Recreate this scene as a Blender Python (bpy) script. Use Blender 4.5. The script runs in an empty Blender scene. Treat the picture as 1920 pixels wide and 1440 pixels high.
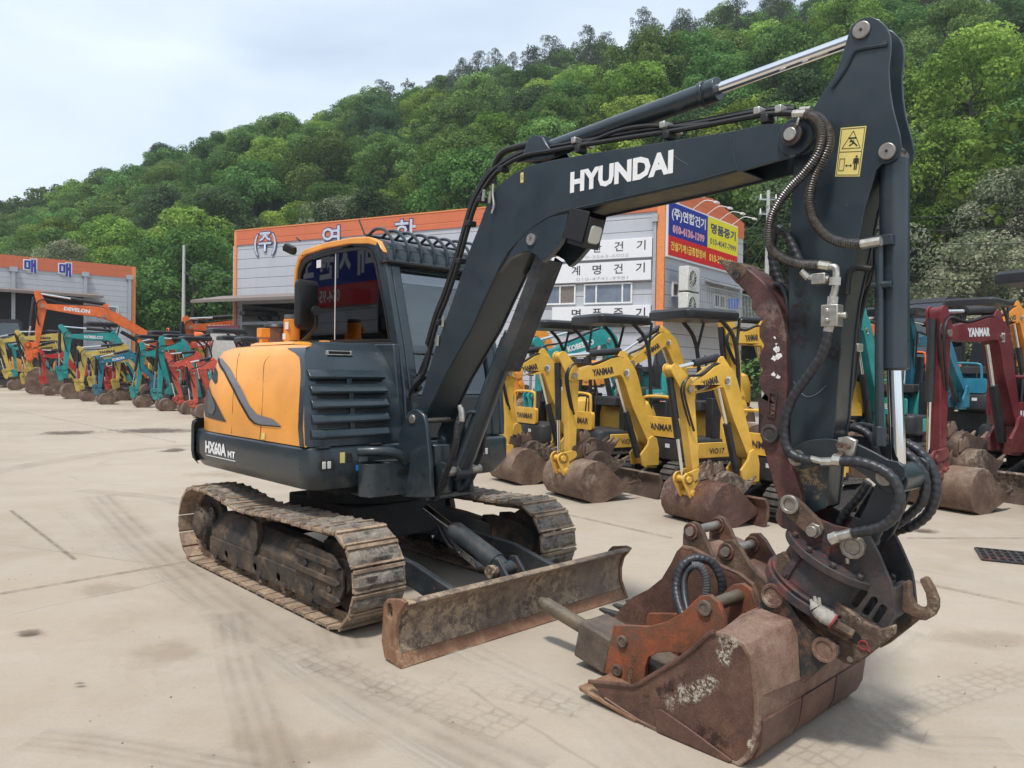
import bpy, bmesh, math, random
import numpy as np
from mathutils import Vector, Matrix
from mathutils import noise as mnoise
R = math.radians
SC = bpy.context.scene
# ---------------------------------------------------------------- camera
CF, CPITCH, CROLL, CH = 1426.85, -0.0163, 0.0150, 1.59      # focal length in photo pixels (1920 wide), tilt, roll, height
cam_d = bpy.data.cameras.new('camera'); cam = bpy.data.objects.new('camera', cam_d)
SC.collection.objects.link(cam); SC.camera = cam
cam_d.sensor_width = 36.0; cam_d.lens = CF / 1920 * 36.0
cam_d.clip_start = 0.05; cam_d.clip_end = 3000
cam.matrix_world = Matrix.Translation((0, 0, CH)) @ Matrix.Rotation(math.pi/2 + CPITCH, 4, 'X') @ Matrix.Rotation(CROLL, 4, 'Z')
# ---------------------------------------------------------------- sky and sun
SUN_EL, SUN_AZ = 66.0, 205.0      # elevation, compass azimuth measured clockwise from +Y (behind the camera, to the left)
world = bpy.data.worlds.new('World'); SC.world = world; world.use_nodes = True
wn = world.node_tree; wn.nodes.clear()
def wnode(t, **k):
    n = wn.nodes.new(t)
    for a, b in k.items(): setattr(n, a, b)
    return n
sky = wnode('ShaderNodeTexSky', sky_type='NISHITA', sun_disc=False, sun_elevation=R(SUN_EL), sun_rotation=R(SUN_AZ))
sky.air_density = 1.0; sky.dust_density = 2.0; sky.ozone_density = 1.5
tc = wnode('ShaderNodeTexCoord'); mp = wnode('ShaderNodeMapping'); mp.inputs['Scale'].default_value = (1.0, 1.0, 3.2)
nz = wnode('ShaderNodeTexNoise'); nz.inputs['Scale'].default_value = 1.7; nz.inputs['Detail'].default_value = 5; nz.inputs['Roughness'].default_value = .5
nz.inputs['Distortion'].default_value = .4
cr = wnode('ShaderNodeValToRGB'); cr.color_ramp.elements[0].position = .30; cr.color_ramp.elements[1].position = .62
cr.color_ramp.elements[0].color = (.52, .52, .52, 1); cr.color_ramp.elements[1].color = (1, 1, 1, 1)
mx = wnode('ShaderNodeMixRGB'); mx.inputs[2].default_value = (5.6, 6.35, 7.25, 1)
bg = wnode('ShaderNodeBackground'); bg.inputs['Strength'].default_value = .10
wo = wnode('ShaderNodeOutputWorld')
L_ = wn.links.new
L_(tc.outputs['Generated'], mp.inputs['Vector']); L_(mp.outputs[0], nz.inputs['Vector']); L_(nz.outputs['Fac'], cr.inputs[0])
L_(cr.outputs[0], mx.inputs[0]); L_(sky.outputs[0], mx.inputs[1]); L_(mx.outputs[0], bg.inputs[0]); L_(bg.outputs[0], wo.inputs[0])
sun_d = bpy.data.lights.new('sun', 'SUN'); sun_d.energy = 2.2; sun_d.angle = R(7); sun_d.color = (1, .96, .90)
sun = bpy.data.objects.new('sun', sun_d); SC.collection.objects.link(sun)
az, el = R(SUN_AZ), R(SUN_EL)
sdir = Vector((math.sin(az)*math.cos(el), math.cos(az)*math.cos(el), math.sin(el)))
sun.rotation_euler = sdir.to_track_quat('Z', 'Y').to_euler()
SC.view_settings.view_transform = 'Standard'; SC.view_settings.look = 'None'; SC.view_settings.gamma = 1
SC.view_settings.exposure = 0.72
SC.render.engine = 'CYCLES'
SC.cycles.max_bounces = 6; SC.cycles.diffuse_bounces = 2; SC.cycles.glossy_bounces = 3; SC.cycles.transmission_bounces = 4
SC.cycles.transparent_max_bounces = 12; SC.cycles.caustics_reflective = False; SC.cycles.caustics_refractive = False
SC.cycles.use_denoising = True
SC.cycles.sample_clamp_indirect = 6
random.seed(7); np.random.seed(7)
RND = random.Random(11)
# ---------------------------------------------------------------- geometry of the place, taken from the photograph
def ray(x, y):
    a = (x-960)/CF; b = (y-720)/CF
    c, s = math.cos(CROLL), math.sin(CROLL)
    X = c*a+s*b; Y = -s*a+c*b
    c, s = math.cos(CPITCH), math.sin(CPITCH)
    return Vector((X, c+Y*s, s-Y*c))
def at_z(x, y, z=0.0):
    r = ray(x, y); return Vector((0, 0, CH)) + r*((z-CH)/r.z)
def at_d(x, y, d):
    r = ray(x, y); return Vector((0, 0, CH)) + r*(d/r.y)
class Frame:
    """a vertical plane system: origin on the ground, u along the heading, v to its left, w up"""
    def __init__(s, x, y, yaw):
        s.O = Vector((x, y, 0)); s.yaw = yaw
        s.F = Vector((math.cos(yaw), math.sin(yaw), 0)); s.L = Vector((-math.sin(yaw), math.cos(yaw), 0))
    def v(s, x, y, v):            # point of the photograph on the plane v = const -> (u, w)
        r = ray(x, y); C0 = Vector((0, 0, CH))
        t = ((s.O-C0).dot(s.L)+v)/r.dot(s.L); P = C0+r*t
        return ((P-s.O).dot(s.F), P.z)
    def u(s, x, y, u):
        r = ray(x, y); C0 = Vector((0, 0, CH))
        t = ((s.O-C0).dot(s.F)+u)/r.dot(s.F); P = C0+r*t
        return ((P-s.O).dot(s.L), P.z)
    def local(s, P): d = P-s.O; return Vector((d.dot(s.F), d.dot(s.L), P.z))
# ---------------------------------------------------------------- materials
MATS = {}
def mk(name):
    m = bpy.data.materials.new(name); m.use_nodes = True
    nt = m.node_tree; nt.nodes.clear(); return m, nt
class NB:
    def __init__(s, nt): s.nt = nt
    def n(s, t, ins=None, **k):
        nd = s.nt.nodes.new(t)
        for a, b in k.items(): setattr(nd, a, b)
        for a, b in (ins or {}).items():
            if hasattr(b, 'is_output') or isinstance(b, bpy.types.NodeSocket): s.nt.links.new(b, nd.inputs[a])
            else: nd.inputs[a].default_value = b
        return nd
    def noise(s, scale, detail=4, rough=.55, vec=None, dist=0):
        n = s.n('ShaderNodeTexNoise', {'Scale': scale, 'Detail': detail, 'Roughness': rough, 'Distortion': dist})
        if vec is not None: s.nt.links.new(vec, n.inputs['Vector'])
        return n.outputs['Fac']
    def ramp(s, fac, stops):
        r = s.n('ShaderNodeValToRGB', {0: fac}); e = r.color_ramp.elements
        while len(e) < len(stops): e.new(.5)
        for i, (p, c) in enumerate(stops):
            e[i].position = p; e[i].color = tuple(c)+(1,) if len(c) == 3 else c
        return r.outputs[0]
    def mix(s, f, a, b, mode='MIX'):
        n = s.n('ShaderNodeMixRGB', blend_type=mode)
        for i, v in enumerate((f, a, b)):
            if isinstance(v, bpy.types.NodeSocket): s.nt.links.new(v, n.inputs[i])
            elif i == 0: n.inputs[0].default_value = v
            else: n.inputs[i].default_value = tuple(v)+(1,) if len(v) == 3 else v
        return n.outputs[0]
    def math(s, op, a, b=0.0, clamp=False):
        n = s.n('ShaderNodeMath', operation=op); n.use_clamp = clamp
        for i, v in enumerate((a, b)):
            if isinstance(v, bpy.types.NodeSocket): s.nt.links.new(v, n.inputs[i])
            else: n.inputs[i].default_value = v
        return n.outputs[0]
    def bump(s, h, strength=.3, dist=.01):
        return s.n('ShaderNodeBump', {'Height': h, 'Strength': strength, 'Distance': dist}).outputs[0]
def G(v): return (v, v, v)
def finish(m, b, color, rough, metal=0.0, normal=None, coat=0.0, spec=.5, extra=None):
    ins = {'Base Color': color if isinstance(color, bpy.types.NodeSocket) else tuple(color)+(1,), 'Roughness': rough, 'Metallic': metal}
    p = b.n('ShaderNodeBsdfPrincipled', ins)
    p.inputs['Specular IOR Level'].default_value = spec
    if coat: p.inputs['Coat Weight'].default_value = coat; p.inputs['Coat Roughness'].default_value = .12
    if normal is not None: b.nt.links.new(normal, p.inputs['Normal'])
    for a, v in (extra or {}).items():
        if isinstance(v, bpy.types.NodeSocket): b.nt.links.new(v, p.inputs[a])
        else: p.inputs[a].default_value = v
    o = b.n('ShaderNodeOutputMaterial', {'Surface': p.outputs[0]})
    return m
def coords(b, kind='Object'):
    return b.n('ShaderNodeTexCoord').outputs[kind]
def paint(name, col, rough=.38, dirt=.35, dirtcol=(.30, .23, .16), scale=3.0, coat=.0, chips=0.0, chipcol=(.10, .05, .03), low=None):
    m, nt = mk(name); b = NB(nt); v = coords(b)
    n1 = b.noise(scale, 6, .6, v); n2 = b.noise(scale*7, 5, .65, v); n3 = b.noise(scale*30, 3, .6, v)
    dark = tuple(c*.80 for c in col); lite = tuple(min(1, c*1.12+.004) for c in col)
    c = b.mix(b.ramp(n1, [(.35, G(0)), (.65, G(1))]), dark, lite)
    f = b.math('MULTIPLY', b.ramp(n1, [(.42, G(0)), (.75, G(1))]), b.ramp(n2, [(.40, G(.15)), (.70, G(1))]))
    f = b.math('MULTIPLY', f, dirt)
    if low is not None:       # dust settles on the lower parts: (height where it starts, height where it is full)
        g = b.n('ShaderNodeNewGeometry'); sp = b.n('ShaderNodeSeparateXYZ', {0: g.outputs['Position']})
        mr = b.n('ShaderNodeMapRange', {0: sp.outputs[2], 1: low[0], 2: low[1], 3: 0.0, 4: .55})
        f = b.math('ADD', f, b.math('MULTIPLY', mr.outputs[0], b.ramp(n2, [(.35, G(.1)), (.65, G(1))])), True)
    c = b.mix(f, c, dirtcol)
    if chips:
        k = b.ramp(b.noise(scale*5, 8, .7, v), [(.66-chips*.22, G(0)), (.70-chips*.22, G(1))])
        c = b.mix(k, c, chipcol)
    rr = b.n('ShaderNodeMapRange', {0: n2, 1: .3, 2: .7, 3: rough*.85, 4: min(1, rough*1.3+dirt*.15)}).outputs[0]
    MATS[name] = finish(m, b, c, rr, 0, b.bump(n3, .06, .004), coat)
    return MATS[name]
def rusty(name, stops, scale=4.0, rough=.78, bump=.35, spots=None, metal=0.0, streak=False):
    """worn metal: colour stops over layered noise; spots = (colour, amount) for bare or caked patches"""
    m, nt = mk(name); b = NB(nt); v = coords(b)
    n1 = b.noise(scale, 9, .68, v, .3); n2 = b.noise(scale*6, 6, .7, v); n3 = b.noise(scale*28, 4, .6, v)
    f = b.math('ADD', b.math('MULTIPLY', n1, .72), b.math('MULTIPLY', n2, .28))
    c = b.ramp(f, stops)
    if streak:
        mp = b.n('ShaderNodeMapping', {'Vector': v}); mp.inputs['Scale'].default_value = (9, 9, 1.2)
        c = b.mix(b.math('MULTIPLY', b.ramp(b.noise(scale*.8, 5, .6, mp.outputs[0]), [(.45, G(0)), (.65, G(1))]), .5), c, stops[-1][1])
    if spots:
        for i, (sc, am) in enumerate(spots):
            mp = b.n('ShaderNodeMapping', {'Vector': v}); mp.inputs['Location'].default_value = (3.1*i+1, 7.7*i, 1.3*i)
            big = b.ramp(b.noise(scale*.45, 3, .5, mp.outputs[0]), [(.62-am*.3, G(0)), (.75-am*.3, G(1))])
            small = b.ramp(b.noise(scale*4.5, 9, .78, mp.outputs[0]), [(.47, G(0)), (.56, G(1))])
            c = b.mix(b.math('MULTIPLY', big, small), c, sc)
    n4 = b.noise(90, 5, .75, v); c = b.mix(b.math('MULTIPLY', b.ramp(n4, [(.44, G(1)), (.56, G(0))]), .34), c, b.mix(1.0, c, (.42, .38, .36), 'MULTIPLY'))
    c = b.mix(b.math('MULTIPLY', b.ramp(b.noise(140, 3, .7, v), [(.60, G(0)), (.68, G(1))]), .35), c, stops[-1][1])
    for k_, (rot, am_) in enumerate(((R(18), .35), (R(-40), .25))):      # fine scratches
        ms = b.n('ShaderNodeMapping', {'Vector': v}); ms.inputs['Rotation'].default_value = (rot, rot*.7, rot); ms.inputs['Scale'].default_value = (2.2, 70, 70) if k_ else (70, 2.5, 70)
        c = b.mix(b.math('MULTIPLY', b.ramp(b.noise(1.3, 4, .6, ms.outputs[0]), [(.66, G(0)), (.72, G(1))]), am_), c, stops[-1][1])
    rr = b.n('ShaderNodeMapRange', {0: n2, 1: .3, 2: .7, 3: rough*.75, 4: min(1, rough*1.15)}).outputs[0]
    MATS[name] = finish(m, b, c, rr, metal, b.bump(b.math('ADD', b.math('ADD', n3, n2), b.math('MULTIPLY', n4, .5)), bump, .006))
    return MATS[name]
def plain(name, col, rough=.5, metal=0.0, var=.12, scale=12, bump=.05, spec=.5, extra=None):
    m, nt = mk(name); b = NB(nt); v = coords(b)
    n = b.noise(scale, 5, .6, v)
    c = b.mix(b.ramp(n, [(.3, G(0)), (.7, G(1))]), tuple(x*(1-var) for x in col), tuple(min(1, x*(1+var)) for x in col))
    MATS[name] = finish(m, b, c, rough, metal, b.bump(n, bump, .003), 0, spec, extra)
    return MATS[name]
def glass(name, tint=(.02, .03, .035), alpha=.25, rough=.02):
    """coated cab glass: mirror reflection over a tinted view of the inside"""
    m, nt = mk(name); b = NB(nt)
    t = b.n('ShaderNodeBsdfTransparent', {0: tuple(tint)+(1,)})
    g = b.n('ShaderNodeBsdfGlossy', {'Color': (.9, .95, 1, 1), 'Roughness': rough})
    lw = b.n('ShaderNodeLayerWeight', {0: .5})
    fa = b.math('ADD', b.math('MULTIPLY', b.math('POWER', lw.outputs['Facing'], 4.0), .85), alpha, True)
    mxs = b.n('ShaderNodeMixShader', {0: fa, 1: t.outputs[0], 2: g.outputs[0]})
    b.n('ShaderNodeOutputMaterial', {'Surface': mxs.outputs[0]})
    MATS[name] = m; return m
# ---------------------------------------------------------------- object helpers
def link(o, parent=None):
    SC.collection.objects.link(o)
    if parent is not None: o.parent = parent
    return o
def tag(o, label=None, cat=None, group=None, kind=None):
    if label: o['label'] = label
    if cat: o['category'] = cat
    if group: o['group'] = group
    if kind: o['kind'] = kind
    return o
def thing(name, label, cat, loc=(0, 0, 0), rz=0.0, group=None):
    o = bpy.data.objects.new(name, None); link(o); o.location = loc; o.rotation_euler = (0, 0, rz); o.empty_display_size = .2
    return tag(o, label, cat, group)
def smooth(me, ang=35):
    me.polygons.foreach_set('use_smooth', [True]*len(me.polygons))
    try: me.set_sharp_from_angle(angle=R(ang))
    except Exception: pass
def obj(name, bm, mats, parent=None, sm=35, bevel=0.0, seg=2, bang=40, fixn=True):
    if fixn: bmesh.ops.recalc_face_normals(bm, faces=bm.faces[:])
    me = bpy.data.meshes.new(name); bm.to_mesh(me); bm.free()
    if not isinstance(mats, (list, tuple)): mats = [mats]
    for m in mats: me.materials.append(MATS[m] if isinstance(m, str) else m)
    if sm: smooth(me, sm)
    o = bpy.data.objects.new(name, me); link(o, parent)
    if bevel:
        md = o.modifiers.new('bevel', 'BEVEL'); md.width = bevel; md.segments = seg; md.limit_method = 'ANGLE'; md.angle_limit = R(bang)
        md.harden_normals = False
    return o
def B(): return bmesh.new()
def box(bm, x0, x1, y0, y1, z0, z1, mi=0, M=None):
    vs = [bm.verts.new(p) for p in ((x0,y0,z0),(x1,y0,z0),(x1,y1,z0),(x0,y1,z0),(x0,y0,z1),(x1,y0,z1),(x1,y1,z1),(x0,y1,z1))]
    if M is not None:
        for q in vs: q.co = M @ q.co
    for a in ((0,3,2,1),(4,5,6,7),(0,1,5,4),(1,2,6,5),(2,3,7,6),(3,0,4,7)):
        f = bm.faces.new([vs[i] for i in a]); f.material_index = mi
    return vs
def beam(bm, a, b_, w, h, up=(0, 0, 1), mi=0):
    """box bar from a to b, width w (sideways), height h"""
    a, b_ = Vector(a), Vector(b_); d = b_-a; ln = d.length
    z = Vector(up); x = d.normalized(); y = z.cross(x)
    if y.length < 1e-4: y = Vector((0, 1, 0)).cross(x)
    y.normalize(); z = x.cross(y)
    M = Matrix((x, y, z)).transposed().to_4x4(); M.translation = a
    return box(bm, 0, ln, -w/2, w/2, -h/2, h/2, mi, M)
def cyl(bm, a, b_, r, r2=None, n=20, mi=0, cap=True):
    a, b_ = Vector(a), Vector(b_); r2 = r if r2 is None else r2
    d = (b_-a).normalized(); x = d.orthogonal().normalized(); y = d.cross(x)
    A = []; Bv = []
    for i in range(n):
        t = 2*math.pi*i/n; o = x*math.cos(t)+y*math.sin(t)
        A.append(bm.verts.new(a+o*r)); Bv.append(bm.verts.new(b_+o*r2))
    for i in range(n):
        j = (i+1) % n
        f = bm.faces.new((A[i], A[j], Bv[j], Bv[i])); f.material_index = mi
    if cap:
        f = bm.faces.new(A[::-1]); f.material_index = mi; f = bm.faces.new(Bv); f.material_index = mi
def ring(bm, c, ax, r0, r1, h, n=24, mi=0):
    """washer / tube section: centre c, axis ax, inner r0, outer r1, half length h"""
    c = Vector(c); ax = Vector(ax).normalized(); x = ax.orthogonal().normalized(); y = ax.cross(x)
    rows = []
    for (r, s) in ((r0, -h), (r1, -h), (r1, h), (r0, h)):
        rows.append([bm.verts.new(c+ax*s+(x*math.cos(2*math.pi*i/n)+y*math.sin(2*math.pi*i/n))*r) for i in range(n)])
    for k in range(4):
        a, b2 = rows[k], rows[(k+1) % 4]
        for i in range(n):
            j = (i+1) % n; f = bm.faces.new((a[i], a[j], b2[j], b2[i])); f.material_index = mi
def catmull(pts, sub=6):
    P = [Vector(p) for p in pts]
    if len(P) < 3: return P
    out = []
    for i in range(len(P)-1):
        p0 = P[i-1] if i > 0 else P[i]*2-P[i+1]; p1, p2 = P[i], P[i+1]; p3 = P[i+2] if i+2 < len(P) else P[i+1]*2-P[i]
        for k in range(sub):
            t = k/sub
            out.append(.5*((2*p1)+(-p0+p2)*t+(2*p0-5*p1+4*p2-p3)*t*t+(-p0+3*p1-3*p2+p3)*t**3))
    out.append(P[-1]); return out
def tube(bm, pts, r, n=10, sub=6, mi=0, ribs=0.0, pitch=.018, spiral=False):
    """round hose through pts; ribs>0 makes a ribbed or spirally wrapped hose"""
    P = catmull(pts, sub) if sub > 1 else [Vector(p) for p in pts]
    if ribs:      # resample evenly
        L = [0]
        for i in range(1, len(P)): L.append(L[-1]+(P[i]-P[i-1]).length)
        tot = L[-1]; m_ = max(4, int(tot/(pitch/4))); Q = []; k = 0
        for i in range(m_+1):
            s = tot*i/m_
            while k < len(L)-2 and L[k+1] < s: k += 1
            f = (s-L[k])/max(1e-9, L[k+1]-L[k]); Q.append(P[k].lerp(P[k+1], min(1, max(0, f))))
        P = Q
    prev = None; up = None; rows = []
    for i, p in enumerate(P):
        d = (P[min(i+1, len(P)-1)]-P[max(i-1, 0)]).normalized()
        if up is None: up = d.orthogonal().normalized()
        up = (up-d*up.dot(d)).normalized(); y = d.cross(up)
        row = []
        for k in range(n):
            t = 2*math.pi*k/n
            rr = r
            if ribs: rr = r*(1+ribs*math.sin(2*math.pi*(i/4 + (k/n if spiral else 0))))
            row.append(bm.verts.new(p+(up*math.cos(t)+y*math.sin(t))*rr))
        rows.append(row)
    for a, b2 in zip(rows, rows[1:]):
        for k in range(n):
            j = (k+1) % n; f = bm.faces.new((a[k], a[j], b2[j], b2[k])); f.material_index = mi
    for row, rv in ((rows[0], True), (rows[-1], False)):
        f = bm.faces.new(row[::-1] if rv else row); f.material_index = mi
def circle(cx, cy, r, n=24, a0=0): return [(cx+r*math.cos(a0+2*math.pi*i/n), cy+r*math.sin(a0+2*math.pi*i/n)) for i in range(n)]
def plate(bm, outline, v0, v1, holes=(), mi=0, round_=False):
    """flat plate in the (x,z) plane between y=v0 and y=v1, with real holes"""
    cu = bpy.data.curves.new('tmp', 'CURVE'); cu.dimensions = '2D'; cu.fill_mode = 'BOTH'; cu.extrude = abs(v1-v0)/2
    for poly in [outline]+list(holes):
        sp = cu.splines.new('POLY'); sp.points.add(len(poly)-1)
        for p, q in zip(sp.points, poly): p.co = (q[0], q[1], 0, 1)
        sp.use_cyclic_u = True
    ob = bpy.data.objects.new('tmp', cu); me = bpy.data.meshes.new_from_object(ob)
    M = Matrix.Translation((0, (v0+v1)/2, 0)) @ Matrix.Rotation(math.pi/2, 4, 'X')
    me.transform(M)
    n0 = len(bm.faces); bm.from_mesh(me); bm.faces.ensure_lookup_table()
    for f in bm.faces[n0:]: f.material_index = mi
    bpy.data.objects.remove(ob); bpy.data.curves.remove(cu); bpy.data.meshes.remove(me)
    bmesh.ops.remove_doubles(bm, verts=list({v for f in bm.faces[n0:] for v in f.verts}), dist=1e-5)
def slot(cx, cy, ln, w, ang, n=8):
    """rounded slot outline"""
    c, s = math.cos(ang), math.sin(ang); out = []
    for side, a0 in ((1, -math.pi/2), (-1, math.pi/2)):
        for i in range(n+1):
            t = a0+math.pi*i/n; x = side*(ln/2-w/2)+w/2*math.cos(t); y = w/2*math.sin(t)
            out.append((cx+x*c-y*s, cy+x*s+y*c))
    return out
def text(name, s, mat, parent, o, xd, yd, height, width=None, bold=0.0, thick=.0015, shear=0.0, center=False, fit=None):
    """lettering: mesh text, baseline start o, direction xd, up yd (local coords); height = cap height"""
    cu = bpy.data.curves.new('tmp', 'FONT'); cu.body = s; cu.offset = bold; cu.extrude = 0; cu.resolution_u = 2; cu.shear = shear
    ob = bpy.data.objects.new('tmp', cu); me = bpy.data.meshes.new_from_object(ob); me.name = name
    bpy.data.objects.remove(ob); bpy.data.curves.remove(cu)
    n = len(me.vertices); co = np.empty(n*3, 'f'); me.vertices.foreach_get('co', co); co = co.reshape(-1, 3)
    x0, x1 = co[:, 0].min(), co[:, 0].max(); y0, y1 = co[:, 1].min(), co[:, 1].max()
    sy = height/(y1-y0); sx = (width/(x1-x0)) if width else sy
    X = (co[:, 0]-x0)*sx; Y = (co[:, 1]-y0)*sy
    if center: X -= (x1-x0)*sx/2
    o, xd, yd = np.array(o), np.array(Vector(xd).normalized()), np.array(Vector(yd).normalized())
    nn = np.cross(xd, yd)
    P = o[None]+X[:, None]*xd[None]+Y[:, None]*yd[None]+nn[None]*thick
    me.vertices.foreach_set('co', P.astype('f').ravel()); me.materials.clear(); me.materials.append(MATS[mat] if isinstance(mat, str) else mat)
    me.polygons.foreach_set('material_index', [0]*len(me.polygons))
    me.update()
    ob = bpy.data.objects.new(name, me); link(ob, parent); return ob
def quad_panel(bm, o, xd, yd, w, h, t=.002, mi=0):
    o, xd, yd = Vector(o), Vector(xd).normalized(), Vector(yd).normalized(); n = xd.cross(yd)
    M = Matrix((xd, yd, n)).transposed().to_4x4(); M.translation = o
    box(bm, 0, w, 0, h, 0, t, mi, M)
def loft(bm, sections, closed=True, cap=True, mi=0):
    rows = [[bm.verts.new(p) for p in s] for s in sections]; n = len(rows[0])
    for a, b2 in zip(rows, rows[1:]):
        for i in range(n if closed else n-1):
            j = (i+1) % n; f = bm.faces.new((a[i], a[j], b2[j], b2[i])); f.material_index = mi
    if cap and closed:
        f = bm.faces.new(rows[0][::-1]); f.material_index = mi; f = bm.faces.new(rows[-1]); f.material_index = mi
    return rows
def rrect(x0, x1, y0, y1, r, n=5):
    out = []
    rs = r if isinstance(r, (list, tuple)) else (r,)*4
    for (cx, cy, a, q) in ((x1-rs[0], y0+rs[0], -90, rs[0]), (x1-rs[1], y1-rs[1], 0, rs[1]), (x0+rs[2], y1-rs[2], 90, rs[2]), (x0+rs[3], y0+rs[3], 180, rs[3])):
        for i in range(n+1):
            t = R(a+90*i/n); out.append((cx+q*math.cos(t), cy+q*math.sin(t)))
    return out
def explode(o, keep_big=0):
    """every separate piece of the mesh becomes an object of its own"""
    me = o.data; bm = B(); bm.from_mesh(me); bm.verts.index_update(); seen = set(); isl = []
    for v in bm.verts:
        if v in seen: continue
        st_ = [v]; seen.add(v); cur = []
        while st_:
            q = st_.pop(); cur.append(q)
            for e in q.link_edges:
                w_ = e.other_vert(q)
                if w_ not in seen: seen.add(w_); st_.append(w_)
        isl.append(cur)
    out = [o]
    if len(isl) > 1:
        for cur in isl[1:]:
            b2 = B(); mp_ = {v: b2.verts.new(v.co) for v in cur}; fs = {f for v in cur for f in v.link_faces}
            for f in fs: g_ = b2.faces.new([mp_[v] for v in f.verts]); g_.material_index = f.material_index; g_.smooth = f.smooth
            m2 = bpy.data.meshes.new(me.name); b2.to_mesh(m2); b2.free(); smooth(m2, 40)
            for mt in me.materials: m2.materials.append(mt)
            n_ = bpy.data.objects.new(o.name.split('.')[0], m2); link(n_, o.parent); n_.matrix_local = o.matrix_local; out.append(n_)
            for md in o.modifiers:
                d_ = n_.modifiers.new('bevel', 'BEVEL'); d_.width = md.width; d_.segments = md.segments; d_.limit_method = 'ANGLE'; d_.angle_limit = md.angle_limit
        bmesh.ops.delete(bm, geom=[v for cur in isl[1:] for v in cur], context='VERTS'); bm.to_mesh(me)
    bm.free(); return out
# ---------------------------------------------------------------- the materials used
NAVY = (.018, .031, .040)
paint('navy', NAVY, .30, .10, (.10, .10, .095), 2.5, coat=.25, low=(1.1, .6))
paint('boom_paint', (.017, .030, .039), .34, .28, (.085, .085, .08), 1.3, coat=.2, chips=.02, chipcol=(.10, .075, .06))
paint('navy_worn', (.020, .028, .034), .5, .55, (.16, .14, .12), 4, chips=.35, chipcol=(.09, .045, .03))
paint('orange', (.80, .34, .06), .30, .05, (.55, .38, .2), 1.2)
paint('orange_metal', (.78, .30, .04), .42, .2, (.45, .33, .2), 6)
plain('charcoal', (.045, .047, .05), .5, var=.15)
plain('grey_decal', (.16, .165, .18), .35, var=.05)
plain('black_plastic', (.014, .014, .015), .5, var=.2, scale=20)
plain('black_hose', (.013, .013, .014), .48, var=.3, scale=30)
plain('wrapped_hose', (.025, .026, .03), .42, var=.5, scale=40, bump=.2)
plain('spring_guard', (.13, .12, .115), .34, .75, var=.4, scale=50)
plain('chrome', (.82, .83, .84), .07, 1.0, var=.03, scale=3, bump=.01)
plain('zinc', (.50, .48, .43), .36, .8, var=.25, scale=40)
plain('pin_steel', (.32, .29, .26), .42, .7, var=.25, scale=30)
plain('white_ink', (.80, .80, .80), .5, var=.04, scale=30)
plain('black_ink', (.012, .012, .012), .5, var=.05)
plain('seal_black', (.01, .01, .01), .6, var=.1)
plain('sticker_yellow', (.72, .60, .20), .4, var=.06)
plain('sticker_white', (.72, .72, .70), .5, var=.05)
plain('sticker_blue', (.03, .22, .62), .4, var=.05)
plain('lamp_glass', (.62, .62, .58), .08, 0, var=.05, spec=.8)
plain('seat_fabric', (.035, .035, .038), .8, var=.2)
plain('inner_grey', (.10, .10, .105), .7, var=.15)
plain('lime_plastic', (.55, .80, .12), .4, var=.05)
glass('cab_glass', (.42, .48, .48), .12, .01)
glass('cab_glass_dark', (.20, .22, .23), .085, .01)
glass('roof_glass', (.18, .2, .22), .25, .06)
rusty('track_steel', [(.28, (.08, .055, .04)), (.44, (.24, .165, .11)), (.56, (.42, .31, .215)), (.75, (.52, .42, .31))], 5, .8, .3)
rusty('track_mud', [(.32, (.025, .024, .024)), (.42, (.10, .09, .08)), (.50, (.28, .245, .205)), (.68, (.46, .405, .34))], 11, .92, 1.2, spots=[((.33, .24, .16), .4)])
rusty('under_frame', [(.34, (.012, .013, .014)), (.46, (.030, .027, .025)), (.57, (.10, .068, .045)), (.76, (.24, .17, .115))], 4.6, .75, .5, spots=[((.30, .20, .11), .18)])
rusty('frame_shade', [(.34, (.008, .009, .010)), (.55, (.018, .018, .018)), (.75, (.06, .045, .032))], 3.6, .8, .3)  # frame steel painted near black to deepen the shadow under the house
rusty('blade_steel', [(.30, (.055, .035, .028)), (.46, (.105, .075, .06)), (.55, (.17, .125, .10)), (.72, (.28, .20, .13))], 3.6, .7, .3, spots=[((.38, .29, .19), .85), ((.30, .22, .15), .55)])
rusty('blade_edge', [(.30, (.09, .04, .025)), (.5, (.22, .11, .06)), (.7, (.36, .23, .14))], 6, .75, .3, spots=[((.40, .29, .18), .3)])
rusty('bucket_rust', [(.32, (.036, .019, .016)), (.45, (.080, .038, .029)), (.56, (.13, .066, .048)), (.72, (.25, .16, .11))], 3.6, .52, .4, spots=[((.36, .28, .21), .04), ((.20, .10, .06), .35)])
rusty('bucket_tan', [(.30, (.085, .042, .032)), (.45, (.17, .095, .068)), (.57, (.25, .16, .115)), (.72, (.38, .28, .20))], 3.0, .68, .4, spots=[((.48, .40, .31), .30), ((.09, .035, .022), .42)])
rusty('breaker_red', [(.25, (.05, .03, .022)), (.40, (.13, .06, .035)), (.50, (.22, .075, .035)), (.60, (.36, .095, .035)), (.70, (.26, .10, .055)), (.8, (.18, .10, .065))], 5.5, .7, .35, spots=[((.14, .085, .06), .6)])
rusty('breaker_body', [(.3, (.045, .035, .03)), (.5, (.12, .09, .07)), (.7, (.25, .19, .14))], 4, .7, .3)
rusty('chisel', [(.3, (.09, .075, .055)), (.5, (.17, .14, .10)), (.7, (.26, .19, .13))], 6, .5, .2, metal=.3)
rusty('coupler_dark', [(.3, (.016, .017, .02)), (.48, (.032, .033, .038)), (.6, (.065, .05, .045)), (.78, (.16, .075, .05))], 4, .6, .25, spots=[((.17, .05, .035), .12)])
rusty('coupler_rust', [(.3, (.03, .02, .015)), (.46, (.08, .05, .035)), (.58, (.16, .10, .065)), (.74, (.30, .20, .13))], 7, .85, .5, spots=[((.36, .28, .20), .35)])
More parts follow.
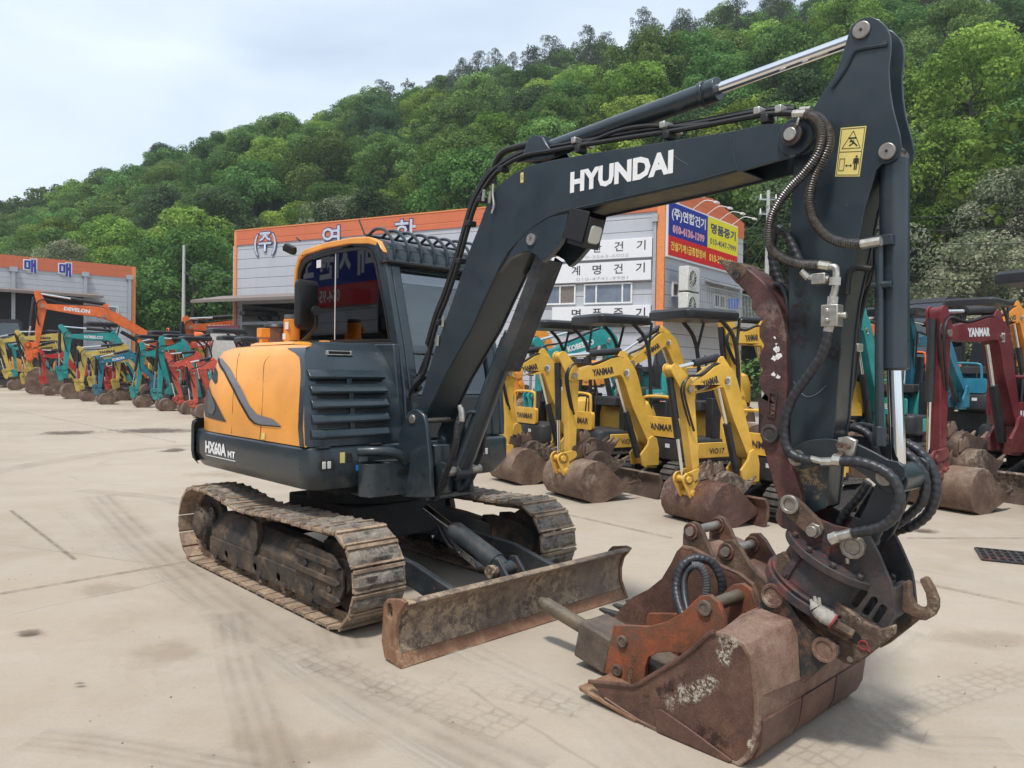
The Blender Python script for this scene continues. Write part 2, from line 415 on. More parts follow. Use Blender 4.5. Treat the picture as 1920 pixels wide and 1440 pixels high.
rusty('bucket_ear', [(.3, (.012, .018, .022)), (.48, (.028, .034, .037)), (.6, (.08, .055, .04)), (.78, (.22, .13, .09))], 4, .65, .3, spots=[((.18, .09, .055), .3)])
rusty('thumb_paint', [(.28, (.025, .015, .015)), (.45, (.06, .028, .026)), (.58, (.12, .045, .038)), (.76, (.24, .13, .10))], 3.2, .6, .25, spots=[((.32, .045, .035), .05), ((.38, .30, .25), .05)])
plain('glove_cotton', (.30, .28, .245), .95, var=.25, scale=25, bump=.5)
plain('glove_red', (.26, .035, .035), .9, var=.1)
plain('arm_dark', (.020, .026, .031), .45, var=.25, scale=3)
# ================================================================ ground
m, nt = mk('concrete_yard'); b = NB(nt); v = coords(b)
n1 = b.noise(.22, 6, .6, v); n2 = b.noise(1.6, 8, .65, v); n3 = b.noise(60, 4, .7, v); n4 = b.noise(9, 6, .7, v)
c = b.ramp(n1, [(.30, (.32, .262, .197)), (.5, (.39, .325, .25)), (.68, (.44, .37, .29))])
c = b.mix(b.math('MULTIPLY', b.ramp(n2, [(.40, G(0)), (.62, G(1))]), .40), c, (.46, .41, .345))
c = b.mix(b.math('MULTIPLY', b.ramp(b.noise(.7, 7, .7, v, .6), [(.58, G(0)), (.75, G(1))]), .45), c, (.30, .215, .14))
c = b.mix(b.math('MULTIPLY', b.ramp(n4, [(.52, G(0)), (.75, G(1))]), .22), c, (.25, .215, .18))
c = b.mix(b.math('MULTIPLY', b.ramp(b.noise(170, 3, .7, v), [(.60, G(0)), (.66, G(1))]), .30), c, (.16, .13, .11))
cv_ = b.n('ShaderNodeTexVoronoi', {'Vector': b.mix(.10, v, b.n('ShaderNodeTexNoise', {'Scale': 1.3, 'Detail': 8.0, 'Vector': v}).outputs['Color']), 'Scale': .28}, feature='DISTANCE_TO_EDGE')
c = b.mix(b.math('MULTIPLY', b.ramp(cv_.outputs[0], [(.0, G(1)), (.0035, G(0))]), b.ramp(b.noise(.5, 4, .6, v), [(.5, G(0)), (.6, G(.55))])), c, (.17, .135, .105))
c = b.mix(b.math('MULTIPLY', b.ramp(n3, [(.38, G(0)), (.62, G(1))]), .16), c, (.22, .19, .16))
# faint drag lines along the traffic direction
mp_ = b.n('ShaderNodeMapping', {'Vector': v}); mp_.inputs['Rotation'].default_value = (0, 0, R(52)); mp_.inputs['Scale'].default_value = (.35, 9, 1)
c = b.mix(b.math('MULTIPLY', b.ramp(b.noise(1.4, 6, .6, mp_.outputs[0], .2), [(.45, G(0)), (.7, G(1))]), .22), c, (.33, .30, .27))
finish(m, b, c, .9, 0, b.bump(b.math('ADD', n3, b.math('MULTIPLY', n4, .8)), .25, .006), spec=.3); MATS['ground'] = m
bm = B()
def gz(x, y): return 0.0
f = bm.faces.new([bm.verts.new(p) for p in ((-700, -300, 0), (700, -300, 0), (700, 900, 0), (-700, 900, 0))])
GR = obj('ground', bm, 'ground', None, 0, fixn=False); tag(GR, 'pale concrete yard with joints and tyre marks', 'ground', kind='structure')
def overlay(name, col, kind_, rough=.9, dens=.6):
    """thin film on the concrete: see-through where its noise mask is empty; uv.x runs across, uv.y along"""
    m, nt = mk(name); b = NB(nt); uv = b.n('ShaderNodeUVMap').outputs[0]; sp = b.n('ShaderNodeSeparateXYZ', {0: uv}); v = coords(b)
    x = sp.outputs[0]
    edge = b.math('MULTIPLY', b.ramp(x, [(0, G(0)), (.12, G(1)), (.88, G(1)), (1, G(0))]), 1.0)
    n = b.ramp(b.noise(2.2, 6, .7, v), [(.35, G(.15)), (.62, G(1))])
    if kind_ == 'tyre':
        w = b.math('FRACT', b.math('MULTIPLY', x, 4.0)); f = b.ramp(w, [(0, G(.8)), (.22, G(.6)), (.42, G(.15)), (.70, G(.12)), (1, G(.8))])
        mp = b.n('ShaderNodeMapping', {'Vector': uv}); mp.inputs['Scale'].default_value = (14, .7, 1)
        f = b.math('MULTIPLY', b.math('ADD', f, b.math('MULTIPLY', b.noise(2.5, 5, .6, mp.outputs[0]), .55)), edge)
        f = b.math('MULTIPLY', f, n)
    elif kind_ == 'tread':
        mp = b.n('ShaderNodeMapping', {'Vector': uv}); mp.inputs['Scale'].default_value = (5, 11, 1)
        vo = b.n('ShaderNodeTexVoronoi', {'Vector': mp.outputs[0], 'Scale': 1.0, 'Randomness': .35}, feature='DISTANCE_TO_EDGE')
        f = b.math('MULTIPLY', b.math('MULTIPLY', b.ramp(vo.outputs[0], [(0, G(1)), (.06, G(.8)), (.13, G(0))]), edge), n)
    elif kind_ == 'joint':
        f = b.math('MULTIPLY', b.ramp(x, [(0, G(0)), (.35, G(1)), (.65, G(1)), (1, G(0))]), b.ramp(b.noise(7, 6, .75, v), [(.38, G(.15)), (.6, G(1))]))
    else:
        y = sp.outputs[1]; dx = b.math('SUBTRACT', x, .5); dy = b.math('SUBTRACT', y, .5)
        r_ = b.math('SQRT', b.math('ADD', b.math('MULTIPLY', dx, dx), b.math('MULTIPLY', dy, dy)))
        r_ = b.math('ADD', r_, b.math('MULTIPLY', b.math('SUBTRACT', b.noise(4.0, 9, .8, v), .5), 1.3)); f = b.ramp(r_, [(.12, G(1)), (.36, G(0))])
    f = b.math('MULTIPLY', f, dens, True)
    p = b.n('ShaderNodeBsdfPrincipled', {'Base Color': tuple(col)+(1,), 'Roughness': rough}); t = b.n('ShaderNodeBsdfTransparent')
    mxs = b.n('ShaderNodeMixShader', {0: f, 1: t.outputs[0], 2: p.outputs[0]}); b.n('ShaderNodeOutputMaterial', {'Surface': mxs.outputs[0]}); MATS[name] = m
overlay('tyre_dust', (.27, .225, .18), 'tyre', dens=.26); overlay('tyre_pale', (.56, .50, .42), 'tyre', dens=.38); overlay('tread_dust', (.27, .23, .19), 'tread', dens=.30)
overlay('joint_dirt', (.16, .125, .095), 'joint', dens=.55); overlay('oil_stain', (.12, .08, .055), 'stain', .6, .75); overlay('brown_stain', (.34, .24, .15), 'stain', dens=.22)
ZL = [.003]
def strip_on_ground(name, pix, width, mat, world=False, sub=6):
    pts = [Vector(p) if world else at_z(p[0], p[1], 0) for p in pix]; pts = catmull(pts, sub) if len(pts) > 2 else [pts[0].lerp(pts[1], t/6) for t in range(7)]
    bm = B(); uvl = bm.loops.layers.uv.new('UVMap'); L = 0; rows = []
    z = ZL[0]; ZL[0] += .0006
    for i, p in enumerate(pts):
        d = (pts[min(i+1, len(pts)-1)]-pts[max(i-1, 0)]).normalized(); n = Vector((-d.y, d.x, 0))*width/2
        if i: L += (p-pts[i-1]).length
        rows.append((bm.verts.new((p.x-n.x, p.y-n.y, z)), bm.verts.new((p.x+n.x, p.y+n.y, z)), L))
    for a, c in zip(rows, rows[1:]):
        f = bm.faces.new((a[0], c[0], c[1], a[1]))
        for lp, uvv in zip(f.loops, ((0, a[2]), (0, c[2]), (1, c[2]), (1, a[2]))): lp[uvl].uv = uvv
    bm.normal_update()
    for f in bm.faces:
        if f.normal.z < 0: f.normal_flip()
    return obj(name, bm, mat, GR, 0, fixn=False)
def stain(x, y, w, d, mat, world=False):
    p = at_z(x, y, 0); bm = B(); uvl = bm.loops.layers.uv.new('UVMap'); z = ZL[0]; ZL[0] += .0006
    f = bm.faces.new([bm.verts.new(q) for q in ((p.x-w, p.y-d, z), (p.x+w, p.y-d, z), (p.x+w, p.y+d, z), (p.x-w, p.y+d, z))])
    for lp, uvv in zip(f.loops, ((0, 0), (1, 0), (1, 1), (0, 1))): lp[uvl].uv = uvv
    return obj('stain', bm, mat, GR, 0, fixn=False)
strip_on_ground('tyre_mark', [(180, 930), (260, 1010), (360, 1090), (480, 1180), (640, 1285), (800, 1370), (990, 1460)], .42, 'tyre_dust')
strip_on_ground('tyre_mark', [(120, 960), (230, 1040), (340, 1110), (470, 1200), (620, 1310), (760, 1400), (900, 1480)], .16, 'tyre_pale')
strip_on_ground('tyre_mark', [(430, 1150), (450, 1240), (480, 1330), (520, 1460)], .26, 'tyre_dust')
strip_on_ground('tyre_mark', [(60, 1385), (200, 1400), (420, 1440), (560, 1470)], .22, 'tyre_dust')
strip_on_ground('tyre_mark', [(150, 920), (330, 940), (480, 1010), (600, 1130), (650, 1220)], .3, 'tyre_dust')
strip_on_ground('tyre_mark', [(1700, 1180), (1600, 1260), (1700, 1380), (1900, 1400)], .3, 'tyre_pale')
strip_on_ground('tyre_mark', [(-100, 900), (200, 850), (420, 830), (700, 800)], .5, 'tyre_dust')
strip_on_ground('tyre_mark', [(700, 1120), (900, 1230), (1100, 1330), (1250, 1460)], .34, 'tyre_pale')
strip_on_ground('tread_mark', [(520, 1205), (640, 1255), (760, 1300), (960, 1370)], .30, 'tread_dust')
strip_on_ground('tread_mark', [(820, 1270), (960, 1300), (1100, 1335)], .22, 'tread_dust')
strip_on_ground('tread_mark', [(1500, 1440), (1700, 1330), (1930, 1260)], .28, 'tread_dust')
for a, c in (((-60, 1125), (352, 1054)), ((20, 958), (140, 1050)), ((-200, 800), (420, 742)), ((950, 940), (1260, 1010)), ((1640, 1075), (1990, 1150)), ((1700, 1010), (1960, 1010)), ((140, 1050), (700, 1500))[:2] if False else ((0, 765), (330, 830))):
    strip_on_ground('expansion_joint', [a, c], .05, 'joint_dirt')
for (x, y, w, d, mt) in ((130, 812, 1.0, .9, 'oil_stain'), (290, 808, 1.5, 1.2, 'oil_stain'), (326, 845, .35, .5, 'oil_stain'), (1735, 997, .22, .14, 'oil_stain'), (190, 1105, .35, .25, 'brown_stain'), (420, 890, .8, .5, 'brown_stain'), (60, 1190, .12, .08, 'oil_stain'), (150, 1288, .05, .03, 'oil_stain'), (300, 1230, .35, .3, 'brown_stain'), (1850, 1200, .5, .3, 'brown_stain'), (560, 1400, .5, .3, 'brown_stain'), (230, 770, 1.5, 1.0, 'brown_stain')): stain(x, y, w, d, mt)
# drain grate at the right
dg = at_z(1897, 1046, 0); T = thing('drain_grate', 'dark iron drain grate set in the concrete at the right edge', 'drain', (dg.x, dg.y, 0), R(-25))
bm = B(); box(bm, -.26, .26, -.26, .26, .001, .006); obj('grate_pit', bm, 'seal_black', T, 0)
bm = B()
for k in range(9): box(bm, -.25+k*.0625-.012, -.25+k*.0625+.012, -.25, .25, .007, .016)
for k in range(5): box(bm, -.25, .25, -.25+k*.125-.01, -.25+k*.125+.01, .0085, .018)
obj('grate', bm, 'coupler_dark', T, 0)
# loose grit
bm = B(); rg = random.Random(8)
for _ in range(170):
    x, y = rg.uniform(-100, 2000), rg.uniform(900, 1440)
    p = at_z(x, y, 0); r_ = rg.uniform(.002, .006); q = p+Vector((0, 0, r_*.4))
    vs = [bm.verts.new(q+Vector((rg.uniform(.6, 1.2)*r_*a, rg.uniform(.6, 1.2)*r_*b2, r_*c_*.7))) for a, b2, c_ in ((1, 0, 0), (0, 1, 0), (-1, 0, 0), (0, -1, 0), (0, 0, 1))]
    for i in range(4): bm.faces.new((vs[i], vs[(i+1) % 4], vs[4]))
tag(obj('grit', bm, 'bucket_tan', None, 0), 'loose grit scattered over the concrete', 'grit', kind='stuff')
# ================================================================ the big excavator in front
H = Frame(-1.1427, 6.0338, -0.8079)
P = H.v
def P3(x, y, v): u, w = P(x, y, v); return Vector((u, v, w))
def PL(pts, v): return [P(x, y, v) for x, y in pts]
EX = thing('crawler_excavator', 'large dark blue and orange crawler excavator with a long boom, in the foreground', 'excavator', H.O, H.yaw)
# ---- crawler tracks
def track_path(n, r=.285, uf=1.066, ur=-1.049, zc=.315, sag=.045):
    """points and tangents round the belt, evenly spaced"""
    pts = []
    N = 400
    L1 = uf-ur; per = 2*L1+2*math.pi*r
    for i in range(n):
        s = per*i/n
        if s < L1:                       # bottom, forwards
            pts.append((ur+s, zc-r, 0.0))
        elif s < L1+math.pi*r:
            a = (s-L1)/r; pts.append((uf+r*math.sin(a), zc-r*math.cos(a), a))
        elif s < 2*L1+math.pi*r:
            t = (s-L1-math.pi*r)/L1; dz = -sag*math.sin(math.pi*t)**2*(1 if t < .5 else 1.0)-.012*math.sin(4*math.pi*t)
            pts.append((uf-t*L1, zc+r+dz, math.pi+ sag*math.pi*math.sin(2*math.pi*t)/L1))
        else:
            a = (s-2*L1-math.pi*r)/r; pts.append((ur-r*math.sin(a), zc+r*math.cos(a), math.pi+a))
    return pts, per
def make_track(v0, v1, seed):
    rr = random.Random(seed); bm = B(); n = 44; path, per = track_path(n); pitch = per/n
    for i, (x, z, a) in enumerate(path):
        a += rr.uniform(-.02, .02)
        M = Matrix.Translation((x, 0, z)) @ Matrix.Rotation(-a, 4, 'Y')
        # steel shoe with a raised front lip (local x along travel, -z outwards)
        box(bm, -pitch*.47, pitch*.40, v0, v1, -.012, .006, 0, M)
        box(bm, pitch*.34, pitch*.49, v0+.004, v1-.004, -.026, -.004, 0, M)
        box(bm, -pitch*.49, -pitch*.40, v0+.004, v1-.004, -.022, -.004, 0, M)
        # bolts
        for vv in ((v0+v1)/2-.06, (v0+v1)/2+.06):
            for xx in (-.03, .02): cyl(bm, M @ Vector((xx, vv, .004)), M @ Vector((xx, vv, .018)), .010, n=6)
        # caked, worn pad: a rough block
        nx, ny = 5, 18; g = []
        t0 = rr.uniform(.014, .030)
        for ix in range(nx):
            row = []
            for iy in range(ny):
                fx = ix/(nx-1); fy = iy/(ny-1)
                x_ = (-.40+.72*fx)*pitch; y_ = v0+.006+(v1-v0-.012)*fy
                e = 0 if ix in (0, nx-1) or iy in (0, ny-1) else 1
                nn = mnoise.noise(Vector((x_*28+i*3.1, y_*22, seed)))+.5*mnoise.noise(Vector((x_*70+i*1.7, y_*60, seed)))
                h = .011+e*(t0*(.75+.7*nn)) if e else .009
                if e and nn < -.42: h = .012
                row.append(bm.verts.new(M @ Vector((x_+(1-e)*rr.uniform(-.006, .006), y_+(rr.uniform(-.012, .008) if iy == 0 else rr.uniform(-.008, .012) if iy == ny-1 else 0), -h))))
            g.append(row)
        for ix in range(nx-1):
            for iy in range(ny-1):
                f = bm.faces.new((g[ix][iy], g[ix+1][iy], g[ix+1][iy+1], g[ix][iy+1])); f.material_index = 1
        rim = [g[0][k] for k in range(ny)]+[g[k][ny-1] for k in range(1, nx)]+[g[nx-1][k] for k in range(ny-2, -1, -1)]+[g[k][0] for k in range(nx-2, 0, -1)]
        base = [bm.verts.new(q.co + (M.to_3x3() @ Vector((0, 0, .012)))) for q in rim]
        for k in range(len(rim)):
            j = (k+1) % len(rim); f = bm.faces.new((rim[k], rim[j], base[j], base[k])); f.material_index = 1
    # chain links inside
    vm = (v0+v1)/2
    for i, (x, z, a) in enumerate(path):
        M = Matrix.Translation((x, 0, z)) @ Matrix.Rotation(-a, 4, 'Y')
        for dv in (-.045, .045): box(bm, -pitch*.53, pitch*.53, vm+dv-.012, vm+dv+.012, .006, .055, 0, M)
    return bm
for side, (v0, v1) in ((0, (-.965, -.60)), (1, (.60, .965))):
    tr = obj('track', make_track(v0, v1, 3+side*7), ['track_steel', 'track_mud'], EX, 30)
    s = -1 if side == 0 else 1; vo = v0 if side == 0 else v1      # vo: outer face
    a_, b2 = (-.90, -.68) if side == 0 else (.68, .90)
    # side frame: upper hump, lower rail with holes, yoke at the front idler
    bm = B()
    def PV(pts): return PL(pts, -.90)
    # lower rail
    rail = [(-.86, .13), (-.80, .10), (.84, .10), (.90, .13), (.90, .235), (.80, .245), (-.86, .245)]
    holes = [circle(x, .12, .035, 14) for x in (-.52, -.08, .28)]
    holes = [circle(x, .155, .030, 14) for x in (-.55, -.06, .30)]
    plate(bm, rail, a_ if s < 0 else b2, (a_+.015) if s < 0 else b2-.015, holes)
    plate(bm, rail, a_+.17 if s < 0 else b2-.17, (a_+.19) if s < 0 else b2-.19, holes)
    box(bm, -.86, .88, min(a_, b2)+.004, max(a_, b2)-.004, .236, .25)
    # sloping upper cover
    lo, hi = .245, .455
    oy, iy = (a_+.012, b2) if s < 0 else (b2-.012, a_)
    prof = lambda top: [(oy, lo), (oy+(-s)*-.0, lo+.06), (oy-s*.05, top-.05), (oy-s*.10, top), (iy, top), (iy, lo)]
    secs = []
    for x, top in ((-.86, .43), (-.5, .455), (-.12, .44), (.0, .425), (.3, .42), (.58, .40), (.62, .37)):
        secs.append([(x, y, z) for y, z in prof(top)])
    loft(bm, secs)
    bmh = obj('track_frame', bm, 'under_frame', tr, 30, .006)
    bm = B()   # carrier bracket between the humps
    o_ = a_-.012 if s < 0 else b2+.012
    loft(bm, [[(-.10, o_, .30), (-.05, o_-s*-.02 if False else o_, .24), (.0, o_, .30), (.01, o_, .40), (-.02, o_, .49), (-.09, o_, .49), (-.115, o_, .40)],
              [(-.09, o_-s*.05, .30), (-.05, o_-s*.05, .26), (-.01, o_-s*.05, .30), (.0, o_-s*.05, .40), (-.03, o_-s*.05, .49), (-.08, o_-s*.05, .49), (-.1, o_-s*.05, .40)]])
    cyl(bm, (-.05, a_+.02, .51), (-.05, b2-.02, .51), .045)
    obj('carrier_roller', bm, 'under_frame', tr, 35, .004)
    bm = B()   # idler yoke with three ribs
    y0_, y1_ = (a_-.005, b2+.02) if s < 0 else (a_-.02, b2+.005)
    yk = [(.56, .25), (.60, .44), (.72, .46), (1.02, .44), (1.13, .36), (1.15, .26), (1.10, .15), (1.0, .10), (.86, .10), (.80, .14)]
    plate(bm, yk, (y0_ if s < 0 else y1_), (y0_+.02 if s < 0 else y1_-.02)); plate(bm, yk, (y1_-.06 if s < 0 else y0_+.04), (y1_-.04 if s < 0 else y0_+.06))
    for zz, xa in ((.385, .58), (.285, .56), (.18, .88)):
        pts = [(xa, zz+.015), (xa+.02, zz+.028), (1.10, zz+.02), (1.13, zz), (1.10, zz-.022), (xa+.02, zz-.012)]
        plate(bm, pts, y0_-.02 if s < 0 else y1_+.02, y0_+.002 if s < 0 else y1_-.002)
    for (xx, zz) in ((.70, .335), (.93, .325), (.78, .20), (1.0, .225)):
        yy = y0_-.0 if s < 0 else y1_; cyl(bm, (xx, yy, zz), (xx, yy+s*.012, zz), .022, n=14)
    obj('idler_yoke', bm, 'under_frame', tr, 30, .005)
    vm = (v0+v1)/2
    for nm, xc, rad, wv in (('idler', 1.066, .235, .03), ('sprocket', -1.049, .235, .025)):
        bm = B(); cyl(bm, (xc, vm-wv, .315), (xc, vm+wv, .315), rad, n=36); cyl(bm, (xc, vm-.08, .315), (xc, vm+.08, .315), .11, n=28)
        if nm == 'sprocket':
            cyl(bm, (xc, vm-.04, .315), (xc, vo-s*.06, .315), .15, .135, 30); cyl(bm, (xc, vo-s*.06, .315), (xc, vo-s*.035, .315), .11, .09, 28)
            for k in range(10):
                t = 2*math.pi*k/10; cyl(bm, (xc+.12*math.cos(t), vo-s*.075, .315+.12*math.sin(t)), (xc+.12*math.cos(t), vo-s*.052, .315+.12*math.sin(t)), .012, n=6)
        obj(nm, bm, 'under_frame', tr, 35, .004)
    for xx in (-.72, -.36, 0.02, .40, .76):
        bm = B(); cyl(bm, (xx, vm-.09, .115), (xx, vm+.09, .115), .06, n=20); cyl(bm, (xx, vm-.13, .115), (xx, vm+.13, .115), .028, n=14)
        obj('track_roller', bm, 'under_frame', tr, 35)
    if side == 0: # tow eye bracket at the rear
        bm = B(); ring(bm, (-.80, a_-.008, .42), (0, 1, 0), .018, .034, .008); ring(bm, (-.80, a_-.008, .45), (0, 1, 0), .018, .034, .008)
        obj('shackle_eye', bm, 'under_frame', tr, 35)
# ---- undercarriage centre
bm = B()
for s in (-1, 1):
    for x0, x1 in ((.62, .30), (-.62, -.30)):
        loft(bm, [[(x0-.10, s*.70, .22), (x0+.10, s*.70, .22), (x0+.10, s*.70, .38), (x0-.10, s*.70, .38)],
                  [(x1-.13, s*.25, .32), (x1+.13, s*.25, .32), (x1+.13, s*.25, .58), (x1-.13, s*.25, .58)]])
box(bm, -.48, .48, -.42, .42, .34, .60)
obj('centre_frame', bm, 'frame_shade', EX, 30, .012)
bm = B(); cyl(bm, (0, 0, .60), (0, 0, .70), .46, n=48); cyl(bm, (0, 0, .70), (0, 0, .80), .40, n=48)
obj('slew_ring', bm, 'frame_shade', EX, 30, .004)
# ---- dozer blade
bl = thing  # (blade is a part: parented below)
bm = B()
uB = 1.83
prof_f = [(uB+.045, .34), (uB+.012, .325), (uB-.025, .28), (uB-.045, .20), (uB-.04, .12), (uB-.015, .062)]      # front face, concave
back = [(uB-.055, .062), (uB-.085, .12), (uB-.09, .20), (uB-.07, .29), (uB-.03, .345), (uB+.02, .362), (uB+.055, .356), (uB+.062, .345)]
outl = prof_f+back
loft(bm, [[(x, y, z) for x, z in outl] for y in (-.955, .955)])
# wear edge
edge = [(uB-.015, .064), (uB+.03, .002), (uB+.004, -.0), (uB-.06, .064)]
loft(bm, [[(x, y, z) for x, z in edge] for y in (-.955, .955)], mi=1)
BL = obj('dozer_blade', bm, ['blade_steel', 'blade_edge'], EX, 40, .006)
endp = [(uB+.055, .36), (uB+.01, .37), (uB-.11, .345), (uB-.145, .31), (uB-.15, .24), (uB-.16, .10), (uB-.13, .02), (uB+.0, .0), (uB+.03, .0), (uB+.0, .06), (uB-.028, .12), (uB-.032, .20), (uB-.010, .28), (uB+.03, .325)]
hole = slot(uB-.085, .285, .085, .05, math.pi/2)
for y0_, y1_ in ((-.978, -.952), (.952, .978)):
    bm = B(); plate(bm, endp, y0_, y1_, [hole]); obj('end_plate', bm, 'blade_edge', BL, 40, .004)
# push frame
bm = B()
for s in (-1, 1):
    loft(bm, [[(uB-.09, s*.44-.022, .10), (uB-.09, s*.44+.022, .10), (uB-.09, s*.44+.022, .26), (uB-.09, s*.44-.022, .26)],
              [(1.25, s*.44-.022, .20), (1.25, s*.44+.022, .20), (1.25, s*.44+.022, .36), (1.25, s*.44-.022, .36)],
              [(.52, s*.40-.03, .26), (.52, s*.40+.03, .26), (.52, s*.40+.03, .40), (.52, s*.40-.03, .40)]])
    cyl(bm, (.52, s*.40-.06, .32), (.52, s*.40+.06, .32), .06)
cyl(bm, (uB-.17, -.44, .225), (uB-.17, .44, .225), .052)
cyl(bm, (uB-.11, -.48, .225), (uB-.11, -.40, .225), .052)
obj('push_arm', bm, 'navy_worn', EX, 35, .006)
# blade cylinder (traced on the plane v = -.03)
a = P3(868, 1062, -.10); b_ = P3(845, 1015, -.06)
A0 = Vector((uB-.20, -.02, .33)); A1 = Vector((.80, -.02, .60))
bm = B(); d = (A1-A0).normalized()
cyl(bm, A0+d*.07, A0+d*.52, .068, n=32); cyl(bm, A0+d*.52, A0+d*.545, .058, n=32); cyl(bm, A0+d*.0, A0+d*.08, .05, .06, n=24)
cyl(bm, A0+Vector((0, -.06, 0)), A0+Vector((0, .06, 0)), .045)
CYB = obj('blade_cylinder', bm, 'navy_worn', EX, 35, .003)
bm = B(); cyl(bm, A0+d*.54, A1, .028); obj('rod', bm, 'chrome', CYB, 35)
bm = B(); cyl(bm, A0+Vector((0, -.125, 0)), A0+Vector((0, .105, 0)), .026); cyl(bm, A0+Vector((0, -.135, 0)), A0+Vector((0, -.09, 0)), .042, n=18)
obj('pin', bm, 'coupler_rust', CYB, 35, .003)
bm = B()   # lugs on the cross tube
for vv in (-.085, .065):
    plate(bm, [(uB-.27, .34), (uB-.24, .395), (uB-.19, .40), (uB-.15, .36), (uB-.07, .27), (uB-.07, .20), (uB-.20, .20), (uB-.23, .26)], vv, vv+.022)
obj('cylinder_lug', bm, 'navy_worn', CYB, 35, .004)
bm = B()   # hose guard
n_ = Vector((d.z*1, 0, -d.x)) * -1; sd = Vector((0, 1, 0)); o0 = A0+d*.20+n_*.075
loft(bm, [[o0+sd*-.09+n_*-.05, o0+sd*-.04+n_*.03, o0+sd*.07+n_*.03, o0+sd*.12+n_*-.02, o0+sd*.115+n_*-.025, o0+sd*.067+n_*.024, o0+sd*-.036+n_*.024, o0+sd*-.085+n_*-.05],
          [o0+d*.22+sd*-.09+n_*-.05, o0+d*.22+sd*-.04+n_*.03, o0+d*.22+sd*.07+n_*.03, o0+d*.22+sd*.12+n_*-.02, o0+d*.22+sd*.115+n_*-.025, o0+d*.22+sd*.067+n_*.024, o0+d*.22+sd*-.036+n_*.024, o0+d*.22+sd*-.085+n_*-.05]])
for k in (.04, .15): cyl(bm, o0+d*k+sd*-.074+n_*-.02, o0+d*k+sd*-.088+n_*-.012, .010, n=6)
obj('hose_guard', bm, 'navy', CYB, 30, .003)
bm = B()
for k, vv in enumerate((.0, .035)):
    tube(bm, [A0+d*.36+n_*.075+sd*(vv+.02), A0+d*.44+n_*.13+sd*(vv+.03), A0+d*.58+n_*.14+sd*(vv+.02), A0+d*.70+n_*.06+sd*vv, A0+d*.85+n_*.0+sd*vv], .011)
obj('hose', bm, 'black_hose', CYB, 40)
bm = B(); quad_panel(bm, A0+d*.40-sd*.012*1+n_*.0675, -d, sd, .075, .022, .0015); obj('sticker', bm, 'sticker_white', CYB, 0)
# ---- upper structure: skirt and counterweight
def house_outline(inset=0.0, rc=.12, hw=.915, uf=.715, ur=-1.52):
    """plan outline, counter-clockwise, round tail"""
    hw -= inset; uf -= inset; pts = []
    n = 6
    for i in range(n+1):
        t = R(-90+90*i/n); pts.append((uf-rc+rc*math.cos(t), -hw+rc+rc*math.sin(t)))
    for i in range(n+1):
        t = R(90*i/n); pts.append((uf-rc+rc*math.cos(t), hw-rc+rc*math.sin(t)))
    # tail: superellipse
    x0 = -1.0; L = -(ur+inset)+x0
    N = 26
    for i in range(N+1):
        t = math.pi/2*1.0 - math.pi*i/N
        cx, sx = math.cos(t), math.sin(t)
        pts.append((x0-L*abs(cx)**.75, hw*(1 if sx > 0 else -1)*abs(sx)**.55))
    return pts
bm = B()
def lev(z, inset, rc=.12): return [(x, y, z) for x, y in house_outline(inset, rc)]
loft(bm, [lev(.775, .10), lev(.785, .065), lev(.86, .012), lev(.90, 0), lev(1.035, 0), lev(1.06, .006), lev(1.072, .02)])
SK = obj('counterweight_skirt', bm, 'navy', EX, 30)
bm = B(); box(bm, -.7, .55, -.60, .60, .715, .778); obj('main_frame', bm, 'frame_shade', EX, 30, .02)
# rear corner bumper, separate casting
bm = B()
sec = []
ol = house_outline(-.022)
idx = [i for i, (x, y) in enumerate(ol) if x < -1.02 and y < .2]
pts = [ol[i] for i in idx]
rows = []
for z, off in ((.80, -.05), (.84, -.012), (.90, .0), (1.10, .0), (1.14, -.008), (1.155, -.03)):
    rr_ = []
    for (x, y) in pts:
        L = math.hypot(x, y); rr_.append((x+off*x/L*1.0, y+off*y/L, z))
    rows.append(rr_)
rws = [[bm.verts.new(p) for p in r_] for r_ in rows]
for a1, b1 in zip(rws, rws[1:]):
    for i in range(len(a1)-1): bm.faces.new((a1[i], a1[i+1], b1[i+1], b1[i]))
bmesh.ops.solidify(bm, geom=bm.faces[:], thickness=.05)
obj('rear_bumper', bm, 'charcoal', EX, 35)
# ---- engine hood, right side (orange): loft of (v,w) sections along u
def hood_sec(u, half_out, top, inner=-.06):
    """section: outer bottom -> bulging side -> rounded shoulder -> flat top"""
    o = half_out
    return [(u, inner, 1.078), (u, -o, 1.078), (u, -o-.004, 1.20), (u, -o+.012, 1.33), (u, -o+.04, 1.46), (u, -o+.075, top-.20),
            (u, -o+.105, top-.10), (u, -o+.15, top-.035), (u, -o+.22, top-.008), (u, -o+.32, top), (u, inner, top+.004)]
us = [(-1.30, .62, 1.66), (-1.25, .735, 1.70), (-1.16, .83, 1.735), (-1.05, .872, 1.752), (-.9, .895, 1.76), (-.6, .90, 1.766), (-.3, .90, 1.768), (-.02, .90, 1.768)]
def front_lean(z): # u of the dark front face at height z
    t = (z-1.078)/.70
    return .705-.10*t-.10*t*t
bm = B()
secs = [hood_sec(*q) for q in us]
# last orange sections follow the leaning front
def lean_sec(base_u, frac, top=1.768, half_out=.90):
    out = []
    for (u, v, w) in hood_sec(base_u, half_out, top):
        k = max(0, min(1, (w-1.078)/.69)); uf = .655-.06*k-.27*k**2.8
        out.append((base_u+(uf-base_u)*frac, v, w))
    return out
for fr_ in (.33, .66, 1.0): secs.append(lean_sec(-.02, fr_))
rows = loft(bm, secs, closed=True)
HOOD = obj('engine_hood', bm, 'orange', EX, 40)
